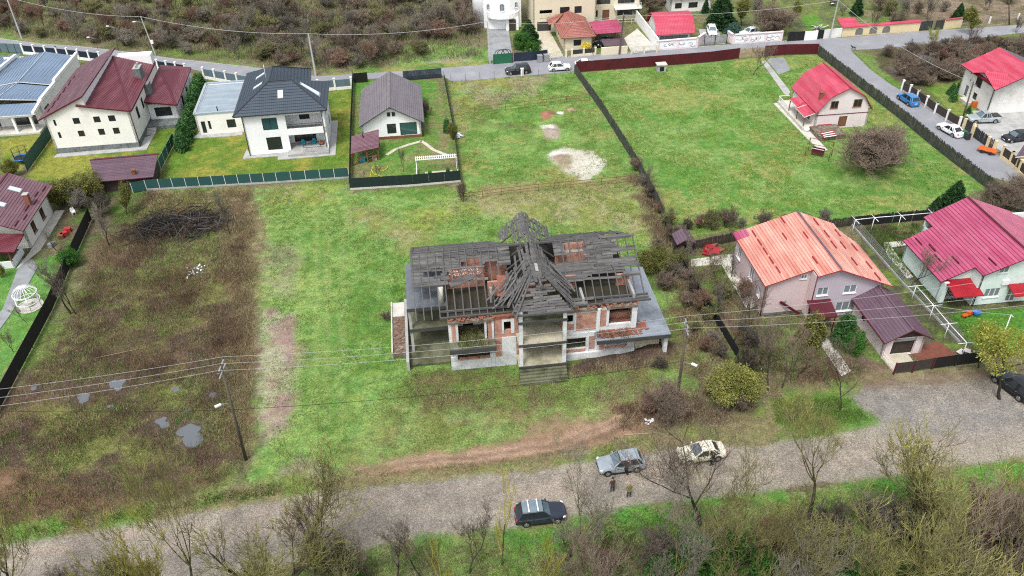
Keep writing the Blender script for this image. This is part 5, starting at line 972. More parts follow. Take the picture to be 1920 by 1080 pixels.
# left terraces and ramp
P_('terrace_slab', 'wet_slab_dark', (-4.15, -.02, 3.1, 11.4, 6.25, 6.48)); P_('slab_edge', 'dark_slab', (-4.18, -.02, 3.0, 3.1, 6.1, 6.5)); P_('terrace_slab', 'moss_slab', (-4.1, -.02, 3.3, 12, 3.3, 3.52)); P_('slab_edge', 'dark_slab', (-4.15, -.02, 3.2, 3.3, 3.15, 3.55)); P_('terrace_slab', 'moss_slab', (-4.5, -.02, 1.2, 12, .05, .3))
for u, v in ((-4.1, 3.35), (-4.1, 11), (-1.9, 11.5)): P_('pillar', 'concrete', (u, u + .3, v, v + .3, .3, 6.25))
P_('terrace_wall', 'concrete', (-4.75, -4.45, .6, 11.8, 0, 1.3)); P_('terrace_wall', 'cream_plaster', (-4.0, -.3, 11.6, 11.8, .3, 6.2)); P_('ramp', 'rubble', (-6.3, -4.8, 2.9, 11.9, 0, .7)); P_('ramp_curb', 'pale_concrete', (-6.35, -6.2, 2.9, 11.9, .0, .95), (-6.2, -4.8, 9.3, 11.9, .7, .78))
mb = MB(); mb.tube((-.45, 3.6, 6.5), (-.45, 3.6, 8.6), .27, .27, 10); mb.build('chimney_pipe', ['pale_concrete'], RU)
# attic partitions seen through the missing boards
def attic(u0, u1, v, z0, z1, mt, t=.25): P_('attic_wall', mt, (u0, u1, v, v + t, z0, z1))
attic(.2, 6.9, 6.3, 6.98, 10.0, 'brick'); attic(12.3, 17.2, 7.0, 6.98, 10.45, 'brick_bright'); attic(12.3, 16.5, 6.97, 9.2, 9.5, 'pale_concrete', .02); attic(4.6, 4.85, 2.2, 6.98, 8.9, 'weathered_post', .25); attic(4.5, 6.9, 3.4, 6.98, 8.8, 'brick'); attic(.3, 4.4, 5.3, 7.0, 9.6, 'brick', .2); attic(12.8, 13.9, 3.4, 6.98, 8.7, 'brick'); attic(18.3, 19.7, 3.2, 6.98, 8.4, 'brick'); attic(19.5, 19.75, .5, 6.98, 7.7, 'weathered_post', 3); attic(14.1, 14.35, .5, 6.98, 7.7, 'weathered_post', 2.0)
# painted scrawl on the attic brick (illegible white loops)
mb = MB()
for row, (z, n) in enumerate(((9.15, 11), (8.62, 12))):
    x = .55
    for k in range(n):
        ww = .16 + .1 * rnd.random(); hh = .24 + .12 * rnd.random(); j = 5 + rnd.randint(0, 3); P = [(x + ww * (.5 - .5 * math.cos(2 * math.pi * a / 7 * (1 if k % 3 else .8))), 5.27, z + hh * (.5 + .5 * math.sin(2 * math.pi * a / 7 * (1 if k % 3 else .8) + k))) for a in range(j)]
        for a, b in zip(P, P[1:]): mb.bar(a, b, .05, .03)
        x += ww + .07 + .05 * rnd.random()
mb.build('graffiti', ['white_render'], RU)
# rafters
def rafter(a, b, w=.11, mt='rafter_wood'): MB().bar(a, b, w, w * 1.4).build('rafter', [mt], RU)
for k in range(13):
    u = -3.2 + k * .82
    if u < 6.6: rafter((u, .35, zrf(.35) - .12), (u + rnd.uniform(-.05, .05), 7.3, 10.66))
for k in range(10): u = 12.9 + k * .88; rafter((u, .3, zrf(.3) - .12), (u + rnd.uniform(-.05, .05), 7.3, 10.66))
for k in range(12): u = -3.1 + k * .85; rafter((u, 7.3, 10.66), (u, 13.3, zrf(13.3) - .12)) if k % 2 == 0 else None
for k in range(10): u = 12.9 + k * .86; rafter((u, 7.3, 10.66), (u, 13.3, zrf(13.3) - .12)) if k % 2 == 0 else None
for a, b in (((-.8, .35, 7.0), (7.0, .35, 7.0)), ((12.2, .3, 7.0), (21.4, .3, 7.0)), ((-.8, 1.0, 7.35), (6.5, .9, 7.3)), ((12.4, 1.0, 7.35), (21.2, .9, 7.3)), ((-3.3, 7.3, 10.6), (21, 7.3, 10.6)), ((-3.3, 3.7, 8.75), (-.2, 3.7, 8.75)), ((9.45, -2.2, 8.6), (9.45, 1.7, 11.1)), ((9.45, 1.7, 11.12), (9.45, 13, 11.12)), ((6.6, -2.3, 8.5), (12.6, -2.3, 8.5))): MB().bar(a, b, .16, .2).build('purlin', ['rafter_wood'], RU)
for u, z in ((6.7, 8.6), (12.5, 8.6)): MB().bar((u, -2.3, z - .1), (u, 3.2, z - .1), .14, .18).build('purlin', ['rafter_wood'], RU)
# boards, one by one: big lapped boards first as parts, the rest as one mass
bcount = [0]; extra = MB()
def board(a, b, w, nrm, lift=.03, dark=0):
    a = Vector(a); b = Vector(b)
    if bcount[0] < 258:
        MB().bar(a, b, w, .035, 0, nrm).build('board', ['board_wood'], RU); bcount[0] += 1
    else: extra.bar(a, b, w, .035, 0, nrm)
def cover(u0, u1, s_lo, s_hi, hole, vr, zfn, step=.30, lmin=1.8, lmax=4.2, messy=.02, back=False):
    v = s_lo; r = random.Random(int(s_lo * 7 + back + 3 * callable(u0))); k = 0
    while v < s_hi:
        u = u0(v) if callable(u0) else u0; ue = u1(v) if callable(u1) else u1
        while u < ue - .25:
            L = min(r.uniform(lmin, lmax), ue - u); um = u + L / 2; segs = []
            # cut the board where a hole opens
            s = u; n = max(2, int(L / .3)); run = None
            for i in range(n + 1):
                x = u + L * i / n; ok = i < n and not hole(x + .1, v)
                if ok and run is None: run = x
                if not ok and run is not None:
                    if x - run > .35: segs.append((run, x))
                    run = None
            for a, b in segs:
                if r.random() < .035: continue
                j = r.uniform(-messy, messy); z = zfn(v) - .28 * float(vn([a * .22], [v * .3], 5)[0]); dz = .02 + .03 * r.random()
                sg = 1 if not back else -1
                board((a, v + j, z + dz + sg * j * .5), (b - .05, v - j + r.uniform(-messy, messy), z + dz - sg * j * .5), step * r.uniform(.86, 1.04), (r.uniform(-.05, .05), -.54 * sg + r.uniform(-.2, .2), 1))
            u += L
        v += step * .88; k += 1
def holeL(u, v):
    if v < 3.7: return not (v < .9 and u < 0 and False)
    if .5 < u < 4.6 and 3.4 < v < 5.25: return not (3.9 < v < 4.15 and u > 2.2)
    if u >= 4.6 and v < 5.2: return True
    if 2.4 < u < 3.9 and 5.6 < v < 6.35: return True
    if 1.8 < u < 2.3 and 5.6 < v < 6.1: return True
    if 4.5 < u < 5.6 and 5.2 < v < 5.7: return True
    if -2.2 < u < -.2 and 4.7 < v < 5.3: return True
    return False
def holeR(u, v):
    if v < 2.9: return True
    if 13.2 < u < 15.2 and 4.9 < v < 7.0: return True
    if 12.3 < u < 13.2 and 5.0 < v < 5.8: return True
    if u > 18.9 and 6.0 < v < 6.9: return True
    if u > 18.7 and 4.9 < v < 5.5: return True
    if u > 19.2 and 3.5 < v < 4.0: return True
    return False
val = lambda v: 9.5 - (zrf(v) < 11.1) * 0
vL = lambda v: 9.45 - max(0.0, (11.15 - zrf(v)) / .84) * 1.0; vR = lambda v: 9.45 + max(0.0, (11.15 - zrf(v)) / .84)
cover(-3.35, lambda v: min(7.3, vL(v) + .2), .35, 7.25, holeL, 1, zrf, messy=.07); cover(lambda v: max(12.0, vR(v) - .2), 20.95, .35, 7.25, holeR, 1, zrf, messy=.07)
cover(-3.35, lambda v: vL(v), 7.4, 13.2, lambda u, v: False, 1, zrf, back=True, messy=.05); cover(lambda v: vR(v), 20.6, 7.4, 12.8, lambda u, v: u > 17.5 and 8.0 < v < 9.2 and (u * 1.7) % 1 > .35, 1, zrf, back=True, messy=.05)
for a, b in (((12.3, .55, 7.2), (14.6, .5, 7.2)), ((13.0, .9, 7.4), (15.4, .9, 7.4)), ((16.5, .55, 7.2), (21.2, .5, 7.15)), ((.5, 3.6, 8.95), (3.2, 4.3, 9.25)), ((.6, 3.3, 8.8), (3.0, 4.1, 9.1))): MB().bar(a, b, .34, .04, 0, (0, -.54, 1)).build('loose_board', ['board_wood'], RU)
# cross roof: long boards laid down the fall, with gaps and slipped ones
def fall(p0, p1, q0, q1, n, gap, wdt=.28, jit=.12, seed=1, keep=lambda t: True):
    r = random.Random(seed)
    for k in range(n):
        t = (k + .5) / n
        if r.random() < gap or not keep(t): continue
        a = Vector(p0).lerp(Vector(p1), t); b = Vector(q0).lerp(Vector(q1), t); s = r.uniform(0, .12); e = r.uniform(.86, 1.06)
        nrm = (Vector(p1) - Vector(p0)).cross(Vector(q0) - Vector(p0)); nrm = nrm if nrm.z > 0 else -nrm
        A = a.lerp(b, s) + nrm.normalized() * r.uniform(.02, .09); B = a.lerp(b, e) + nrm.normalized() * r.uniform(.0, .1) + Vector((r.uniform(-jit, jit), r.uniform(-jit, jit), 0)); board(A, B, wdt, tuple(nrm))
cz = 11.2
r = random.Random(12)
for sd in (-1, 1):      # boards lying along the cross ridge, row under row, down to the valleys
    for k in range(11):
        dx = .12 + k * .265; z = cz - .84 * dx; v = 13.1 - r.uniform(0, .5)
        while v > 1.4:
            L = r.uniform(1.6, 3.4); v1 = max(v - L, 1.2 if k < 9 else .2); vm = (v + v1) / 2
            over = z > zrf(vm) - .1 or vm < 3.2
            hole = (sd < 0 and 4 <= k <= 8 and 8.6 < vm < 10.4 and r.random() < .75) or (sd > 0 and 3 <= k <= 7 and 10 < vm < 11.4 and r.random() < .6) or (sd < 0 and k > 4 and vm < 5 and r.random() < .35)
            if over and not hole and r.random() > .06: board((9.45 + sd * (dx + r.uniform(-.06, .06)), v, z + .06 + r.uniform(0, .07)), (9.45 + sd * (dx + r.uniform(-.12, .12)), v1, z + .06 + r.uniform(0, .09)), .27, (sd * .84 + r.uniform(-.25, .25), 0, 1))
            v = v1 - .03
for sd in (-1, 1):
    for k in range(5): v = 5.2 + k * 1.75; MB().bar((9.45, v, cz - .05), (9.45 + sd * 2.7, v, cz - .05 - .84 * 2.7), .1, .14).build('rafter', ['rafter_wood'], RU)
fall((9.4, 1.8, cz), (9.4, 5.0, cz), (6.4, -2.3, 8.6), (6.6, 3.0, 8.7), 20, .35, .24, .5, 5); fall((9.5, 1.8, cz), (9.5, 5.0, cz), (12.9, -2.3, 8.5), (12.4, 3.2, 8.7), 20, .2, .26, .4, 6)
for k in range(15):   # the stepped front hip, boards level
    t = (k + .5) / 15; v = 1.5 - 3.8 * t; z = 11.1 - 2.55 * t; hw = .25 + 2.8 * t
    if k in (4,): board((9.45 - hw, v, z), (9.45 - hw * .3, v, z), .3, (0, -.67, 1)); continue
    xs = [-1, rnd.uniform(-.6, -.2), rnd.uniform(.1, .6), 1]
    for a, b in zip(xs, xs[1:]):
        if rnd.random() < .16: continue
        MB().bar((9.45 + a * hw, v + rnd.uniform(-.05, .05), z + rnd.uniform(.0, .07)), (9.45 + b * hw - .04, v + rnd.uniform(-.1, .1), z + rnd.uniform(0, .08)), .27, .035, 0, (0, -.67 + rnd.uniform(-.2, .2), 1)).build('board', ['board_wood'], RU)
r = random.Random(9)
for k in range(26):   # long loose laths running down the ridge and fanning out at the front
    t = k / 26; x = 9.45 + r.uniform(-.45, .45); v0 = r.uniform(1.5, 12); L = r.uniform(1.8, 3.2); board((x, v0, cz + .06 - abs(x - 9.45) * .7), (x + r.uniform(-.12, .12), v0 - L, cz + .04 - abs(x - 9.45) * .7), .2, (0, 0, 1))
for k in range(16):
    a = (r.uniform(6.9, 8.2), r.uniform(1, 4.5), r.uniform(9.3, 9.9)); b = (a[0] - r.uniform(1.4, 3.4), a[1] - r.uniform(1.2, 3.0), a[2] - r.uniform(.9, 1.8)); board(a, b, .16, (0, -.3, 1))
for k in range(9):
    a = (r.uniform(10.6, 11.6), r.uniform(.8, 4), r.uniform(9.9, 10.3)); b = (a[0] + r.uniform(1.1, 2.2), a[1] - r.uniform(2, 3.4), a[2] - r.uniform(1.5, 2.2)); board(a, b, .2, (0, -.3, 1))
MB().slab([(5.3, 1.6, 8.3), (6.6, 1.4, 8.2), (6.9, 4.0, 9.0), (5.6, 4.2, 9.1)], .08).build('fallen_panel', ['brick_plain'], RU)
MB().slab([(9.3, 1.2, 11.35), (9.6, 1.1, 11.33), (9.65, 2.4, 11.35), (9.35, 2.6, 11.36)], .04).build('ridge_sheet', ['weathered_post'], RU)
xo = extra.build('roof_boards', ['board_wood'], RU); xo['kind'] = 'stuff'
# brick rubble along the eaves and on the annex slab
rb = MB(); r = random.Random(4)
def scat(u0, u1, v0, v1, z, n, s=.14):
    for _ in range(n):
        u, v = r.uniform(u0, u1), r.uniform(v0, v1); a = r.uniform(0, 3); d = Vector((math.cos(a), math.sin(a), 0)) * s; rb.bar(Vector((u, v, z + .05)) - d, Vector((u, v, z + .05 + r.uniform(0, .05))) + d, .13, .09)
scat(0, 7, -.25, .5, 6.86, 55); scat(12.2, 20, -.25, .4, 6.88, 55); scat(16, 20.3, -1.2, 0, 3.55, 130); scat(20.2, 21.2, -.5, 1, 3.55, 40); scat(20.2, 21.3, 4.5, 8.5, 3.55, 60); scat(16.8, 19.6, .2, 1.1, 4.1, 60); scat(-6.1, -4.9, 3, 9, .7, 25); rb.build('loose_bricks', ['brick_plain'], RU)['kind'] = 'stuff'

# ------------------------------------------------------------------ fences, walls, gates
def fence(px, name, label, h=1.8, sp=2.4, post='dark_metal', panel='green_mesh', style='sheet', pw=.07, cat='fence', base=None, ph=0, group=None, world=False, gap=.1):
    pts = px if world else [G(*p) for p in px]; o = pts[0].copy(); f = empty(name, label, cat, o, 0, group)
    pl = [(p - o) for p in pts]; first = True
    for a, b in zip(pl, pl[1:]):
        L = (b - a).length; n = max(1, round(L / sp)); d = (b - a) / L
        for k in range(n + 1):
            if k == 0 and not first: continue
            p = a + d * (L * k / n); MB().bar(p + Vector((0, 0, -.1)), p + Vector((0, 0, h + ph)), pw, pw, 0, tuple(d)).build('post', [post], f)
        first = False
        if panel:
            for k in range(n):
                p = a + d * (L * k / n + pw * .6); q_ = a + d * (L * (k + 1) / n - pw * .6); mb = MB(); up = Vector((0, 0, 1))
                if style == 'sheet': mb.bar(p + up * (h + gap) / 2, q_ + up * (h + gap) / 2, .035, h - gap)
                elif style == 'slats':
                    m_ = max(3, int((q_ - p).length / .17)); rr = random.Random(k + int(p.x * 7))
                    for i in range(m_):
                        c = p.lerp(q_, (i + .5) / m_); hh = h * rr.uniform(.88, 1.03); mb.bar(c + up * .02, c + up * hh + d * rr.uniform(-.04, .04), .03, .135, 0, tuple(d))
                    for z in (.4, h * .8): mb.bar(p + up * z, q_ + up * z, .05, .08)
                elif style == 'ribs':
                    mb.bar(p + up * (h + gap) / 2, q_ + up * (h + gap) / 2, .02, h - gap); m_ = int((q_ - p).length / .25)
                    for i in range(m_): c = p.lerp(q_, (i + .5) / m_); mb.bar(c + up * gap, c + up * h, .06, .08, 0, tuple(d))
                elif style == 'planks':
                    m_ = max(3, int(h / .2))
                    for i in range(m_): z = gap + (h - gap) * (i + .5) / m_; mb.bar(p + up * z, q_ + up * z, .03, (h - gap) / m_ * .86)
                elif style == 'rails':
                    for z in (h * .5, h * .93): mb.bar(p + up * z, q_ + up * z, .05, .05)
                elif style == 'wire':
                    for z in np.linspace(.15, h * .97, 7): mb.bar(p + up * z, q_ + up * z, .02, .02)
                    for i in range(1, 8): c = p.lerp(q_, i / 8); mb.bar(c, c + up * h, .015, .015)
                mb.build('panel' if style != 'rails' else 'rail', [panel], f)
        if base: mb = MB(); mb.bar(a + Vector((0, 0, .15)), b + Vector((0, 0, .15)), .14, .3); mb.build('base_wall', [base], f)
    return f
fence([(1077, 137), (1130, 212), (1190, 308), (1232, 386), (1264, 470)], 'picket_fence', 'old dark picket fence between the middle plot and the pasture', 1.9, 2.5, 'fence_wood', 'fence_wood', 'slats')
fence([(1533, 103), (1600, 156), (1680, 218), (1760, 284), (1848, 352), (1925, 412)], 'picket_fence', 'weathered grey picket fence along the side street', 2.0, 2.6, 'fence_wood', 'fence_wood', 'slats')
fence([(1262, 476), (1400, 448), (1590, 424), (1745, 408)], 'picket_fence', 'dark overgrown fence at the foot of the pasture behind the orange roof house', 1.5, 2.5, 'dark_wood', 'dark_wood', 'slats')
fence([(1080, 136), (1200, 127), (1330, 117), (1385, 110)], 'metal_fence', 'long maroon sheet metal fence along the far street', 2.1, 2.5, 'maroon_paint', 'maroon_sheet', 'ribs')
fence([(1385, 110), (1432, 106)], 'timber_fence', 'bare timber gate panels in the maroon fence', 2.0, 2.2, 'grey_wood', 'bare_timber', 'slats'); fence([(1432, 106), (1472, 103), (1532, 102)], 'metal_fence', 'short maroon sheet fence beside the bare timber gate panels', 2.1, 2.5, 'maroon_paint', 'maroon_sheet', 'ribs')
fence([(276, 357), (400, 350), (520, 343), (655, 334)], 'mesh_fence', 'green privacy mesh fence with pale posts below the white house lawn', 1.75, 2.0, 'white_metal', 'green_mesh', 'sheet', .06, base='concrete'); fence([(276, 357), (302, 318), (328, 268)], 'mesh_fence', 'green mesh fence running back between the two left lawns', 1.75, 2.0, 'white_metal', 'green_mesh', 'sheet', .06); fence([(250, 362), (276, 357)], 'mesh_fence', 'short green mesh fence end beside the maroon shed', 1.7, 1.3, 'white_metal', 'green_mesh', 'sheet', .06)
fence([(657, 356), (775, 349), (864, 341)], 'mesh_fence', 'black green mesh fence at the foot of the bungalow garden', 1.9, 2.4, 'dark_metal', 'dark_mesh', 'sheet', .06, base='pale_concrete'); fence([(657, 356), (659, 250), (663, 150)], 'mesh_fence', 'dark mesh fence on the left side of the bungalow garden', 1.7, 2.4, 'dark_metal', 'dark_mesh', 'sheet', .06); fence([(864, 341), (850, 240), (833, 150)], 'mesh_fence', 'dark mesh fence on the right side of the bungalow garden', 1.7, 2.4, 'dark_metal', 'dark_mesh', 'sheet', .06)
fence([(757, 152), (828, 146)], 'panel_fence', 'dark steel panel fence behind the bungalow at the street', 1.9, 2.3, 'dark_metal', 'navy_panel', 'planks'); fence([(664, 156), (690, 154)], 'panel_fence', 'black steel gate panel behind the bungalow', 1.9, 2.0, 'dark_metal', 'black', 'sheet')
fence([(52, 322), (98, 258)], 'mesh_fence', 'blue green mesh fence between the seamed roof villa and the cream house', 2.2, 2.0, 'dark_metal', 'green_mesh', 'sheet', .05)
fence([(172, 412), (130, 506), (98, 582), (20, 730), (-50, 860)], 'mesh_fence', 'black shade net fence between the left garden and the weedy plot', 1.9, 2.4, 'dark_metal', 'black_mesh', 'sheet', .05)
fence([(1264, 478), (1300, 540), (1345, 610), (1382, 672)], 'mesh_fence', 'black shade net fence beside the overgrown strip right of the ruin', 1.4, 2.4, 'dark_metal', 'black_mesh', 'sheet', .05)
fence([(1594, 420), (1690, 530), (1800, 645)], 'wire_fence', 'grey wire fence with concrete foot between the two right gardens', 1.5, 2.5, 'grey_metal', 'grey_metal', 'wire', .06, base='concrete')
fence([(1598, 424), (1745, 412)], 'mesh_fence', 'black backed garden fence behind the white pipe pergola', 1.5, 2.5, 'grey_metal', 'black_mesh', 'sheet', .05)
fence([(890, 213), (948, 207), (1020, 199), (1062, 193), (1105, 189)], 'rail_fence', 'thin rusty rail fence across the upper middle plot', 1.3, 4.2, 'rust', 'rust', 'rails', .06); fence([(870, 376), (940, 366), (1010, 358), (1100, 350), (1182, 342)], 'rail_fence', 'thin rusty rail fence across the foot of the middle plot', 1.2, 2.2, 'rust', 'rust', 'rails', .06)
fence([(846, 154), (900, 149), (980, 145), (1070, 138)], 'wire_fence', 'row of thin bare posts along the street at the middle plot', 1.4, 2.6, 'grey_wood', None)
def masonry(px, name, label, wallmt, h, panels=None, post='white_render', sp=2.6, ph=.25, base=.5, cap=None, cat='wall', pw=.32):
    pts = [G(*p) for p in px]; o = pts[0].copy(); f = empty(name, label, cat, o)
    for a, b in zip(pts, pts[1:]):
        a = a - o; b = b - o; L = (b - a).length; d = (b - a) / L; n = max(1, round(L / sp)); up = Vector((0, 0, 1))
        hb = base if panels else h
        MB().bar(a + up * (hb / 2 - .05), b + up * (hb / 2 - .05), .2, hb + .1).build('wall', [wallmt], f)
        if post:
            for k in range(n + 1): p = a + d * (L * k / n); mb = MB(); mb.bar(p, p + up * (h + ph), pw, pw, 0, tuple(d)); mb.build('pillar', [post], f); MB().bar(p + up * (h + ph), p + up * (h + ph + .07), pw + .1, pw + .1, 0, tuple(d)).build('pillar_cap', [post], f)
        if panels:
            for k in range(n): p = a + d * (L * k / n + pw * .6); q_ = a + d * (L * (k + 1) / n - pw * .6); MB().bar(p + up * (h + base) / 2, q_ + up * (h + base) / 2, .05, h - base - .06).build('panel', [panels], f)
        if cap: MB().bar(a + up * (h + .05), b + up * (h + .05), .5, .14).build('coping', [cap], f)
    return f
fence([(-40, 96), (46, 100)], 'panel_fence', 'blue green glass panel fence with dark posts at the far left street', 1.9, 1.8, 'dark_metal', 'glass_fence', 'sheet', .1)
masonry([(46, 101), (110, 107), (190, 116)], 'street_wall', 'white pillared street wall with navy panels behind the seamed roof villa', 'white_render', 1.8, 'navy_panel'); masonry([(298, 131), (350, 139)], 'street_wall', 'white pillared street wall with navy panels behind the cream house', 'white_render', 1.8, 'navy_panel'); masonry([(384, 147), (468, 162)], 'street_wall', 'cream street wall with pale glass panels behind the flat roof garage', 'cream_render', 1.9, 'glass_fence', 'cream_render'); masonry([(598, 171), (660, 166)], 'street_wall', 'cream street wall with pale glass panels right of the navy hipped roof', 'cream_render', 1.9, 'glass_fence', 'cream_render')
masonry([(1233, 94), (1206, 58), (1170, 10), (1140, -30)], 'boundary_wall', 'long plain white boundary wall left of the barrel roof outbuilding', 'white_render', 2.3, None, None)
for px, lb in (([(1233, 95), (1306, 89), (1319, 80)], 'pink framed street wall with grey swirl murals below the barrel roof'), ([(1364, 77), (1374, 83), (1464, 77)], 'pink framed street wall with grey horse like murals right of the steel gates')):
    f = masonry(px, 'mural_wall', lb, 'palepink_render', 1.9, None, 'palepink_render', 4, .1, cap='palepink_render', pw=.35)
    pts = [G(*p) for p in px]; o = pts[0]; i0 = 0 if px[0][0] < 1300 else 1; a = pts[i0] - o; b = pts[i0 + 1] - o; L = (b - a).length; d = (b - a) / L; nn = Vector((d.y, -d.x, 0)) * .115; up = Vector((0, 0, 1)); rr = random.Random(int(px[0][0]))
    n = 2 if i0 == 0 else 3
    for k in range(n):
        p = a + d * (L * k / n + .3) + nn; q_ = a + d * (L * (k + 1) / n - .3) + nn; m2 = MB(); m2.face([p + up * .3, q_ + up * .3, q_ + up * 1.7, p + up * 1.7]); m2.build('mural_panel', ['plastic_white'], f)
        m2 = MB()
        for s in range(4):
            c = p.lerp(q_, rr.uniform(.15, .85)) + up * rr.uniform(.6, 1.3) + nn * .1; R0 = rr.uniform(.25, .5); t0 = rr.uniform(0, 6)
            P = [c + d * R0 * 1.6 * math.cos(t0 + t * .5) * (1 - t * .06) + up * R0 * .7 * math.sin(t0 + t * .5) for t in range(9)]
            for u, v in zip(P, P[1:]): m2.bar(u, v, .02, .09)
        m2.build('mural_lines', ['grey_metal'], f)
fence([(1320, 84), (1340, 83), (1362, 81)], 'steel_gate', 'ornate dark grey steel double gate in the mural wall', 1.9, 2.2, 'dark_metal', 'grey_metal', 'slats', .12, 'gate'); fence([(1476, 78), (1506, 76)], 'steel_gate', 'plain black sheet gate right of the mural wall', 1.9, 2.0, 'dark_metal', 'black', 'sheet', .1, 'gate')
masonry([(1507, 76), (1531, 74)], 'street_wall', 'short white wall between two black gates on the far street', 'white_render', 1.8, None, None); fence([(1532, 74), (1542, 73)], 'steel_gate', 'narrow black door between two white walls on the far street', 1.9, 1.6, 'dark_metal', 'black', 'sheet', .08, 'gate'); masonry([(1543, 73), (1576, 69)], 'street_wall', 'stained white wall beside the grey concrete street pole', 'offwhite_render', 1.8, None, None)
f = masonry([(1577, 69), (1722, 58)], 'tiled_wall', 'cream street wall with arched openings and red tile coping', 'yellow_render', 1.9, None, None)
pts = [G(1577, 69), G(1722, 58)]; o = pts[0]; d = (pts[1] - o).normalized(); L = (pts[1] - o).length; nn = Vector((d.y, -d.x, 0)); up = Vector((0, 0, 1))
for s in (3.6, 6.6, 9.4):
    m2 = MB(); c = d * s + nn * .115; m2.face([c - d * .8 + up * .2, c + d * .8 + up * .2] + [c + d * .8 * math.cos(math.pi * k / 8) + up * (1.1 + .45 * math.sin(math.pi * k / 8)) for k in range(9)]); m2.build('arched_panel', ['grey_wood'], f)
A = d * 3.5; MB().slab([tuple(A + nn * .3 + up * 1.95), tuple(d * L + nn * .3 + up * 1.95), tuple(d * L - nn * .3 + up * 2.2), tuple(A - nn * .3 + up * 2.2)], .1).build('tile_coping', ['roof_pinkred'], f); MB().slab([tuple(-d * .2 + nn * .4 + up * 2.0), tuple(d * 3.6 + nn * .4 + up * 2.0), tuple(d * 3.3 - nn * 2.4 + up * 2.9), tuple(-d * .4 - nn * 2.4 + up * 2.9)], .1).build('tile_roof', ['roof_pinkred'], f)
fence([(1722, 58), (1745, 56)], 'steel_gate', 'dark gate right of the tile coped wall', 1.9, 2.0, 'dark_metal', 'dark_metal', 'planks', .1, 'gate'); fence([(1752, 56), (1768, 54)], 'steel_gate', 'dark gate left of the small tiled wall end', 1.9, 1.6, 'dark_metal', 'dark_metal', 'planks', .1, 'gate'); masonry([(1768, 55), (1800, 51)], 'tiled_wall', 'short cream wall end with red tile coping', 'yellow_render', 1.9, None, None, cap='roof_pinkred'); fence([(1800, 50), (1960, 30)], 'wire_fence', 'sparse fence with white posts at the top right wasteland', 1.3, 6, 'white_metal', 'grey_metal', 'rails', .25)
masonry([(1690, 170), (1718, 188), (1752, 213), (1796, 240)], 'villa_fence', 'dark board fence with white posts beside the side street', 'concrete', 1.7, 'dark_wood', 'white_render', 2.4, .2, .3, pw=.28)
f = fence([(1806, 242), (1822, 252)], 'steel_gate', 'small dark steel gate left of the rubbish bins', 1.8, 2.4, 'yellow_render', 'dark_metal', 'planks', .4, 'gate'); f = fence([(1822, 256), (1850, 276), (1862, 284)], 'steel_gate', 'wide dark steel gate with yellow pillars at the villa yard', 1.8, 3.4, 'yellow_render', 'dark_metal', 'slats', .4, 'gate'); masonry([(1876, 296), (1892, 308), (1925, 340)], 'street_wall', 'yellow pillared wall with dark panels at the right edge', 'yellow_render', 1.8, 'dark_wood', 'yellow_render', 2.2)
fence([(1675, 702), (1710, 698), (1746, 692)], 'plank_gate', 'brown plank double gate in front of the plum roof garage', 1.6, 2.6, 'maroon_paint', 'dark_wood', 'planks', .14, 'gate', gap=.2); fence([(1748, 692), (1790, 686), (1838, 680)], 'panel_fence', 'black sheet fence right of the brown plank gate', 1.6, 2.3, 'dark_metal', 'black', 'sheet', .08); fence([(1652, 672), (1675, 702)], 'rail_fence', 'short pale pipe rail beside the plank gate', 1.0, 3, 'palepink_render', 'palepink_render', 'rails', .07)
fence([(964, 116), (996, 114), (1026, 110)], 'steel_fence', 'dark green steel fence with arched tops beside the green garage gate', 1.8, 2.2, 'dark_metal', 'navy_panel', 'sheet', .1)
f = fence([(926, 121), (961, 118)], 'garage_gate', 'dark green sheet gate with arched top frame below the castle like house', 2.0, 4.2, 'dark_metal', 'green_plastic', 'ribs', .14, 'gate')
a, b = G(926, 121), G(961, 118); mb = MB()
for cx, rx in ((.32, .9), (.5, 1.1), (.68, .9)):
    c = (b - a) * cx; dd = (b - a).normalized(); mb.path([c + dd * rx * math.cos(math.pi * k / 10) + Vector((0, 0, 2.0 + .8 * math.sin(math.pi * k / 10))) for k in range(11)], .07, 6)
mb.build('arch', ['dark_metal'], f)
masonry([(1033, 112), (1062, 109)], 'street_wall', 'sand coloured gate pillars left of the terracotta cottage', 'beige_render', 1.6, None, 'beige_render', 4.5, .1) if False else None
fence([(1031, 112), (1061, 108)], 'steel_gate', 'thin rail gate between pale pillars before the sand driveway', 1.5, 4.0, 'beige_render', 'grey_metal', 'wire', .35, 'gate'); masonry([(1072, 107), (1116, 103)], 'street_wall', 'low pale pillared garden wall before the terracotta cottage', 'beige_render', 1.4, 'dark_metal', 'beige_render', 2.4, .1); fence([(1184, 102), (1231, 98)], 'steel_gate', 'thin rail gate before the paved yard left of the white wall', 1.5, 3.0, 'beige_render', 'grey_metal', 'wire', .3, 'gate')
# pipe pergolas
def pergola(name, tops, foots, label, mt='white_metal', zt=2.3, arms=1.0, r=.045):
    o = G(*foots[0]); f = empty(name, label, 'pergola', o); T = [G(x, y, zt) - o for x, y in tops]
    for a, b in zip(T, T[1:]): MB().tube(a, b, r, r, 6).build('rail', [mt], f)
    for t, ft in zip(T, foots): MB().tube((t.x, t.y, 0), t, r, r, 6).build('post', [mt], f); d = (T[1] - T[0]).normalized(); s = Vector((-d.y, d.x, 0)) * arms; MB().tube(t - s, t + s, r * .8, r * .8, 6).build('cross_arm', [mt], f)
    return f
pergola('pipe_pergola', [(1718, 536), (1751, 573), (1780, 607), (1813, 643)], [(1718, 580), (1742, 600), (1772, 631), (1807, 656)], 'white pipe pergola row between the plum garage and the magenta roof house'); pergola('pipe_pergola', [(1604, 412), (1640, 408), (1690, 404), (1748, 399)], [(1602, 440), (1636, 436), (1684, 432), (1740, 428)], 'white pipe pergola row along the dark fence behind the two right houses')
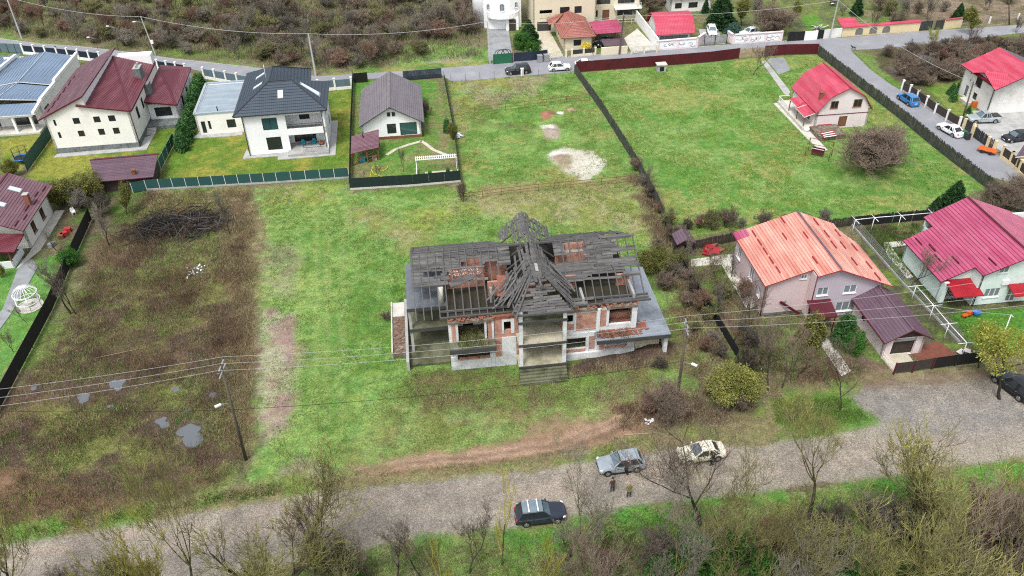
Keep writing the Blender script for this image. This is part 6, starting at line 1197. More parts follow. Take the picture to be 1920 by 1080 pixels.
hp = empty('sandpit_pergola', 'pale blue slatted frame around the sandpit in the bungalow garden', 'pergola', hB.location, 6)
[MB().box(8.3, 14.5, v, v + .08, 2.0, 2.1).build('beam', ['white_metal'], hp) for v in (-11.9, -11.1)]; mb = MB(); [mb.box(8.3 + k * .31, 8.4 + k * .31, -12.1, -10.9, 2.1, 2.16) for k in range(20)]; mb.build('slats', ['white_metal'], hp)
for u, v in ((8.4, -11.5), (14.4, -11.5), (8.4, -13.8), (14.4, -13.8)): MB().box(u - .06, u + .06, v - .06, v + .06, 0, 2.0 if v > -13 else 1.0).build('post', ['white_metal'], hp)
MB().box(8.35, 8.45, -15, -11.6, 0, 1.1).build('side_panel', ['white_metal'], hp); sheet('sandpit', [inframe(hB, u, v).xy for u, v in ((9.3, -15.1), (13.9, -15.1), (13.7, -12), (9.6, -12))], 'sand', .06, world=True)
for u, v in ((10.3, -13), (13.0, -12.6)): o = MB().tube((0, 0, 0), (0, 0, .4), .22, .3, 10).build('flower_pot', ['black']); MB().ball((0, 0, .55), .32, 0, 7, 4).build('plant', ['leaf_ivy'], o); place(o, inframe(hB, u, v)); tag(o, 'dark flower pot with plant at the %s of the sandpit' % ('left' if u < 11 else 'right back corner'), 'flower pot')
hs = MB(); P = [(693, 335), (697, 318), (699, 312), (708, 310), (711, 318), (718, 321), (726, 315), (728, 310)]; hs.path([G(x, y, .06) for x, y in P], .05, 5); hs.path([G(x, y, .06) for x, y in [(697, 318), (700, 326), (716, 331), (736, 333)]], .05, 5); tag(hs.build('garden_hose', ['yellow_plastic']), 'yellow green garden hose snaking across the bungalow lawn', 'hose')

# ------------------------------------------------------------------ poles and wires
def pole(base, top, label, mt, r=.16, arms=0, lamp=None, sq=False, group=None, name='utility_pole', hz=None):
    b = G(*base); 
    # height where the pole's top meets its place in the survey
    H = HT(base[0], base[1], top[1]) if hz is None else hz; t = G(top[0], top[1], H); t.y = b.y + (t.y - b.y) * .3
    f = empty(name, label, 'pole', b); T = t - b; mb = MB(); mb.tube((0, 0, -.2), T, r, r * .62, 4 if sq else 8); mb.build('shaft', [mt], f); tips = []
    for k in range(arms):
        z = T * (1 - .012 - .05 * k); w = 1.0; m2 = MB(); m2.bar(z - Vector((0, w, 0)), z + Vector((0, w, 0)), .11, .11); am = m2.build('cross_arm', ['grey_metal'], f)
        for s in (-.9, 0, .9):
            if k == 0: MB().tube(z + Vector((0, s, .05)), z + Vector((0, s, .28)), .06, .05, 6).build('insulator', ['maroon_paint'], am); tips.append(b + z + Vector((0, s, .28)))
    if lamp: c = T * lamp[0]; e = c + Vector((lamp[1], lamp[2], .35)); m2 = MB(); m2.tube(c, e, .035, .035, 6); m2.build('lamp_arm', ['grey_metal'], f); m2 = MB(); dd = (e - c).normalized(); m2.bar(e, e + Vector((dd.x, dd.y, 0)) * .6, .24, .12); m2.build('lamp_head', ['white_metal'], f)
    f['tip'] = 0; del f['tip']; return f, (tips or [b + T]), b + T
pl, tl, _ = pole((461, 862), (414, 684), 'weathered wooden utility pole with red insulators beside the weedy plot', 'pole_wood', .17, 2, (.62, -.7, -.5)); pr_, tr, _ = pole((1268, 762), (1288, 606), 'dark utility pole with red insulators right of the ruin', 'pole_wood', .17, 2, (.55, .8, -.6))
f1, t1, k1 = pole((41, 72), (12, -6), 'pale concrete pole at the upper left corner street', 'pole_concrete', .2, 0, None, True); f2, t2, k2 = pole((292, 103), (264, 31), 'thin concrete pole with meter box in front of the scrub', 'pole_concrete', .15, 0, (.85, -1.2, -.4), True); f3, t3, k3 = pole((592, 141), (578, 63), 'thick concrete pole right of the navy hipped roof', 'pole_concrete', .24, 0, None, True); f4, t4, k4 = pole((919, 118), (914, 40), 'pale concrete pole beside the castle like house', 'pole_concrete', .2, 0, None, True)
f5, t5, k5 = pole((1161, 102), (1170, 28), 'dark weathered pole between the carport and the paved yard', 'pole_wood', .24, 1, None, True); f6, t6, k6 = pole((1555, 74), (1572, 0), 'slim grey pole with lamp beside the tile coped wall', 'pole_concrete', .17, 0, (.9, -1.0, -.5), True); f7, t7, k7 = pole((1801, 236), (1825, 155), 'dark wooden pole at the villa fence on the side street', 'pole_wood', .17, 1, None); f8, t8, k8 = pole((1893, 46), (1912, 0), 'dark slim pole at the top right wasteland', 'pole_wood', .14, 0, None, False, hz=7)
lb = MB(); lb.box(-.25, .25, -.2, .15, 2.3, 3.0); lb.build('meter_box', ['white_metal'], f2)
for px, tp_, l in (((188, 107), (178, 73), 'slim street lamp behind the maroon roof ridge'), ((222, 96), (214, 52), 'tall street lamp with white head against the scrub')): pole(px, tp_, l, 'dark_metal', .06, 0, (.99, -1.0, .1), False, name='street_lamp')
def wire(a, b, sag, label, r=.022, n=14, group='power lines along the unmade road', mt='wire'):
    a = Vector(a); b = Vector(b); o = a.copy(); P = [a.lerp(b, k / n) - o - Vector((0, 0, sag * 4 * (k / n) * (1 - k / n))) for k in range(n + 1)]; w_ = MB().path(P, r, 4).build('power_line', [mt]); w_.location = o; return tag(w_, label, 'power line', group)
tl.sort(key=lambda p: -p.y); tr.sort(key=lambda p: -p.y)
names = ('farthest', 'middle', 'nearest')
for k in range(3):
    wire(tl[k], tr[k], .7, '%s of three thin wires crossing in front of the ruin' % names[k], .013, 22)
    wire(G((0), (741, 758, 775)[k], tl[k].z).lerp(tl[k], 0) - Vector((6, 0, 0)), tl[k], .3, '%s of three thin wires over the weedy plot' % names[k], .013)
    e = G(1990, (505, 540, 565)[k], tr[k].z + .6); wire(tr[k], e, .5, '%s of three thin wires over the orange roof house' % names[k], .013, 18)
wire(G(-30, 770, 6.5), pl.location + Vector((-.6, .1, 6.6)), .2, 'lower dark cable left of the wooden pole', .02, group=None, mt='black'); wire(pl.location + Vector((-.6, .1, 6.6)), pr_.location + Vector((.3, 0, 6.2)), .9, 'lower dark cable over the grass between the two poles', .02, 20, None, 'black')
for a, b, l in ((k1 + Vector((-20, 12, 1)), k1, 'street cable at the far upper left corner'), (k1, k2, 'street cable between the two left concrete poles'), (k2, k3, 'street cable above the scrub left of the thick concrete pole'), (k3, k4, 'street cable above the scrub right of the thick concrete pole'), (k4, k5, 'street cable passing the castle like house'), (k5, k6, 'street cable above the pink red barrel roof')): wire(a, b, 1.0, l, .035, 16, 'cables along the far street')
wire(k6, k7, 1.3, 'long pale cable crossing the brown thicket to the side street pole', .03, 20, None)
cl, ct, ck = pole((1868, 662), (1943, 585), 'leaning pale pipe pole in the garden at the right edge', 'pole_concrete', .06, 0, None, hz=4.2) if False else (None, None, None)
pp = empty('clothes_pole', 'tall bent white pipe pole beside the yellow willow', 'pole', G(1866, 668)); T = G(1896, 590, 4.6) - G(1866, 668); MB().path([(0, 0, 0), tuple(T), tuple(T + Vector((.3, 0, -.3)))], .06, 6).build('pipe', ['white_metal'], pp)
wire(G(1866, 668) + T, G(1751, 573, 2.3), .15, 'thin pale line from the bent pole to the pipe pergola', .02, 10, None)
# ------------------------------------------------------------------ cars
paint('roof_sky_sheen', (.20, .26, .30), metal=.3)  # car roof over dark body: sky reflection put into the paint colour
def car(kind, pnt, px, heading, label, group=None, rack=False):
    D = dict(suv=(4.5, 1.84, 1.66), suv_big=(4.75, 1.9, 1.75), sedan=(4.6, 1.8, 1.46), hatch=(4.2, 1.8, 1.55), mpv=(4.5, 1.82, 1.62), pickup=(5.2, 1.86, 1.78))[kind]
    L, W, H = D; hw = W / 2; f = empty({'suv': 'parked_suv', 'suv_big': 'parked_suv', 'sedan': 'parked_sedan', 'hatch': 'parked_hatchback', 'mpv': 'parked_minivan', 'pickup': 'parked_pickup'}[kind], label, 'car', G(*px), heading, group)
    zb = H * .60; hood = H * .575 if kind != 'sedan' else H * .60
    # lower body: stations nose -> tail, (x, half width, bottom, top, crown)
    tl_ = {'suv': .565, 'suv_big': .58, 'sedan': .64, 'hatch': .58, 'mpv': .6, 'pickup': .60}[kind] * H
    st = [(.5, .70, .42, hood * .62), (.485, .86, .30, hood * .80), (.44, .95, .24, hood * .92), (.33, .99, .22, hood * .99), (.22, 1.0, .22, hood + .04), (.1, 1.0, .2, zb), (-.2, 1.0, .2, zb + .01), (-.36, .995, .22, zb + .02), (-.45, .95, .25, tl_ + .03), (-.485, .88, .30, tl_ - .03), (-.5, .74, .42, tl_ - .14)]
    def ring(x, k, z0, z1): w = hw * k; return [(x * L, 0, z0), (x * L, w * .86, z0), (x * L, w * .97, z0 + .14), (x * L, w, z0 + .38 * (z1 - z0) + .05), (x * L, w * .985, z1 - .16), (x * L, w * .90, z1 - .03), (x * L, w * .5, z1 + .025), (x * L, 0, z1 + .035)]
    mb = MB(); rings = [ring(*s) for s in st]
    for a, b in zip(rings, rings[1:]):
        for i in range(7):
            mb.face([a[i], b[i], b[i + 1], a[i + 1]], 0, True); m_ = lambda p: (p[0], -p[1], p[2]); mb.face([m_(a[i + 1]), m_(b[i + 1]), m_(b[i]), m_(a[i])], 0, True)
    for r_, fl in ((rings[0], 1), (rings[-1], 0)):
        pl_ = r_ + [(p[0], -p[1], p[2]) for p in r_[-2:0:-1]]; mb.face(pl_ if not fl else pl_[::-1], 0)
    body = mb.build('body', [pnt], f)
    # greenhouse
    G_ = dict(suv=(.19, .04, -.36, -.455), suv_big=(.18, .05, -.38, -.465), sedan=(.2, .03, -.24, -.385), hatch=(.2, .05, -.34, -.455), mpv=(.25, .06, -.38, -.465), pickup=(.2, .08, -.1, -.16))[kind]
    xb, xt, xrt, xrb = [v * L for v in G_]; wb, wt = hw * .93, hw * .73; zt = H - .05; z0 = zb - .02
    base = [(xb, wb * .94, z0), (xb - .55, wb, z0), (xrb + .35, wb, z0), (xrb, wb * .92, z0)]; top = [(xt, wt * .94, zt - .04), (xt - .4, wt, zt), (xrt + .3, wt, zt), (xrt, wt * .93, zt - .05)]
    mx = lambda p: (p[0], -p[1], p[2]); gb = MB()
    for a, b, c, d in zip(base, base[1:], top[1:], top): gb.face([b, a, d, c]); gb.face([mx(a), mx(b), mx(c), mx(d)])
    gb.face([base[0], mx(base[0]), mx(top[0]), top[0]]); gb.face([mx(base[3]), base[3], top[3], mx(top[3])]); gb.build('windows', ['car_glass'], f)
    MB().face([tuple(Vector(p) + Vector((.012, 0, .012))) for p in (Vector(base[0]).lerp(Vector(top[0]), .08) - Vector((0, .06, 0)), Vector(mx(base[0])).lerp(Vector(mx(top[0])), .08) + Vector((0, .06, 0)), Vector(mx(base[0])).lerp(Vector(mx(top[0])), .92) + Vector((0, .06, 0)), Vector(base[0]).lerp(Vector(top[0]), .92) - Vector((0, .06, 0)))]).build('windscreen', ['screen_glass'], f)
    rb_ = MB(); up = Vector((0, 0, .03)); T = [tuple(Vector(p) + up) for p in top]; TM = [mx(p) for p in T]; mid = [(p[0], 0, p[2] + .045) for p in T]
    for i in range(3): rb_.face([T[i], mid[i], mid[i + 1], T[i + 1]], 0, True); rb_.face([mid[i], TM[i], TM[i + 1], mid[i + 1]], 0, True)
    for a, b in zip(top, T): pass
    for i in range(3): rb_.face([top[i], T[i], T[i + 1], top[i + 1]]); rb_.face([mx(top[i + 1]), TM[i + 1], TM[i], mx(top[i])])
    rb_.face([top[0], mx(top[0]), TM[0], mid[0], T[0]]); rb_.face([mx(top[3]), top[3], T[3], mid[3], TM[3]]); rb_.build('roof', [pnt if not rack else 'roof_sky_sheen'], f)
    pb_ = MB()
    for s in (1, -1):
        q = (lambda p: p) if s > 0 else mx
        pb_.bar(q(base[0]), q(top[0]), .10, .07); pb_.bar(q(base[3]), q(top[3]), .16 if kind != 'pickup' else .1, .08)
        pb_.bar(q(base[2]), q(Vector(top[2])[:] if False else top[2]), .12, .05)
        xm = (xb + xrb) / 2 - .05; pb_.bar(q((xm, wb + .01, z0)), q((xm - .05, wt + .01, zt)), .09, .05); pb_.bar(q((xb - .3, wb + .0, z0 + .01)), q((xrb + .2, wb + .0, z0 + .01)), .05, .06)
    pb_.build('pillars', [pnt], f)
    if kind == 'pickup':
        MB().box(-.47 * L, -.2 * L, -hw * .82, hw * .82, zb + .0, zb + .09).build('bed_cover', ['dark_metal'], f)
    # wheels
    rw = .345 if kind != 'hatch' else .33
    if kind in ('pickup', 'suv_big'): rw = .37
    for x in (.315 * L, -.30 * L):
        for s in (1, -1):
            y0, y1 = s * (hw - .2), s * (hw + .015); m2 = MB(); m2.tube((x, y0, rw), (x, y1, rw), rw, rw, 20); wl = m2.build('wheel', ['tyre_rubber'], f)
            m2 = MB(); m2.tube((x, y1 - s * .02, rw), (x, y1 + s * .012, rw), rw * .64, rw * .60, 16); m2.build('rim', ['alloy'], wl); m2 = MB()
            for k in range(5): a = 2 * math.pi * (k + .5) / 5; m2.tube((x + rw * .36 * math.cos(a), y1 + s * .01, rw + rw * .36 * math.sin(a)), (x + rw * .36 * math.cos(a), y1 + s * .018, rw + rw * .36 * math.sin(a)), rw * .13, rw * .13, 6)
            m2.build('rim_gap', ['black'], wl)
            m2 = MB(); P = [(x + (rw + .06) * math.cos(math.pi * k / 10), s * (hw + .004), rw + (rw + .06) * math.sin(math.pi * k / 10)) for k in range(11)]
            for a, b in zip(P, P[1:]): m2.bar(a, b, .07, .03)
            m2.build('wheel_arch', ['black'], f)
    trim = MB(); trim.box(-.3 * L + .5, .315 * L - .5, -hw - .004, hw + .004, .2, .33); trim.build('sill_trim', ['black'], f)
    for s in (1, -1):
        m2 = MB(); m2.bar((.468 * L, s * hw * .80, hood * .76), (.425 * L, s * hw * .935, hood * .83), .16, .15); m2.build('headlight', ['lamp_clear'], f)
        m2 = MB(); m2.bar((-.47 * L, s * hw * .86, tl_ * .86), (-.496 * L, s * hw * .66, tl_ * .84), .12, .2); m2.build('taillight', ['lamp_red'], f)
        m2 = MB(); m2.bar((xb - .25, s * (wb + .02), zb + .08), (xb - .28, s * (wb + .24), zb + .1), .12, .14); m2.build('mirror', [pnt], f)
        m2 = MB(); m2.box(.0, .16, 0, .025, 0, .035)
        for xx in (xm - .28, xb - .95 + .2): MB().box(xx, xx + .17, min(s * hw * .99, s * (hw + .02)), max(s * hw * .99, s * (hw + .02)), zb - .2, zb - .16).build('door_handle', ['dark_metal' if pnt != 'paint_black' else 'alloy'], f)
        # shut lines
        for xx in (xm, xb - .1, xrb + .5): MB().box(xx - .008, xx + .008, min(s * hw * .975, s * (hw + .006)), max(s * hw * .975, s * (hw + .006)), .34, zb - .08).build('door_gap', ['black'], f)
    MB().box(.485 * L, .503 * L, -hw * .5, hw * .5, .48, hood * .74).build('grille', ['black'], f); MB().box(.5 * L - .02, .5 * L + .01, -.26, .26, .36, .47).build('number_plate', ['plastic_white'], f); MB().box(-.5 * L - .01, -.5 * L + .02, -.26, .26, .62, .73).build('number_plate', ['plastic_white'], f); MB().box(-.505 * L, -.45 * L, -hw * .8, hw * .8, .26, .44).build('bumper', ['black' if kind.startswith('suv') else pnt], f)
    if rack:
        for s in (1, -1): MB().bar((xt - .1, s * wt * .92, H + .03), (xrt + .1, s * wt * .92, H + .03), .05, .05).build('roof_rail', ['alloy'], f)
        for x in (xt - .45, xrt + .55): MB().bar((x, -wt * 1.0, H + .1), (x, wt * 1.0, H + .1), .1, .04).build('roof_bar', ['white_metal'], f)
    return f
def ang(a, b): A = G(*a); B = G(*b); return math.degrees(math.atan2(B.y - A.y, B.x - A.x))
a0 = ang((1205, 866), (1120, 880)); car('suv', 'paint_silver', (1163, 876), a0 - 2, 'silver blue SUV parked on the unmade road nose to the left')
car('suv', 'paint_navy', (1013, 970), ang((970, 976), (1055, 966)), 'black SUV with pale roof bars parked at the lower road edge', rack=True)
car('sedan', 'paint_cream', (1313, 856), ang((1355, 850), (1270, 862)), 'cream white sedan parked behind the bare lichen tree')
car('suv_big', 'paint_black', (1898, 730), ang((1915, 742), (1868, 706)), 'shiny black SUV parked by the yellow willow at the right edge')
car('suv_big', 'paint_black', (971, 137), ang((996, 135), (948, 139)), 'black SUV parked on the far street left of the white hatchback'); car('hatch', 'paint_white', (1049, 131), ang((1026, 133), (1072, 130)), 'white hatchback parked on the far street at the corner of the maroon fence'); car('sedan', 'paint_white', (1100, 125), ang((1085, 126), (1125, 123)), 'white car mostly hidden behind the maroon sheet fence')
car('mpv', 'paint_blue', (1701, 192), ang((1720, 206), (1682, 180)), 'bright blue minivan parked on the side street'); car('sedan', 'paint_white', (1780, 249), ang((1800, 258), (1760, 236)), 'white sedan parked on the side street by the rubbish bins'); car('pickup', 'paint_grey', (1842, 228), ang((1875, 224), (1808, 226)), 'silver pickup with dark bed cover parked by the tall white house'); car('hatch', 'paint_black', (1903, 263), ang((1925, 258), (1875, 264)), 'black hatchback parked in the yard at the right edge')
car('suv', 'paint_white', (1334, 64), ang((1329, 45), (1338, 72)), 'white SUV parked nose out behind the steel double gate'); car('hatch', 'paint_white', (1405, 66), ang((1425, 62), (1390, 68)), 'white hatchback behind the right mural wall'); car('sedan', 'paint_black', (1132, 84), ang((1150, 80), (1122, 88)), 'dark car parked under the wine red carport')

# ------------------------------------------------------------------ people
def person(px, ang_, label, top, legs, hair='hair', lean=0.0, arm=0.0, stride=.12, hgt=1.75, hood=None, kneel=False):
    f = empty('person', label, 'person', G(*px), ang_); s = hgt / 1.75
    J = {}; hipz = .92 if not kneel else .50
    def v(x, y, z): return Vector((x * s, y * s, z * s))
    ly = lean
    pts = [v(0, 0, hipz), v(0, -.02 - ly * .3, hipz + .22), v(0, -.05 - ly * .75, hipz + .45 - ly * .1), v(0, -.05 - ly * .95, hipz + .57 - ly * .14), v(0, -.08 - ly * 1.12, hipz + .66 - ly * .18), v(0, -.1 - ly * 1.3, hipz + .80 - ly * .25)]
    rad = [.155, .14, .17, .06, .09, .085]; E = [(0, 1), (1, 2), (2, 3), (3, 4), (4, 5)]
    for sd in (1, -1):
        i = len(pts); st = stride * sd
        if kneel: pts += [v(.1 * sd, -.02, hipz - .04), v(.14 * sd, -.42, hipz - .02), v(.13 * sd, -.25, .08), v(.13 * sd, -.40, .05)]
        else: pts += [v(.10 * sd, 0, hipz - .06), v(.11 * sd, -st * .6 - .03, .48), v(.12 * sd, -st * .2 + .02 + (st * .9 if sd < 0 else -st), .08), v(.13 * sd, -st * .2 - .14 + (st * .9 if sd < 0 else -st), .05)]
        rad += [.105, .075, .05, .045]; E += [(0, i), (i, i + 1), (i + 1, i + 2), (i + 2, i + 3)]
        i = len(pts); sh = pts[2] + v(.19 * sd, 0, .05); pts += [sh, sh + v(.06 * sd, -.04 - arm * .12, -.27 + arm * .08), sh + v(.03 * sd, -.12 - arm * .35, -.46 + arm * .25)]; rad += [.065, .05, .038]; E += [(2, i), (i, i + 1), (i + 1, i + 2)]
        h0 = pts[i + 2]; hd = (pts[i + 2] - pts[i + 1]).normalized()
        i2 = len(pts); pts += [h0 + hd * .07 * s]; rad += [.034]; E += [(i + 2, i2)]
        side = Vector((0, 1, 0)) if abs(hd.y) < .8 else Vector((0, 0, 1))
        for k in range(4): i3 = len(pts); off = side * (.03 - .02 * k) * s; pts += [h0 + hd * .11 * s + off, h0 + hd * (.16 - .008 * abs(k - 1.5)) * s + off + Vector((-.02 * sd, 0, 0))]; rad += [.010, .008]; E += [(i2, i3), (i3, i3 + 1)]
        i3 = len(pts); pts += [h0 + hd * .06 * s + side * .045 * s, h0 + hd * .10 * s + side * .06 * s]; rad += [.012, .009]; E += [(i2, i3), (i3, i3 + 1)]
    me = bpy.data.meshes.new('body'); me.from_pydata([tuple(p) for p in pts], E, []); 
    for n_ in (top, legs, 'skin', 'black'): me.materials.append(MATS[n_])
    tmp = bpy.data.objects.new('body', me); S.collection.objects.link(tmp); md = tmp.modifiers.new('s', 'SKIN'); sv = me.skin_vertices[0].data
    for k, r_ in enumerate(rad): sv[k].radius = (r_ * s * (1.0 if k not in (1, 2) else 1.15), r_ * s * (1 if k not in (0, 1, 2) else .72)); sv[k].use_root = (k == 0)
    md.use_smooth_shade = True; sb_ = tmp.modifiers.new('u', 'SUBSURF'); sb_.levels = 1; sb_.render_levels = 1
    dg = bpy.context.evaluated_depsgraph_get(); nm = bpy.data.meshes.new_from_object(tmp.evaluated_get(dg)); bpy.data.objects.remove(tmp)
    if len(nm.materials) == 0:
        for n_ in (top, legs, 'skin', 'black'): nm.materials.append(MATS[n_])
    hand = [pts[k] for k in range(len(pts))]; wr = [pts[12], pts[6 + 4 + 3 - 0]]
    headc = pts[5]; neckz = pts[3]
    for p in nm.polygons:
        c = p.center; mi = 0
        if (c - headc).length < .2 * s or (c - pts[4]).length < .1 * s: mi = 2
        elif c.z < (hipz - .02) * s and abs(c.x) < .3 * s and (c - pts[2]).length > .4 * s: mi = 3 if c.z < .09 * s else 1
        if abs(c.x) > .2 * s and min((c - q).length for q in pts[6:] if abs(q.x) > .2 * s) < .2 * s and c.z < pts[2].z - .34 * s + arm * .1 and c.z > .5 * s and mi != 1: mi = 2 if c.z < pts[2].z - .40 * s + arm * .25 else 0
        p.material_index = mi
    b_ = bpy.data.objects.new('body', nm); S.collection.objects.link(b_); b_.parent = f
    MB().ball(tuple(headc + Vector((0, .018, .03)) * s), .112 * s, 0, 10, 7, (.92, 1.05, 1.0)).build('hair' if not hood else 'hood', [hood or hair], f)
    fc = MB(); hc = headc
    fc.ball(tuple(hc + Vector((0, -.10, -.01)) * s), .018 * s, 0, 6, 4); [fc.ball(tuple(hc + Vector((x, -.085, .02)) * s), .011 * s, 1, 6, 4) for x in (-.032, .032)]; fc.box(hc.x - .025 * s, hc.x + .025 * s, hc.y - .092 * s, hc.y - .08 * s, hc.z - .055 * s, hc.z - .045 * s, 1); fc.build('face', ['skin', 'black'], f)
    cl_ = MB(); cl_.tube(tuple(pts[0] + Vector((0, 0, -.12)) * s), tuple(pts[0] + Vector((0, 0, .1)) * s), .175 * s, .17 * s, 10); cl_.build('jacket_hem', [top], f)
    return f
person((1173, 892), 150, 'person in dark coat and red hood bending beside the silver SUV', 'black_cloth', 'black_cloth', lean=.35, arm=.6, hood='red_cloth', stride=.2)
person((1148, 923), 200, 'person in brown coat and blue jeans standing leftmost of three on the road', 'brown_cloth', 'denim', stride=.08, hgt=1.85)
person((1179, 933), 190, 'person in olive jacket and dark jeans standing on the gravel road', 'olive_cloth', 'denim', stride=.06, hair='bare_timber', hgt=1.85)
person((1335, 874), 210, 'person dressed all in black standing beside the cream sedan', 'black_cloth', 'black_cloth', stride=.08)

# ------------------------------------------------------------------ small things
def bin_(px, mt, label, h_=1.05, w_=.58, group=None):
    o = MB().prism([(-w_ / 2, -w_ / 2), (w_ / 2, -w_ / 2), (w_ / 2, w_ / 2), (-w_ / 2, w_ / 2)], .08, h_).build('bin', [mt]); place(o, G(*px), 10); tag(o, label, 'bin', group); MB().box(-w_ / 2 - .03, w_ / 2 + .03, -w_ / 2 - .03, w_ / 2 + .03, h_, h_ + .07).build('lid', [mt], o); [MB().tube((x, w_ / 2, .1), (x + .05, w_ / 2, .1), .1, .1, 8).build('wheel', ['black'], o) for x in (-.25, .2)]; return o
bin_((1012, 116), 'grey_metal', 'left one of two grey wheelie bins by the dark green fence', 1.3, .9); bin_((1024, 115), 'grey_metal', 'right one of two grey wheelie bins by the dark green fence', 1.3, .9); bin_((1806, 258), 'green_plastic', 'green wheelie bin behind the white sedan'); bin_((1813, 262), 'dark_metal', 'black wheelie bin right of the green bin')
# birdcage gazebo
gz_ = empty('gazebo', 'white wire birdcage gazebo on the lawn left of the black fence', 'gazebo', G(57, 574))
ring_ = lambda r_, z, n=20: [(r_ * math.cos(2 * math.pi * k / n), r_ * math.sin(2 * math.pi * k / n), z) for k in range(n + 1)]
for z in (.0, .9, 1.9, 2.0): MB().path(ring_(1.35, z), .05, 5).build('hoop', ['white_metal'], gz_)
for k in range(18):
    a = 2 * math.pi * k / 18; c, s_2 = math.cos(a), math.sin(a)
    MB().path([(1.35 * c, 1.35 * s_2, 2.0), (1.1 * c, 1.1 * s_2, 2.45), (.6 * c, .6 * s_2, 2.8), (.05 * c, .05 * s_2, 2.95)], .035, 5).build('roof_rib', ['white_metal'], gz_)
    if k % 3 == 0: MB().tube((1.35 * c, 1.35 * s_2, 0), (1.35 * c, 1.35 * s_2, 2), .055, .055, 6).build('post', ['white_metal'], gz_)
    elif 3 < k < 16: MB().tube((1.35 * c, 1.35 * s_2, 0), (1.35 * c, 1.35 * s_2, .9), .025, .025, 5).build('baluster', ['white_metal'], gz_)
MB().tube((0, 0, 0), (0, 0, .08), 1.5, 1.5, 20).build('floor', ['pale_concrete'], gz_); MB().tube((0, 0, .08), (0, 0, .7), .35, .5, 12).build('table', ['pale_concrete'], gz_)
chair((139, 402), 0, 40, 'plastic_white', 'single white plastic chair on the grass behind the black fence')
o = MB().box(-.7, .7, -.35, .35, .4, .5).build('bench', ['dark_wood']); [MB().box(x - .05, x + .05, -.3, .3, 0, .4).build('leg', ['dark_wood'], o) for x in (-.6, .6)]; MB().box(-.7, .7, .3, .38, .5, .95).build('backrest', ['dark_wood'], o); place(o, G(146, 389), 10); tag(o, 'dark garden bench just above the white plastic chair', 'bench')
for i, (x, y, mt, lb) in enumerate(((128, 434, 'red_plastic', 'upper red plastic crate lying in the left garden'), (121, 442, 'red_plastic', 'lower red plastic crate lying in the left garden'), (98, 462, 'grey_metal', 'grey metal drum near the cream house terrace'), (115, 446, 'brown_wood', 'small brown wooden crate beside the red crates'))):
    o = MB().prism([(-.4, -.3), (.4, -.3), (.4, .3), (-.4, .3)], 0, .5).build('crate' if i != 2 else 'drum', [mt]); MB().box(-.43, .43, -.33, .33, .5, .56).build('rim', [mt], o); place(o, G(x, y), 35 * i + 10); tag(o, lb, 'crate' if i != 2 else 'drum')
tr_ = empty('trampoline', 'round blue edged trampoline with dark net on the far left lawn', 'trampoline', G(43, 303)); MB().path(ring_(1.1, .7), .12, 6).build('frame', ['blue_plastic'], tr_); MB().tube((0, 0, .69), (0, 0, .7), 1.05, 1.05, 20).build('mat', ['black'], tr_)
for k in range(6): a = math.pi * k / 3; MB().tube((1.1 * math.cos(a), 1.1 * math.sin(a), 0), (1.1 * math.cos(a), 1.1 * math.sin(a), 2.2), .04, .04, 6).build('pole', ['dark_metal'], tr_)
MB().path(ring_(1.1, 2.2), .03, 5).build('net_ring', ['dark_metal'], tr_)
cb = empty('well_box', 'small square concrete box with cap on the pasture by the maroon fence', 'well', G(1239, 133), 6); MB().box(-.8, .8, -.6, .6, 0, 1.3).build('body', ['concrete'], cb); MB().box(-.95, .95, -.75, .75, 1.3, 1.45).build('cap', ['pale_concrete'], cb); MB().box(-.4, .4, -.64, -.605, .2, 1.0).build('door', ['black'], cb)
wb_ = MB().box(-.25, .25, -.12, .12, 0, 1.4).build('meter_cabinet', ['plastic_white']); MB().box(-.3, .3, -.16, .16, 1.4, 1.47).build('cap', ['plastic_white'], wb_); place(wb_, G(979, 142), 6); tag(wb_, 'narrow white meter cabinet standing in front of the far black SUV', 'cabinet')
dg = empty('dog', 'black dog walking on the far street corner', 'dog', G(1600, 93), 160)
me = bpy.data.meshes.new('body'); P = [(0, 0, .5), (.25, 0, .5), (.42, 0, .62), (.55, 0, .72), (.68, 0, .68), (-.22, 0, .5), (-.32, 0, .52), (-.5, 0, .62), (.26, .1, .3), (.28, .1, .03), (.26, -.1, .3), (.22, -.1, .03), (-.25, .1, .32), (-.33, .1, .18), (-.3, .1, .03), (-.25, -.1, .32), (-.33, -.1, .18), (-.28, -.1, .03)]
me.from_pydata(P, [(0, 1), (1, 2), (2, 3), (3, 4), (0, 5), (5, 6), (6, 7), (1, 8), (8, 9), (1, 10), (10, 11), (5, 12), (12, 13), (13, 14), (5, 15), (15, 16), (16, 17)], []); t_ = bpy.data.objects.new('t', me); S.collection.objects.link(t_); t_.modifiers.new('s', 'SKIN')
for k, r_ in enumerate([.12, .15, .09, .09, .045, .12, .04, .02, .05, .035, .05, .035, .07, .04, .035, .07, .04, .035]): me.skin_vertices[0].data[k].radius = (r_, r_)
t_.modifiers.new('u', 'SUBSURF').levels = 1; nm = bpy.data.meshes.new_from_object(t_.evaluated_get(bpy.context.evaluated_depsgraph_get())); bpy.data.objects.remove(t_); nm.materials.clear(); nm.materials.append(MATS['black_cloth']); o = bpy.data.objects.new('body', nm); S.collection.objects.link(o); o.parent = dg; MB().box(.5, .56, .04, .1, .78, .9).box(.5, .56, -.1, -.04, .78, .9).build('ears', ['black_cloth'], dg)
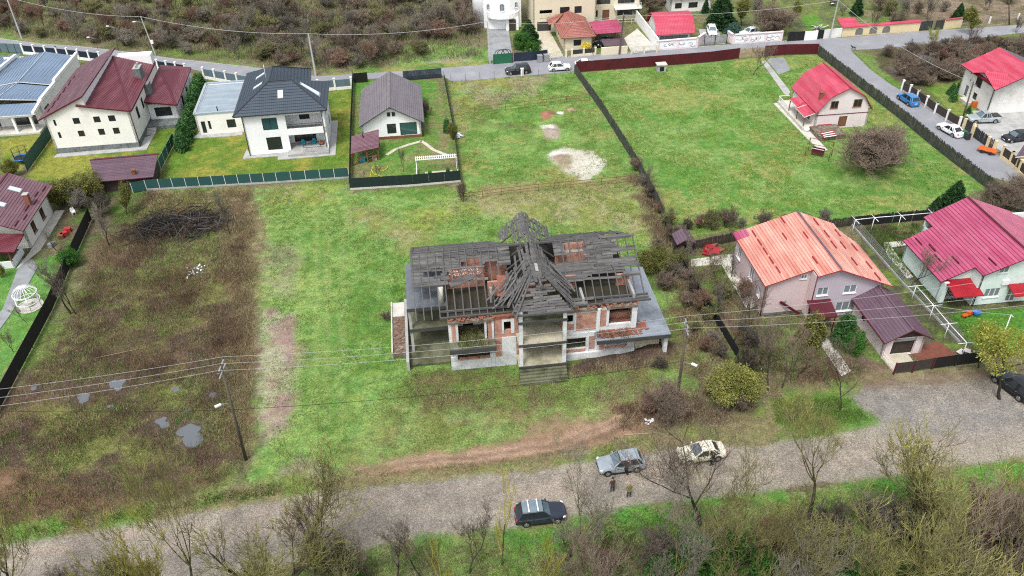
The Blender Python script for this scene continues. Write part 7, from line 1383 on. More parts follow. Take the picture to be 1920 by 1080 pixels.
# orange flatbed trailer
tr2 = empty('trailer', 'orange flatbed hand trailer by the yellow gate pillars', 'trailer', G(1850, 286), -40); MB().box(-1.3, 1.3, -.7, .7, .45, .58).build('bed', ['orange_plastic'], tr2); [MB().tube((x, y * .7, .28), (x, y * .82, .28), .28, .28, 12).build('wheel', ['tyre_rubber'], tr2) for x in (-.6, .6) for y in (-1, 1)]; MB().bar((1.3, 0, .5), (2.0, 0, .5), .08).build('drawbar', ['dark_metal'], tr2)
# hut and tarp heap left of the pink house
ht = house('tool_hut', (1270, 478), 6, 'tiny hut with faded maroon gable roof behind the overgrown fence', 'hut')
for A, B in (((0, 0), (1.9, 0)), ((1.9, 0), (1.9, 2)), ((1.9, 2), (0, 2)), ((0, 2), (0, 0))): wall(ht, A, B, 0, 1.8, 'dark_wood', [(.6, 1.3, .1, 1.6, None)] if B[1] == 0 and A[1] == 0 else (), t=.1)
roof(ht, [[(-.3, -.3, 1.75), (.95, -.3, 2.5), (.95, 2.3, 2.5), (-.3, 2.3, 1.75)], [(.95, -.3, 2.5), (2.2, -.3, 1.75), (2.2, 2.3, 1.75), (.95, 2.3, 2.5)]], 'roof_plum')
def heap(px, label, mts, n, rad, ln, wd, name='scrap_heap', cat='heap', z=.35, part='sheet', seed=1, th=.05):
    f = empty(name, label, cat, G(*px)); r = random.Random(seed)
    for k in range(n):
        a = r.uniform(0, 6.28); q = Vector((r.gauss(0, rad / 2), r.gauss(0, rad / 2), r.uniform(.05, z))); d = Vector((math.cos(a), math.sin(a), r.uniform(-.25, .25))) * ln * r.uniform(.5, 1); q.z = max(q.z, abs(d.z) / 2 + .05); MB().bar(q - d / 2, q + d / 2, wd * r.uniform(.6, 1.2), th).build(part, [mts[k % len(mts)]], f)
    return f
heap((1330, 468), 'rumpled red sheet metal heap beside the tiny maroon hut', ['roof_red_rib', 'red_paint', 'brick_plain'], 9, 1.2, 1.6, .9, seed=3)
heap((300, 432), 'large heap of dark cut branches on the weedy plot', ['dark_wood', 'black', 'bark_dark', 'black'], 260, 3.4, 3.2, .07, 'branch_pile', 'branch pile', 1.2, 'branch', 5, .07); heap((372, 425), 'second heap of dark cut branches beside the dry stalks', ['dark_wood', 'black', 'bark_dark', 'rafter_wood'], 200, 3.0, 3.2, .07, 'branch_pile', 'branch pile', 1.3, 'branch', 6, .07)
heap((367, 508), 'scattered white plastic rubbish on the weedy plot', ['plastic_white', 'glass_fence', 'plastic_white'], 34, 1.3, .32, .16, 'plastic_rubbish', 'rubbish', .15, 'scrap', 7); heap((889 - 0, 254), 'white rubbish heap at the right fence of the bungalow garden', ['plastic_white', 'grey_metal'], 10, .9, .8, .5, 'plastic_rubbish', 'rubbish', .3, 'scrap', 8) if False else heap((862, 256), 'white rubbish heap outside the right fence of the bungalow garden', ['plastic_white', 'grey_metal'], 10, .8, .8, .5, 'plastic_rubbish', 'rubbish', .3, 'scrap', 8)
heap((1218, 792), 'white plastic scrap beside the dirt track', ['plastic_white'], 12, .6, .3, .2, 'plastic_rubbish', 'rubbish', .15, 'scrap', 9); heap((1810, 662), 'pale pink tarpaulin bundle behind the black sheet fence', ['palepink_render', 'navy_panel'], 7, .7, 1.1, .7, 'tarpaulin', 'tarpaulin', .5, 'fold', 12)
heap((1536, 14 + 40), 'pile of grey timber beside the grass strip at the top', ['grey_wood', 'pale_concrete'], 14, 1.5, 4, .2, 'timber_pile', 'timber', .4, 'beam', 14)
for i, (x0, y0, x1, y1, lb) in enumerate(((1170, 816, 1237, 812, 'long thin pale pole lying beside the dirt track'), (180, 672, 260, 655, 'bent pale pole lying in the weeds by the black net fence'), (1088, 152, 1098, 172, 'loose plank leaning at the foot of the picket fence'))):
    a, b = G(x0, y0), G(x1, y1); o = MB().tube(Vector((0, 0, .06)), b - a + Vector((0, 0, .06)), .05, .04, 6).build('fallen_pole', ['bare_timber']); o.location = a; tag(o, lb, 'pole')
# ------------------------------------------------------------------ vegetation
def tubes(name, segs, mt, n=3, rmin=.0):
    A = np.array([s[0] for s in segs]); B = np.array([s[1] for s in segs]); ra = np.maximum([s[2] for s in segs], rmin); rb = np.maximum([s[3] for s in segs], rmin * .7)
    d = B - A; d /= np.linalg.norm(d, axis=1)[:, None] + 1e-9; ref = np.where(np.abs(d[:, 2:3]) < .9, np.array([[0, 0, 1.]]), np.array([[1., 0, 0]])); x = np.cross(d, ref); x /= np.linalg.norm(x, axis=1)[:, None] + 1e-9; y = np.cross(d, x)
    V = np.zeros((len(A), 2 * n, 3)); th = 2 * np.pi * np.arange(n) / n
    for k in range(n):
        o = x * math.cos(th[k]) + y * math.sin(th[k]); V[:, k] = A + o * ra[:, None]; V[:, n + k] = B + o * rb[:, None]
    base = (np.arange(len(A)) * 2 * n)[:, None, None]; q = np.array([[k, (k + 1) % n, n + (k + 1) % n, n + k] for k in range(n)])[None]
    F = (base + q).reshape(-1, 4); return quick_mesh(name, V.reshape(-1, 3), F, mt)
def grow(seed, h, r0, levels=5, kids=(3, 4), spread=.6, up=.12, wig=.16, ratio=.68, stems=1, first=.25, lean=0, side=True):
    r = random.Random(seed); segs = [[] for _ in range(levels + 1)]
    def rv(): return (r.gauss(0, 1), r.gauss(0, 1), r.gauss(0, 1))
    def nm(v): l = math.sqrt(v[0] ** 2 + v[1] ** 2 + v[2] ** 2) + 1e-9; return (v[0] / l, v[1] / l, v[2] / l)
    def br(p, d, L, rad, lev):
        ns = 4 if lev == 0 else (3 if lev < levels - 1 else 2); rr = rad
        for i in range(ns):
            g = rv(); d = nm((d[0] + g[0] * wig, d[1] + g[1] * wig, d[2] + g[2] * wig * .6 + up * (1 if lev else .5))); q = (p[0] + d[0] * L / ns, p[1] + d[1] * L / ns, p[2] + d[2] * L / ns); r2 = rr * (.86 if lev < 2 else .78)
            segs[lev].append((p, q, rr, r2)); p = q; rr = r2
            if lev < levels and side and (i + 1) / ns > (first if lev == 0 else .2) and i < ns - 1: kid(p, d, L * ratio * r.uniform(.6, 1.0), rr * .6, lev + 1, spread * 1.25)
        if lev < levels:
            for _ in range(r.randint(*kids) - (1 if side else 0)): kid(p, d, L * ratio * r.uniform(.75, 1.1), rr * .72, lev + 1, spread)
    def kid(p, d, L, rad, lev, sp):
        g = nm(rv()); k = sp * r.uniform(.7, 1.25); br(p, nm((d[0] + g[0] * k, d[1] + g[1] * k, d[2] + abs(g[2]) * k * .35)), L, rad, lev)
    tot = sum(ratio ** k for k in range(levels + 1)) * .8
    for s in range(stems):
        a = 6.283 * s / stems + r.uniform(-.4, .4); t = (0 if stems == 1 else r.uniform(.2, .6)) + lean; off = 0 if stems == 1 else .1
        br((math.cos(a) * off, math.sin(a) * off, -.1), nm((math.cos(a) * t, math.sin(a) * t, 1)), h / tot * r.uniform(.85, 1.1), r0 * (1 if stems == 1 else .6), 0)
    zmax = max(s[1][2] for l in segs for s in l); f = h / zmax
    return [[(tuple(c * f for c in a), tuple(c * f for c in b), ra * .9, rb * .9) for a, b, ra, rb in l] for l in segs]
PROTO = {}
def tree_proto(key, seed, h, r0, trunk, twig, tl=2, rmin=.012, limb=None, leaf=None, **k):
    """trunk and first limbs; crown = limbs in their own bark, then twigs, then (if any) buds and leaves at the tips"""
    lv = grow(seed, h, r0, **k); T = [s for l in lv[:tl] for s in l]; L_ = [s for l in lv[tl:tl + 2] for s in l]; C = [s for l in lv[tl + 2:] for s in l]
    cm = tubes('crown', L_ + C, limb or twig, 3, rmin)
    if limb and limb != twig:
        cm.materials.append(MATS[twig]); mi = np.zeros(len(cm.polygons), np.int32); mi[len(L_) * 3:] = 1; cm.polygons.foreach_set('material_index', mi)
    if leaf:
        mt_, size, per, jit = leaf; r = np.random.RandomState(seed); tips = np.array([s[1] for s in lv[-1]] + [s[1] for s in lv[-2]]); pts = np.repeat(tips, per, 0) + r.normal(0, jit, (len(tips) * per, 3)); lm = leaves_mesh('l', pts, size, mt_, seed)
        nv = len(cm.vertices); V0 = np.empty(nv * 3, np.float32); cm.vertices.foreach_get('co', V0); V1 = np.empty(len(lm.vertices) * 3, np.float32); lm.vertices.foreach_get('co', V1)
        F0 = np.empty(len(cm.loops), np.int32); cm.loops.foreach_get('vertex_index', F0); F0 = F0.reshape(-1, 4); tri = np.concatenate([F0[:, [0, 1, 2]], F0[:, [0, 2, 3]], np.arange(nv, nv + len(lm.vertices), dtype=np.int32).reshape(-1, 3)])
        mi0 = np.zeros(len(cm.polygons), np.int32); cm.polygons.foreach_get('material_index', mi0); mats_ = list(cm.materials); cm = quick_mesh('crown', np.concatenate([V0, V1]).reshape(-1, 3), tri, limb or twig)
        for q in mats_[1:]: cm.materials.append(q)
        cm.materials.append(MATS[mt_]); cm.polygons.foreach_set('material_index', np.concatenate([mi0, mi0, np.full(len(lm.polygons), len(cm.materials) - 1, np.int32)]))
    PROTO[key] = (tubes('trunk', T, trunk, 6, .03), cm, h)
def leaves_mesh(name, pts, size, mt, seed=0, stretch=1.6, drop=0):
    r = np.random.RandomState(seed); n = len(pts); d = r.normal(size=(n, 3)); d[:, 2] += drop; d /= np.linalg.norm(d, axis=1)[:, None]; e = np.cross(d, r.normal(size=(n, 3))); e /= np.linalg.norm(e, axis=1)[:, None]; s = size * r.uniform(.6, 1.4, (n, 1))
    V = np.stack([pts - e * s * .5, pts + e * s * .5, pts + d * s * stretch], 1); return quick_mesh(name, V.reshape(-1, 3), np.arange(n * 3).reshape(-1, 3), mt)
def conifer_pts(n, h, rad, seed, tiers=0, col=0):
    r = np.random.RandomState(seed); z = h * (1 - np.sqrt(r.uniform(0, 1, n)) * .97); a = r.uniform(0, 6.283, n); R_ = rad * (1 - z / h) ** (.8 if not col else .35) * (.55 + .5 * np.sqrt(r.uniform(0, 1, n))) * (1 + .22 * np.sin(a * 5 + z * 2 + seed) + .15 * np.sin(z * 6.283 / (h / 9)))
    return np.stack([R_ * np.cos(a), R_ * np.sin(a), z + .15], 1)
def blob_pts(n, rx, ry, rz, seed, cz=None, hollow=.5):
    r = np.random.RandomState(seed); d = r.normal(size=(n, 3)); d /= np.linalg.norm(d, axis=1)[:, None]; q = hollow + (1 - hollow) * r.uniform(0, 1, n) ** .6
    lump = 1 + .25 * np.sin(d[:, 0] * 4 + seed) * np.cos(d[:, 1] * 5 + seed * 2) + .15 * np.sin(d[:, 2] * 7 + seed); p = d * q[:, None] * lump[:, None] * np.array([rx, ry, rz]); p[:, 2] += rz if cz is None else cz
    keep = (p[:, 2] > .02) & (fbm(p[:, 0] * 1.3 + 9, p[:, 1] * 1.3 + p[:, 2] * 1.7, seed) > .40); return p[keep]
def leafy_proto(key, pts, size, mt, h, seed=0, trunk=None, **k):
    T = MB(); tr = trunk or (.12, h * .5); T.tube((0, 0, -.1), (0, 0, tr[1]), tr[0], tr[0] * .5, 6); PROTO[key] = (T.mesh('trunk', ['bark_dark']), leaves_mesh('crown', pts, size, mt, seed, **k), h)
LM = [(-60, 'at the far left edge'), (60, 'above the seamed roof villa'), (190, 'above the cream house'), (300, 'around the thin concrete pole'), (400, 'above the flat roof garage'), (500, 'above the navy hipped roof'), (590, 'around the thick concrete pole'), (680, 'above the bungalow'), (760, 'left of the grassy gap'), (850, 'left of the castle like house')]
RWS = [(200, 'first row at the street'), (98, 'second row from the street'), (76, 'middle rows'), (48, 'upper rows'), (20, 'near the top edge'), (-12, 'topmost rows'), (-60, 'topmost rows')]
def lm(x, L_): return [t for a, t in L_ if x >= a][-1] if x >= L_[0][0] else L_[0][1]
def rw(y): return min(RWS, key=lambda q: abs(q[0] - y) if q[0] < 190 else abs(118 - y))[1]
SEEN = {}
def uniq(base, x, y, L_, sz, rows=True):
    return '%s %s %s%s' % (sz, base, lm(x, L_), ', ' + rw(y) if rows else '')
def tree(key, px, label, h=None, top=None, ang_=None, group=None, cat='tree', name='bare_tree', loc=None, wide=1.0):
    tm, cm, ph = PROTO[key]; g = loc if loc is not None else G(*px); H = h if h else HT(px[0], px[1], top); s = H / ph
    o = bpy.data.objects.new(name, None); S.collection.objects.link(o); SEEN.setdefault(label, []).append((g.x, o)); o.location = g; o.rotation_euler = (0, 0, rnd.uniform(0, 6.28) if ang_ is None else ang_); o.scale = (s * wide, s * wide, s); tag(o, label, cat, group)
    for me, n in ((tm, 'trunk'), (cm, 'crown')): c = bpy.data.objects.new(n, me); S.collection.objects.link(c); c.parent = o
    return o
# bare kinds
BL = dict(limb='bark_lichen')
for i in range(3): tree_proto('bare%d' % i, 120 + i, 9, .12, 'bark_dark', ('twig_grey', 'twig_lichen', 'twig_brown')[i], 1, .009, **BL, levels=5, kids=(3, 4), spread=.62, up=.20, wig=.12, ratio=.76, first=.15)
tree_proto('vase', 141, 9, .12, 'bark_dark', 'twig_lichen', 1, .006, **BL, levels=5, kids=(3, 5), spread=.6, up=.24, wig=.10, ratio=.8, first=.1, side=False)
tree_proto('multi', 44, 8, .2, 'bark_dark', 'twig_lichen', 1, .010, limb='bark_lichen', levels=5, kids=(2, 4), spread=.55, up=.1, wig=.16, stems=4, ratio=.72, first=.3)
tree_proto('bigdark', 151, 11, .13, 'bark_dark', 'twig_brown', 2, .006, limb='bark_dark', levels=5, kids=(3, 5), spread=.72, up=.13, wig=.10, ratio=.74, first=.25)
tree_proto('bigyellow', 152, 11, .17, 'bark_dark', 'twig_lichen', 1, .009, limb='bark_lichen', levels=5, kids=(3, 4), spread=.66, up=.13, wig=.12, ratio=.72, first=.3, stems=3)
tree_proto('whip', 55, 8, .09, 'bark_lichen', 'twig_yellow', 1, .009, levels=4, kids=(3, 4), spread=.22, up=.3, wig=.08, ratio=.6, first=.2)
tree_proto('yellow', 56, 8, .10, 'twig_lichen', 'twig_yellow', 1, .010, levels=5, kids=(2, 3), spread=.48, up=.18, wig=.14, ratio=.7, stems=4)
tree_proto('orchard', 60, 5, .08, 'bark_dark', 'twig_brown', 2, .007, levels=5, kids=(3, 4), spread=.6, up=.12, wig=.15, ratio=.7, first=.4)
tree_proto('orchard_grey', 61, 5, .08, 'bark_dark', 'twig_grey', 2, .007, levels=5, kids=(3, 4), spread=.55, up=.2, wig=.14, ratio=.7, first=.4)
for i, tw in enumerate(('twig_brown', 'twig_grey', 'twig_red', 'twig_olive', 'twig_dark', 'twig_brown')): tree_proto('bush%d' % i, 70 + i, 3.5, .05, 'bark_dark', tw, 1, .011, levels=5, kids=(2, 4), spread=.75, up=.12, wig=.2, ratio=.72, stems=6, side=True, first=.1)
tree_proto('thicket', 80, 4.5, .08, 'bark_dark', 'twig_brown', 1, .010, levels=5, kids=(3, 4), spread=.8, up=.08, wig=.2, ratio=.74, stems=7, first=.1)
for i, tw in enumerate(('twig_grey', 'twig_red', 'twig_brown')): tree_proto('scrubtree%d' % i, 90 + i, 7, .1, 'bark_dark', tw, 2, .013, levels=5, kids=(3, 4), spread=.6, up=.15, wig=.15, ratio=.72, stems=2, first=.3)
tree_proto('yellow_bush', 101, 3.6, .06, 'bark_dark', 'twig_olive', 1, .010, leaf=('leaf_yellowgreen', .075, 3, .12), levels=5, kids=(2, 3), spread=.75, up=.08, wig=.2, ratio=.74, stems=7, first=.1)
tree_proto('willow', 102, 5.7, .11, 'bark_dark', 'twig_yellow', 2, .010, leaf=('leaf_spring', .07, 1, .12), levels=5, kids=(3, 4), spread=.7, up=.02, wig=.2, ratio=.72, first=.5)
tree_proto('round_green', 103, 3, .07, 'bark_dark', 'twig_olive', 1, .010, leaf=('leaf_olive', .07, 2, .12), levels=5, kids=(2, 3), spread=.8, up=.05, wig=.2, ratio=.74, stems=5, first=.1)
tree_proto('spring_tree', 104, 5.6, .12, 'bark_dark', 'twig_olive', 2, .012, leaf=('leaf_olive', .11, 2, .18), levels=5, kids=(3, 4), spread=.62, up=.1, wig=.16, ratio=.72, first=.4)
leafy_proto('conifer', conifer_pts(9000, 9, 2.6, 3), .26, 'leaf_conifer', 9, 3, drop=-.3); leafy_proto('thuja', conifer_pts(3500, 4, 1.1, 4, col=1), .16, 'leaf_hedge', 4, 4, drop=.8); leafy_proto('thuja_gold', conifer_pts(3500, 4, 1.3, 5, col=1), .16, 'leaf_olive', 4, 5, drop=.8)
leafy_proto('topiary', conifer_pts(2500, 2.6, .8, 6), .12, 'leaf_hedge', 2.6, 6); leafy_proto('blue_spruce', conifer_pts(5000, 3, 2.4, 7), .24, 'leaf_blue', 3, 7, drop=-.4)
leafy_proto('gold_tree', blob_pts(4000, 1.3, 1.3, 1.1, 13, 1.6, .5), .12, 'leaf_gold', 2.8, 13, trunk=(.07, 1.6)); leafy_proto('ivy_mass', blob_pts(9000, 2.2, 2.2, 1.6, 14, hollow=.3), .13, 'leaf_ivy', 3.2, 14)

# --- trees below the road (nearest the camera)
T_ = [('bare1', (22, 1130), 905, 'small dark bare tree at the bottom left corner', 1.0), ('yellow', (300, 1150), 930, 'yellow stemmed bare shrub tree at the lower left', 1.0), ('vase', (372, 1130), 880, 'tall thin bare tree right of the yellow stems at the lower left', .8), ('multi', (520, 1130), 935, 'spreading many stemmed lichen tree over the lower left road', 1.5), ('orchard_grey', (560, 985), 940, 'low leafless sapling at the road edge below the track', 1.0), ('bare2', (590, 1080), 950, 'leafless tree right of the many stemmed lichen tree', 1.0),
      ('whip', (941, 1060), 868, 'slim upright yellow poplar left of the black roof bar SUV', .75), ('bare0', (1062, 1050), 868, 'bare tree overlapping the black roof bar SUV', 1.3), ('bare0', (1235, 1130), 915, 'yellow lichen tree arching over the people on the road', 1.0), ('bigdark', (1312, 985), 745, 'tall dark trunked bare tree before the cream sedan', 1.15), ('bigyellow', (1385, 1130), 890, 'wide yellow lichen tree below the cream sedan', 1.1), ('vase', (1518, 965), 768, 'vase shaped bare tree alone at the grassy road edge', 1.25),
      ('multi', (1745, 1090), 830, 'large many stemmed bare tree over the right lower road', 1.3), ('bigyellow', (1660, 1140), 900, 'lichen tree at the bottom right of centre', 1.0), ('bare1', (1880, 1120), 880, 'bare lichen tree at the bottom right corner', 1.1), ('bare2', (1790, 1150), 900, 'leafless tree between the two lichen trees at the bottom right', 1.0), ('bare0', (1480, 1140), 960, 'leafless tree below the vase shaped tree', 1.0), ('whip', (840, 1130), 1000, 'thin upright sapling at the bottom centre', 1.0), ('whip', (1015, 1150), 985, 'thin upright sapling right of bottom centre', 1.2), ('bare2', (1120, 1160), 1000, 'small leafless tree at the bottom right of the black roof bar SUV', 1.2)]
for i, (k, px, top, lb, wd) in enumerate(T_): tree(k, px, lb, top=top, wide=wd)
bl = ['dark bramble bush', 'low brown thicket', 'grey twiggy bush', 'reddish thicket', 'olive twiggy bush']
for i, (x, y, top, k, w_) in enumerate([(640, 1110, 1020, 'bush3', 1), (700, 1095, 1010, 'orchard', .8), (745, 1085, 985, 'orchard_grey', .9), (790, 1085, 990, 'orchard', .9), (880, 1075, 975, 'orchard', .9), (1130, 1070, 1030, 'bush2', 1.2), (1240, 1050, 990, 'bush4', 1.2), (1440, 1025, 970, 'bush2', 1.2), (1560, 1010, 945, 'bush4', 1.2), (1640, 1000, 930, 'bush1', 1.2), (1700, 1010, 920, 'bush3', 1.3), (1840, 1010, 920, 'bush2', 1.4), (1900, 1040, 940, 'bush1', 1.3), (1540, 1080, 990, 'bush3', 1.4), (1750, 1060, 980, 'bush0', 1.3), (240, 1110, 1040, 'bush3', 1), (150, 1130, 1060, 'bush1', 1)]):
    tree(k, (x, y), '%s %s' % ({'bush0': 'brown leafless bush', 'bush1': 'grey leafless bush', 'bush2': 'reddish leafless bush', 'bush3': 'olive leafless bush', 'bush4': 'dark bramble bush', 'orchard': 'thin brown sapling', 'orchard_grey': 'thin grey sapling'}[k], lm(x, [(0, 'at the bottom left corner'), (400, 'under the spreading many stemmed tree'), (600, 'at the lower road edge left of bottom centre'), (760, 'at bottom centre'), (860, 'left of the slim yellow poplar'), (1080, 'below the people on the road'), (1220, 'left of the tall dark trunked tree foot'), (1400, 'left of the vase shaped tree foot'), (1530, 'below the vase shaped tree'), (1620, 'left of the large many stemmed tree'), (1720, 'under the large many stemmed tree'), (1860, 'at the bottom right corner')])) + (', upper one' if y < 1045 else ', lower one'), top=top, wide=w_, name='bare_bush', cat='bush', group='leafless bushes below the unmade road')
for i, (x, y, s) in enumerate([(1290, 1050, 1.2), (1330, 1080, 1.3), (1380, 1040, 1.0), (1250, 1090, 1.2), (1440, 1090, 1.2), (660, 1120, .9), (1590, 1110, 1)]): tree('ivy_mass', (x, y), 'dark green ivy clump %s' % ('below the people on the road', 'under the wide lichen tree', 'right of the tall dark trunk', 'left of the wide lichen tree foot', 'below the vase shaped tree', 'at the lower left roadside', 'at the bottom right of centre')[i], h=2.2 * s, name='ivy_bush', cat='bush', group='ivy clumps under the bottom trees')
# --- around the plots
M_ = [('yellow_bush', (1368, 752), 678, 'dense yellow green bush left of the pink garden', 1.05, 'bush'), ('thicket', (1255, 790), 725, 'reddish bramble thicket at the foot of the dark pole', 1.2, 'bush'), ('bush2', (1215, 775), 735, 'rusty bramble clump left of the dark pole foot', 1.1, 'bush'), ('bush0', (1390, 770), 735, 'brown bramble clump under the yellow green bush', 1.2, 'bush'), ('bigdark', (1575, 770), 640, 'twin trunked bare tree at the edge of the gravel', .8, 'tree'), ('orchard', (1440, 732), 612, 'thin leafless tree left of the plank gate garden', .9, 'tree'), ('orchard', (1466, 728), 618, 'second thin leafless tree in the pink garden', .8, 'tree'), ('willow', (1874, 748), 610, 'yellow willow standing by the black SUV', 1.1, 'tree'), ('willow', (1835, 690), 600, 'smaller yellow willow behind the black sheet fence', .7, 'tree'),
      ('thuja_gold', (1520, 640), 588, 'golden green thuja left of the wine red canopy', 1.0, 'tree'), ('thuja', (1578, 646), 590, 'larger green thuja right of the wine red canopy', 1.0, 'tree'), ('ivy_mass', (1598, 660), 625, 'dark evergreen shrub beside the plum roof garage', .7, 'bush'), ('thicket', (1636, 318), 232, 'big dense bare bush beside the red gambrel house', 1.75, 'bush'), ('thicket', (1655, 305), 238, 'right half of the dense bare bush clump by the gambrel house', 1.5, 'bush'), ('orchard', (1412, 140), 82, 'lone bare tree before the timber gate panels', 1.3, 'tree'), ('orchard_grey', (1210, 352), 305, 'small leafless tree by the picket fence in the pasture', .9, 'tree'), ('conifer', (1782, 395), 338, 'dark pine behind the magenta roof house', 1.3, 'tree'), ('conifer', (1752, 398), 368, 'small dark pine left of the larger pine', 1.2, 'tree'),
      ('thicket', (1880, 395), 340, 'tangled bare bush behind the magenta roof', 1.6, 'bush'), ('thicket', (1912, 372), 330, 'bare bush at the end of the side street', 1.5, 'bush'), ('round_green', (1225, 508), 468, 'olive leaved bush right of the ruin roof', 1.3, 'bush'), ('bush0', (1232, 478), 445, 'brown bush above the olive bush', 1.0, 'bush'), ('spring_tree', (238, 402), 345, 'pale budding tree at the head of the weedy plot', .85, 'tree'), ('orchard_grey', (205, 460), 375, 'grey leafless tree beside the black net fence', 1.0, 'tree'), ('orchard_grey', (133, 588), 470, 'bare pale tree in front of the black net fence', 1.0, 'tree'), ('orchard', (143, 590), 500, 'second bare tree in front of the black net fence', .9, 'tree'), ('orchard_grey', (432, 440), 350, 'tall dry stemmed sapling beside the branch pile', .9, 'tree'),
      ('round_green', (118, 385), 335, 'dark green shrub below the yellow lawn', 1.1, 'bush'), ('round_green', (175, 370), 322, 'yellow green shrub left of the maroon shed', 1.0, 'bush'), ('bush1', (150, 392), 350, 'grey bush between the two garden shrubs', 1.3, 'bush'), ('bush4', (190, 405), 360, 'dark bare bush below the maroon shed', 1.3, 'bush'), ('ivy_mass', (135, 498), 468, 'dark green creeper mound on the black net fence', .8, 'bush'), ('orchard', (50, 605), 570, 'tiny leafless fruit tree below the gazebo', .9, 'tree'), ('orchard', (25, 660), 612, 'tiny leafless fruit tree on the lower left lawn', .9, 'tree'), ('yellow_bush', (25, 330), 295, 'lime green bush by the far left white wall', .8, 'bush'), ('orchard_grey', (105, 470), 425, 'pale bare tree beside the left house terrace', 1.0, 'tree'), ('round_green', (5, 520), 492, 'round green shrub by the left garden path', .5, 'bush'),
      ('orchard', (757, 322), 268, 'small bare tree in the bungalow garden', .6, 'tree'), ('orchard', (716, 340), 300, 'low leafless tree in the bungalow garden by the hose', .8, 'tree'), ('orchard', (682, 338), 318, 'leafless shrub by the garden shelter', .8, 'bush'), ('yellow_bush', (849, 262), 226, 'yellow green conifer hedge end on the bungalow fence', .5, 'bush'), ('thuja', (838, 248), 222, 'small blue green conifer inside the bungalow fence', .8, 'tree'), ('bush4', (798, 218), 185, 'grey green shrub by the bungalow wall', .9, 'bush'), ('bush0', (868, 378), 335, 'dry bush at the corner of the bungalow fence', .5, 'bush'), ('topiary', (1783, 177), 155, 'left clipped cone conifer in front of the tall white house', 1.1, 'tree'), ('topiary', (1800, 172), 148, 'middle clipped cone conifer in front of the tall white house', 1.2, 'tree'), ('topiary', (1786, 190), 166, 'nearest clipped cone conifer in front of the tall white house', .9, 'tree'), ('topiary', (1815, 212), 198, 'small round conifer beside the orange planter', 1.0, 'tree'),
      ('conifer', (1350, 52), -25, 'tall dark green conifer behind the white SUV', 1.1, 'tree'), ('conifer', (1322, 25), -5, 'slim dark conifer behind the red barrel roof', .8, 'tree'), ('spring_tree', (1390, 48), -10, 'yellow green tree right of the tall conifer', 1.0, 'tree'), ('blue_spruce', (1374, 62), 42, 'low blue green spruce beside the white hatchback', 1.0, 'tree'), ('thicket', (1435, 66), 5, 'grey bare tree mass behind the right mural wall', 1.6, 'tree'), ('thicket', (1455, 60), 15, 'brown bare tree behind the right mural wall', 1.4, 'tree'), ('spring_tree', (1480, 52), 0, 'olive tree left of the small blue green shed', .9, 'tree'), ('spring_tree', (1280, 22), -10, 'pale green tree behind the pink red barrel roof', .8, 'tree'), ('conifer', (992, 82), 36, 'dark green conifer between the castle like house and the driveway', 1.4, 'tree'), ('ivy_mass', (978, 92), 62, 'dark shrub beside the castle like house door', .8, 'bush'), ('ivy_mass', (1000, 102), 80, 'dark shrub behind the dark green steel fence', .9, 'bush'), ('gold_tree', (1098, 100), 78, 'bright golden forsythia in front of the terracotta cottage', .9, 'bush'), ('orchard', (1113, 104), 84, 'small leafless shrub right of the golden forsythia', 1.0, 'bush'), ('spring_tree', (1818, 68), 12, 'yellow green budding tree by the top right fence', 1.0, 'tree'), ('orchard', (1634, 60), 12, 'rust coloured bare tree behind the tile coped wall', 1.1, 'tree'), ('conifer', (1605, 28), -10, 'dark conifer behind the tile coped wall', 1.0, 'tree'), ('scrubtree0', (1694, 42), -15, 'grey bare tree behind the tile coped wall', 1.2, 'tree'), ('scrubtree0', (1740, 40), -12, 'second grey bare tree behind the tile coped wall', 1.2, 'tree'), ('conifer', (1795, 38), 5, 'dark conifer by the small tiled wall end', 1.2, 'tree'), ('willow', (1745, 92), 48, 'yellow green budding shrub at the far side of the street', .8, 'tree'), ('orchard', (1808, 92), 42, 'dark leafless tree in the thicket by the street', 1.0, 'tree')]
for k, px, top, lb, wd, cat_ in M_: tree(k, px, lb, top=top, wide=wd, cat=cat_, name={'conifer': 'pine_tree', 'thuja': 'thuja', 'thuja_gold': 'thuja', 'topiary': 'clipped_conifer', 'blue_spruce': 'spruce', 'willow': 'willow_tree', 'yellow_bush': 'leafy_bush', 'round_green': 'leafy_bush', 'ivy_mass': 'evergreen_shrub', 'gold_tree': 'forsythia', 'spring_tree': 'budding_tree'}.get(k, 'bare_tree' if cat_ == 'tree' else 'bare_bush'))
for i, (x, y, k, t) in enumerate([(1185, 10, 'thicket', -30), (1215, 20, 'thicket', -20), (1240, 12, 'bush4', -20), (1200, 40, 'bush3', 8)]): tree(k, (x, y), 'dark bare tree in the garden behind the long white wall', top=t, wide=1.5, group='bare trees behind the long white wall')
# conifer hedge between the left lawns
A = G(378, 172); B = G(343, 282)
for k in range(9):
    p = A.lerp(B, k / 8); tree('thuja', None, 'green hedge conifer by the garage wall, %s from the street' % ('first', 'second', 'third', 'fourth', 'fifth', 'sixth', 'seventh', 'eighth', 'last and nearest')[k], h=rnd.uniform(2.9, 3.8), loc=p, wide=1.25, group='conifers of the tall hedge', name='hedge_conifer')
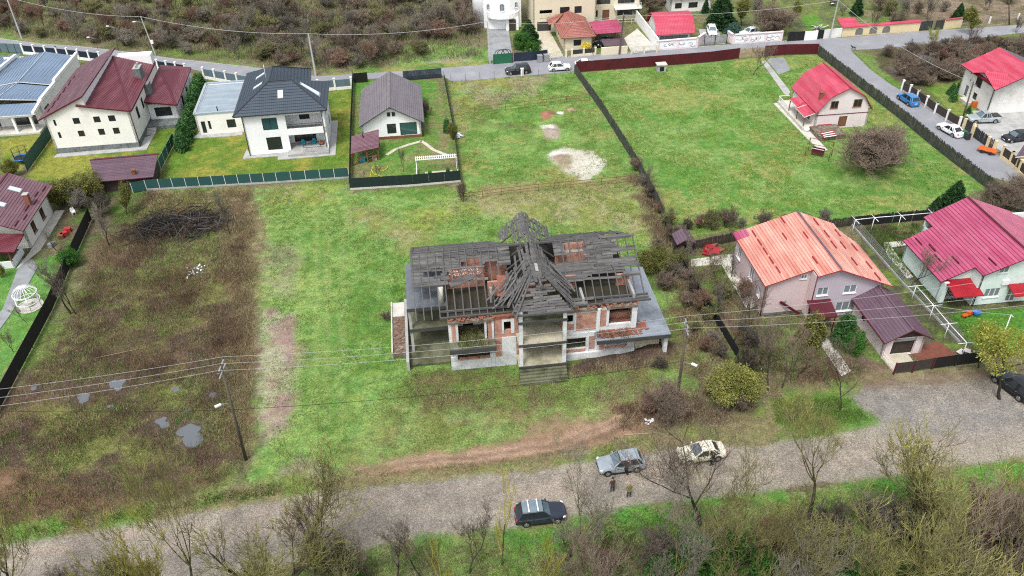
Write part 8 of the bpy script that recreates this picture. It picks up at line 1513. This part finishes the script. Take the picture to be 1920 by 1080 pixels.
# overgrown strip on the fence right of the ruin
strip = [(1192, 320), (1205, 345), (1218, 372), (1235, 400), (1250, 425), (1262, 452), (1275, 440), (1290, 430), (1312, 428), (1335, 432), (1362, 426), (1390, 428), (1430, 425), (1470, 424), (1275, 500), (1288, 525), (1262, 520), (1300, 548), (1312, 580), (1325, 600), (1290, 575), (1340, 640), (1350, 668), (1322, 660), (1300, 620), (1245, 545), (1392, 620), (1410, 650), (1392, 560), (1355, 560), (1510, 420), (1545, 422), (1395, 690)]
for i, (x, y) in enumerate(strip): tree(('bush0', 'bush1', 'bush4', 'bush2', 'bush3')[i % 5], (x, y), '%s leafless bush %s' % (('brown', 'grey', 'dark', 'reddish', 'olive')[i % 5], 'on the picket fence above the ruin' if y < 410 else 'at the foot of the pasture above the orange roof' if x > 1360 and y < 440 else 'where picket and lower fences meet' if y < 470 else 'beside the tiny maroon hut' if y < 530 else 'on the black shade net right of the ruin' if x < 1345 else 'in the strip beside the pink house'), h=rnd.uniform(1.6, 3.4), wide=1.15, group='leafless bushes on the overgrown fence strip', name='bare_bush', cat='bush')
for i, (x, y, t) in enumerate([(1315, 560, 480), (1345, 600, 520), (1375, 640, 545), (1290, 500, 440), (1405, 600, 530), (1372, 520, 465), (1340, 520, 462), (1425, 680, 590), (1500, 700, 640), (1385, 470, 425)]): tree(('orchard', 'orchard_grey')[i % 2], (x, y), ('tallest thin fruit tree beside the black shade net', 'thin fruit tree at the upper end of the dark net', 'thin fruit tree near the low end of the dark net', 'thin fruit tree nearest the tiny maroon hut', 'leafless fruit tree by the pink house front corner', 'leafless fruit tree on the pale garden path', 'leafless fruit tree between net and pale path', 'leafless fruit tree left of the plank gate garden lawn', 'leafless fruit tree below the stair rail of the pink house', 'leafless fruit tree at the back corner of the pink house')[i], top=t, group='leafless fruit trees beside the pink house')
tree('bush4', (1240, 690), 'dark thorn bush on the spoil bank at the right wing', h=1.6, wide=1.6, name='bare_bush', cat='bush'); tree('bush0', (725, 600), 'dark bush beside the rubble ramp of the ruin', h=1.3, wide=1.2, name='bare_bush', cat='bush'); tree('bush4', (1500, 640 - 10), 'dark rose bush by the pink house stair rail', h=1.5, name='bare_bush', cat='bush')
tree('orchard', (1708, 535), 'thin leafless tree left of the magenta roof house', top=455, name='bare_tree'); tree('orchard', (1690, 470), 'red twigged shrub in the bed behind the magenta roof house', h=1.8, name='bare_bush', cat='bush')
# --- far scrub
r = random.Random(31); n = 0
def in_gap(x, y): return (795 < x < 900 and y > 72 + (x - 795) * .02) or (720 < x < 800 and y > 108)
pts_ = []
for row, y in enumerate(np.concatenate([np.linspace(122, 60, 6), np.linspace(46, -70, 9)])):
    stepx = 21 + (y < 40) * 5
    for x in np.arange(-60, 905, stepx):
        xx = x + r.uniform(-10, 10); yy = y + r.uniform(-6, 6)
        edge = np.interp(xx, [-60, 0, 150, 330, 480, 596, 760, 900], [58, 66, 80, 103, 118, 134, 124, 112])
        if yy > edge or in_gap(xx, yy): continue
        if yy < -45 and r.random() < .4: continue
        pts_.append((xx, yy))
kd = ['bush0', 'bush1', 'bush3', 'bush3', 'bush5', 'bush2', 'bush1', 'bush3', 'scrubtree0', 'scrubtree1', 'scrubtree2', 'scrubtree0', 'bush1', 'bush0']
gn = {'bush0': 'brown scrub bush', 'bush5': 'brown scrub bush', 'bush1': 'grey scrub bush', 'bush2': 'reddish scrub bush', 'bush3': 'olive scrub bush', 'bush4': 'dark scrub bush', 'scrubtree0': 'grey scrub tree', 'scrubtree1': 'rust tinted scrub tree', 'scrubtree2': 'brown scrub tree'}
r.shuffle(pts_)
for x, y in pts_[:298]:
    k = r.choice(kd); hv = r.uniform(2.2, 4.2) if k[0] == 'b' else r.uniform(4.5, 7.5); wv = r.uniform(1.3, 2.1); tree(k, (x, y), uniq(gn[k], x, y, LM, 'broad' if wv > 1.7 else 'narrow'), h=hv, wide=wv if k[0] == 'b' else 1.1, group='bushes and trees of the far scrub', name='bare_bush' if k[0] == 'b' else 'bare_tree', cat='bush' if k[0] == 'b' else 'tree')
# thicket right of the side street
m = 0
for row, y in enumerate(np.linspace(88, 158, 8)):
    for x in np.arange(1640, 1940, 21):
        xx = x + r.uniform(-8, 8); yy = y + r.uniform(-4, 4)
        lo = np.interp(yy, [88, 110, 160], [1690, 1648, 1705]); hi = 1930 if yy < 128 else np.interp(yy, [128, 150, 165], [1850, 1800, 1760])
        if yy < np.interp(xx, [1640, 1780, 1930], [98, 86, 66]) or xx < lo or xx > hi: continue
        if 1650 < xx < 1735 and yy < 128 and r.random() < .7: continue
        k = r.choice(['bush0', 'bush2', 'bush4', 'bush0', 'bush1', 'thicket']); hv = r.uniform(1.8, 3.4); tree(k, (xx, yy), '%s %s bush in the thicket %s, %s' % ('tall' if hv > 2.6 else 'low', {'bush0': 'brown', 'bush2': 'reddish', 'bush4': 'dark', 'bush1': 'grey', 'thicket': 'tangled brown'}[k], lm(xx, [(1600, 'nearest the street corner'), (1700, 'above the blue minivan'), (1760, 'above the clipped conifers'), (1820, 'behind the tall white house'), (1880, 'at the right edge')]), 'along the street' if yy < 100 else 'in the middle' if yy < 130 else 'at its lower side'), h=hv, wide=1.4, group='bushes of the thicket by the side street', name='bare_bush', cat='bush')
for i, (x, y) in enumerate([(1650, 20), (1560, 10), (1580, 30), (1668, 30), (1720, 25), (1770, 22), (1850, 20), (1890, 8), (1680, 50), (1420, 20), (1450, 10), (1520, -15), (1600, -10), (1760, -5), (1905, 62)]): tree(['bush0', 'bush1', 'scrubtree0', 'bush3'][i % 4], (x, y), '%s %s' % (('brown leafless bush', 'grey leafless bush', 'grey bare tree', 'olive leafless bush')[i % 4], lm(x, [(1400, 'behind the right mural wall, top edge'), (1500, 'left of the small blue green shed'), (1555, 'at the grass strip behind the white walls'), (1640, 'behind the tile coped wall'), (1715, 'behind the dark gates at the top right'), (1840, 'on the wasteland at the top right')])), h=r.uniform(2.2, 4.5), wide=1.3, group='leafless bushes at the top right', name='bare_bush', cat='bush')

# two or three alike side by side: say which one
for lb, ls in SEEN.items():
    if 1 < len(ls) < 5:
        for (x_, o), wd_ in zip(sorted(ls, key=lambda q: q[0]), {2: ('left one', 'right one'), 3: ('left one', 'middle one', 'right one'), 4: ('leftmost', 'second from left', 'third from left', 'rightmost')}[len(ls)]): o['label'] = ' '.join((lb + ', ' + wd_).split()[:16])
# --- ground cover: tufts and dead stems nobody could count
PUD = [(*G2(x, y), q) for x, y, q in ((218, 720, 1.2), (158, 748, .9), (356, 806, 1.5), (350, 825, 1.2), (302, 790, 1.0), (398, 740, .8), (64, 728, .7), (327, 730, .8))]
def tufts(name, px, n, hgt, wid, colors, seed, dens=None, blades=7, spread=.22, z=0, lean=.6, world=False, soft=1.6):
    r = np.random.RandomState(seed); P = np.array(px if world else [G2(*p) for p in px]); lo, hi = P.min(0), P.max(0); X = r.uniform(lo[0], hi[0], n * 3); Y = r.uniform(lo[1], hi[1], n * 3); sd_ = -sdist(P, X, Y); k = r.uniform(0, 1, len(X)) < np.clip(sd_ / soft, 0, 1) ** .8
    if dens is not None: f = fbm(X / dens[0], Y / dens[0], dens[1]); k &= r.uniform(0, 1, len(X)) < np.clip((f - dens[2]) / .15, dens[3], 1)
    for px_, py_, pr_2 in PUD: k &= np.hypot(X - px_, Y - py_) > pr_2
    X, Y = X[k][:n], Y[k][:n]; m_ = len(X); C = np.array(colors); f2 = fbm(X / 2.2, Y / 2.2, seed + 3); f2 = f2 * .5 + fbm(X / 7, Y / 7, seed + 6) * .5; ci = np.clip((f2 - .36) / .28 * len(C) + r.normal(0, .7, m_), 0, len(C) - 1).astype(int); cc = C[ci] * r.uniform(.7, 1.35, (m_, 1))
    B = np.repeat(np.stack([X, Y, np.full(m_, z - .03)], 1), blades, 0) + np.concatenate([r.normal(0, spread, (m_ * blades, 2)), np.zeros((m_ * blades, 1))], 1)
    H = hgt * np.repeat(r.uniform(.5, 1.3, m_), blades) * r.uniform(.6, 1.2, m_ * blades); a = r.uniform(0, 6.283, m_ * blades); w_ = wid * r.uniform(.6, 1.4, m_ * blades); s = np.stack([np.cos(a), np.sin(a), 0 * a], 1) * w_[:, None]; b = r.uniform(0, 6.283, m_ * blades); ln = lean * r.uniform(.1, 1, m_ * blades) * H
    tip = B + np.stack([np.cos(b) * ln, np.sin(b) * ln, H], 1); V = np.stack([B - s, B + s, tip], 1).reshape(-1, 3); cv = np.repeat(np.repeat(cc, blades, 0), 3, 0) * r.uniform(.8, 1.2, (len(V), 1))
    me = quick_mesh(name, V, np.arange(len(V)).reshape(-1, 3), 'tuft', cv); o = bpy.data.objects.new(name, me); S.collection.objects.link(o); o['kind'] = 'stuff'; return o
RB, DB, ST, OL, GN = (.165, .105, .07), (.115, .08, .058), (.30, .25, .15), (.17, .175, .07), (.11, .20, .045)
plot = [(215, 400), (275, 360), (470, 352), (492, 400), (474, 450), (490, 520), (470, 600), (484, 660), (468, 760), (476, 860), (440, 900), (250, 970), (-40, 1000), (-60, 830), (60, 700), (130, 580)]
tufts('bramble_clumps', plot, 330, .75, .016, [RB, DB, RB, (.10, .06, .045)], 31, (3.2, 7, .46, .08), 70, .55, .5)
tufts('dead_weeds', plot, 7000, .4, .02, [RB, DB, (.19, .13, .09), RB, ST, DB], 1, (3.0, 5, .51, .02), 9, .28); tufts('dry_grass', plot, 9000, .38, .018, [ST, OL, ST, (.19, .15, .08)], 2, (3.5, 8, .45, .15), 7, .2); tufts('weedy_grass', plot, 11000, .22, .03, [OL, GN, (.22, .25, .09), (.15, .23, .06)], 3, (4, 12, .42, .2), 7, .2)
tufts('dry_grass', [(395, 420), (486, 405), (482, 640), (470, 860), (425, 860), (430, 620)], 6500, .5, .018, [ST, (.22, .16, .09), ST], 4, (2.5, 4, .35, .3), 9, .2)
tufts('dead_weeds', [(1180, 330), (1215, 325), (1340, 620), (1400, 740), (1320, 750), (1250, 560)], 3500, .6, .02, [RB, ST, DB], 5, (2.5, 5, .4, .2), 8, .25)
tufts('dead_weeds', [(770, 690), (960, 700), (1240, 680), (1262, 640), (1300, 690), (1180, 760), (860, 780), (740, 740)], 3600, .28, .02, [ST, OL, ST, RB, OL, GN], 6, (2.2, 6, .46, .06), 8, .25); tufts('dead_weeds', [(1062, 700), (1130, 686), (1190, 672), (1236, 655), (1262, 660), (1260, 688), (1180, 700), (1080, 712)], 1500, .5, .02, [DB, RB, DB, ST], 7, None, 9, .3, .3)
tufts('dead_weeds', [(1140, 760), (1300, 730), (1410, 755), (1400, 800), (1150, 815)], 1500, .45, .02, [RB, ST, DB, ST], 8, (2.5, 6, .4, .2), 9, .25)
tufts('field_grass', [(486, 352), (655, 345), (865, 355), (1190, 335), (1262, 470), (1330, 640), (1180, 760), (900, 840), (640, 880), (500, 900), (482, 640)], 30000, .12, .03, [(.09, .18, .032), (.13, .235, .05), (.16, .25, .065), (.10, .17, .035)], 9, (3, 3, .40, .1), 5, .14)
tufts('field_grass', [(842, 152), (1078, 136), (1192, 335), (868, 366)], 9000, .13, .035, [(.09, .18, .03), (.15, .22, .05), (.2, .2, .07)], 10, (3, 3, .42, .1), 5, .15); tufts('pasture_grass', [(1090, 140), (1530, 106), (1840, 352), (1590, 412), (1262, 465), (1180, 320)], 26000, .12, .035, [(.09, .20, .025), (.14, .24, .04), (.19, .22, .05)], 11, (4, 3, .42, .08), 5, .15)
tufts('verge_grass', [(-60, 1200), (200, 1120), (420, 1092), (640, 1056), (740, 1016), (980, 996), (1200, 954), (1400, 934), (1620, 908), (1830, 884), (1960, 864), (1960, 1300), (-60, 1300)], 15000, .26, .03, [(.07, .20, .025), (.11, .25, .035), (.17, .22, .06), (.18, .16, .08)], 12, (2.5, 3, .36, .3), 8, .2); tufts('dead_weeds', [(1090, 1000), (1700, 950), (1960, 930), (1960, 1300), (900, 1300), (1000, 1060)], 4500, .7, .02, [DB, RB, (.14, .11, .08), OL], 13, (2.5, 4, .40, .2), 10, .35)
tufts('verge_grass', [(-60, 1005), (200, 962), (500, 905), (640, 900), (620, 915), (420, 948), (100, 1005), (-60, 1025)], 3500, .3, .03, [(.06, .17, .02), (.14, .14, .05), ST], 14, (2, 4, .4, .3), 7, .2); tufts('verge_grass', [(640, 885), (1100, 842), (1260, 800), (1270, 835), (1110, 862), (700, 905)], 2500, .22, .03, [OL, ST, GN], 15, (1.5, 4, .45, .1), 6, .2); tufts('verge_grass', [(1445, 745), (1590, 740), (1640, 788), (1500, 812), (1450, 790)], 2200, .25, .03, [GN, (.1, .19, .03), OL], 16, (2, 4, .38, .2), 6, .2)
tufts('scrub_grass', [(-60, -80), (905, -80), (905, 110), (600, 132), (480, 116), (330, 100), (150, 78), (-60, 56)], 26000, .9, .05, [(.19, .155, .10), (.20, .21, .09), (.15, .20, .07), (.24, .20, .14), (.17, .14, .11)], 17, (6, 4, .4, .3), 6, .5); tufts('garden_weeds', [(1280, 455), (1380, 435), (1430, 600), (1640, 690), (1600, 720), (1440, 740), (1330, 640)], 6000, .3, .03, [OL, DB, GN, RB], 18, (2, 3, .42, .15), 7, .22); tufts('garden_weeds', [(1600, 425), (1740, 412), (1700, 480), (1800, 590), (1870, 655), (1815, 650), (1690, 525)], 3500, .3, .035, [(.05, .11, .02), DB, (.07, .15, .02)], 19, (2, 3, .42, .15), 7, .22)
tufts('slab_moss', [inframe(RU, u, v).xy for u, v in ((15.5, -1.5), (19.5, -1.5), (19.5, -.1), (15.5, -.1))], 400, .3, .03, [OL, DB, RB], 20, None, 8, .15, 3.55, world=True); tufts('slab_moss', [inframe(RU, u, v).xy for u, v in ((.8, -1.3), (4, -1.3), (4, 1.8), (.8, 1.8))], 350, .35, .03, [OL, (.06, .09, .02), ST], 21, None, 8, .15, 4.1, world=True)
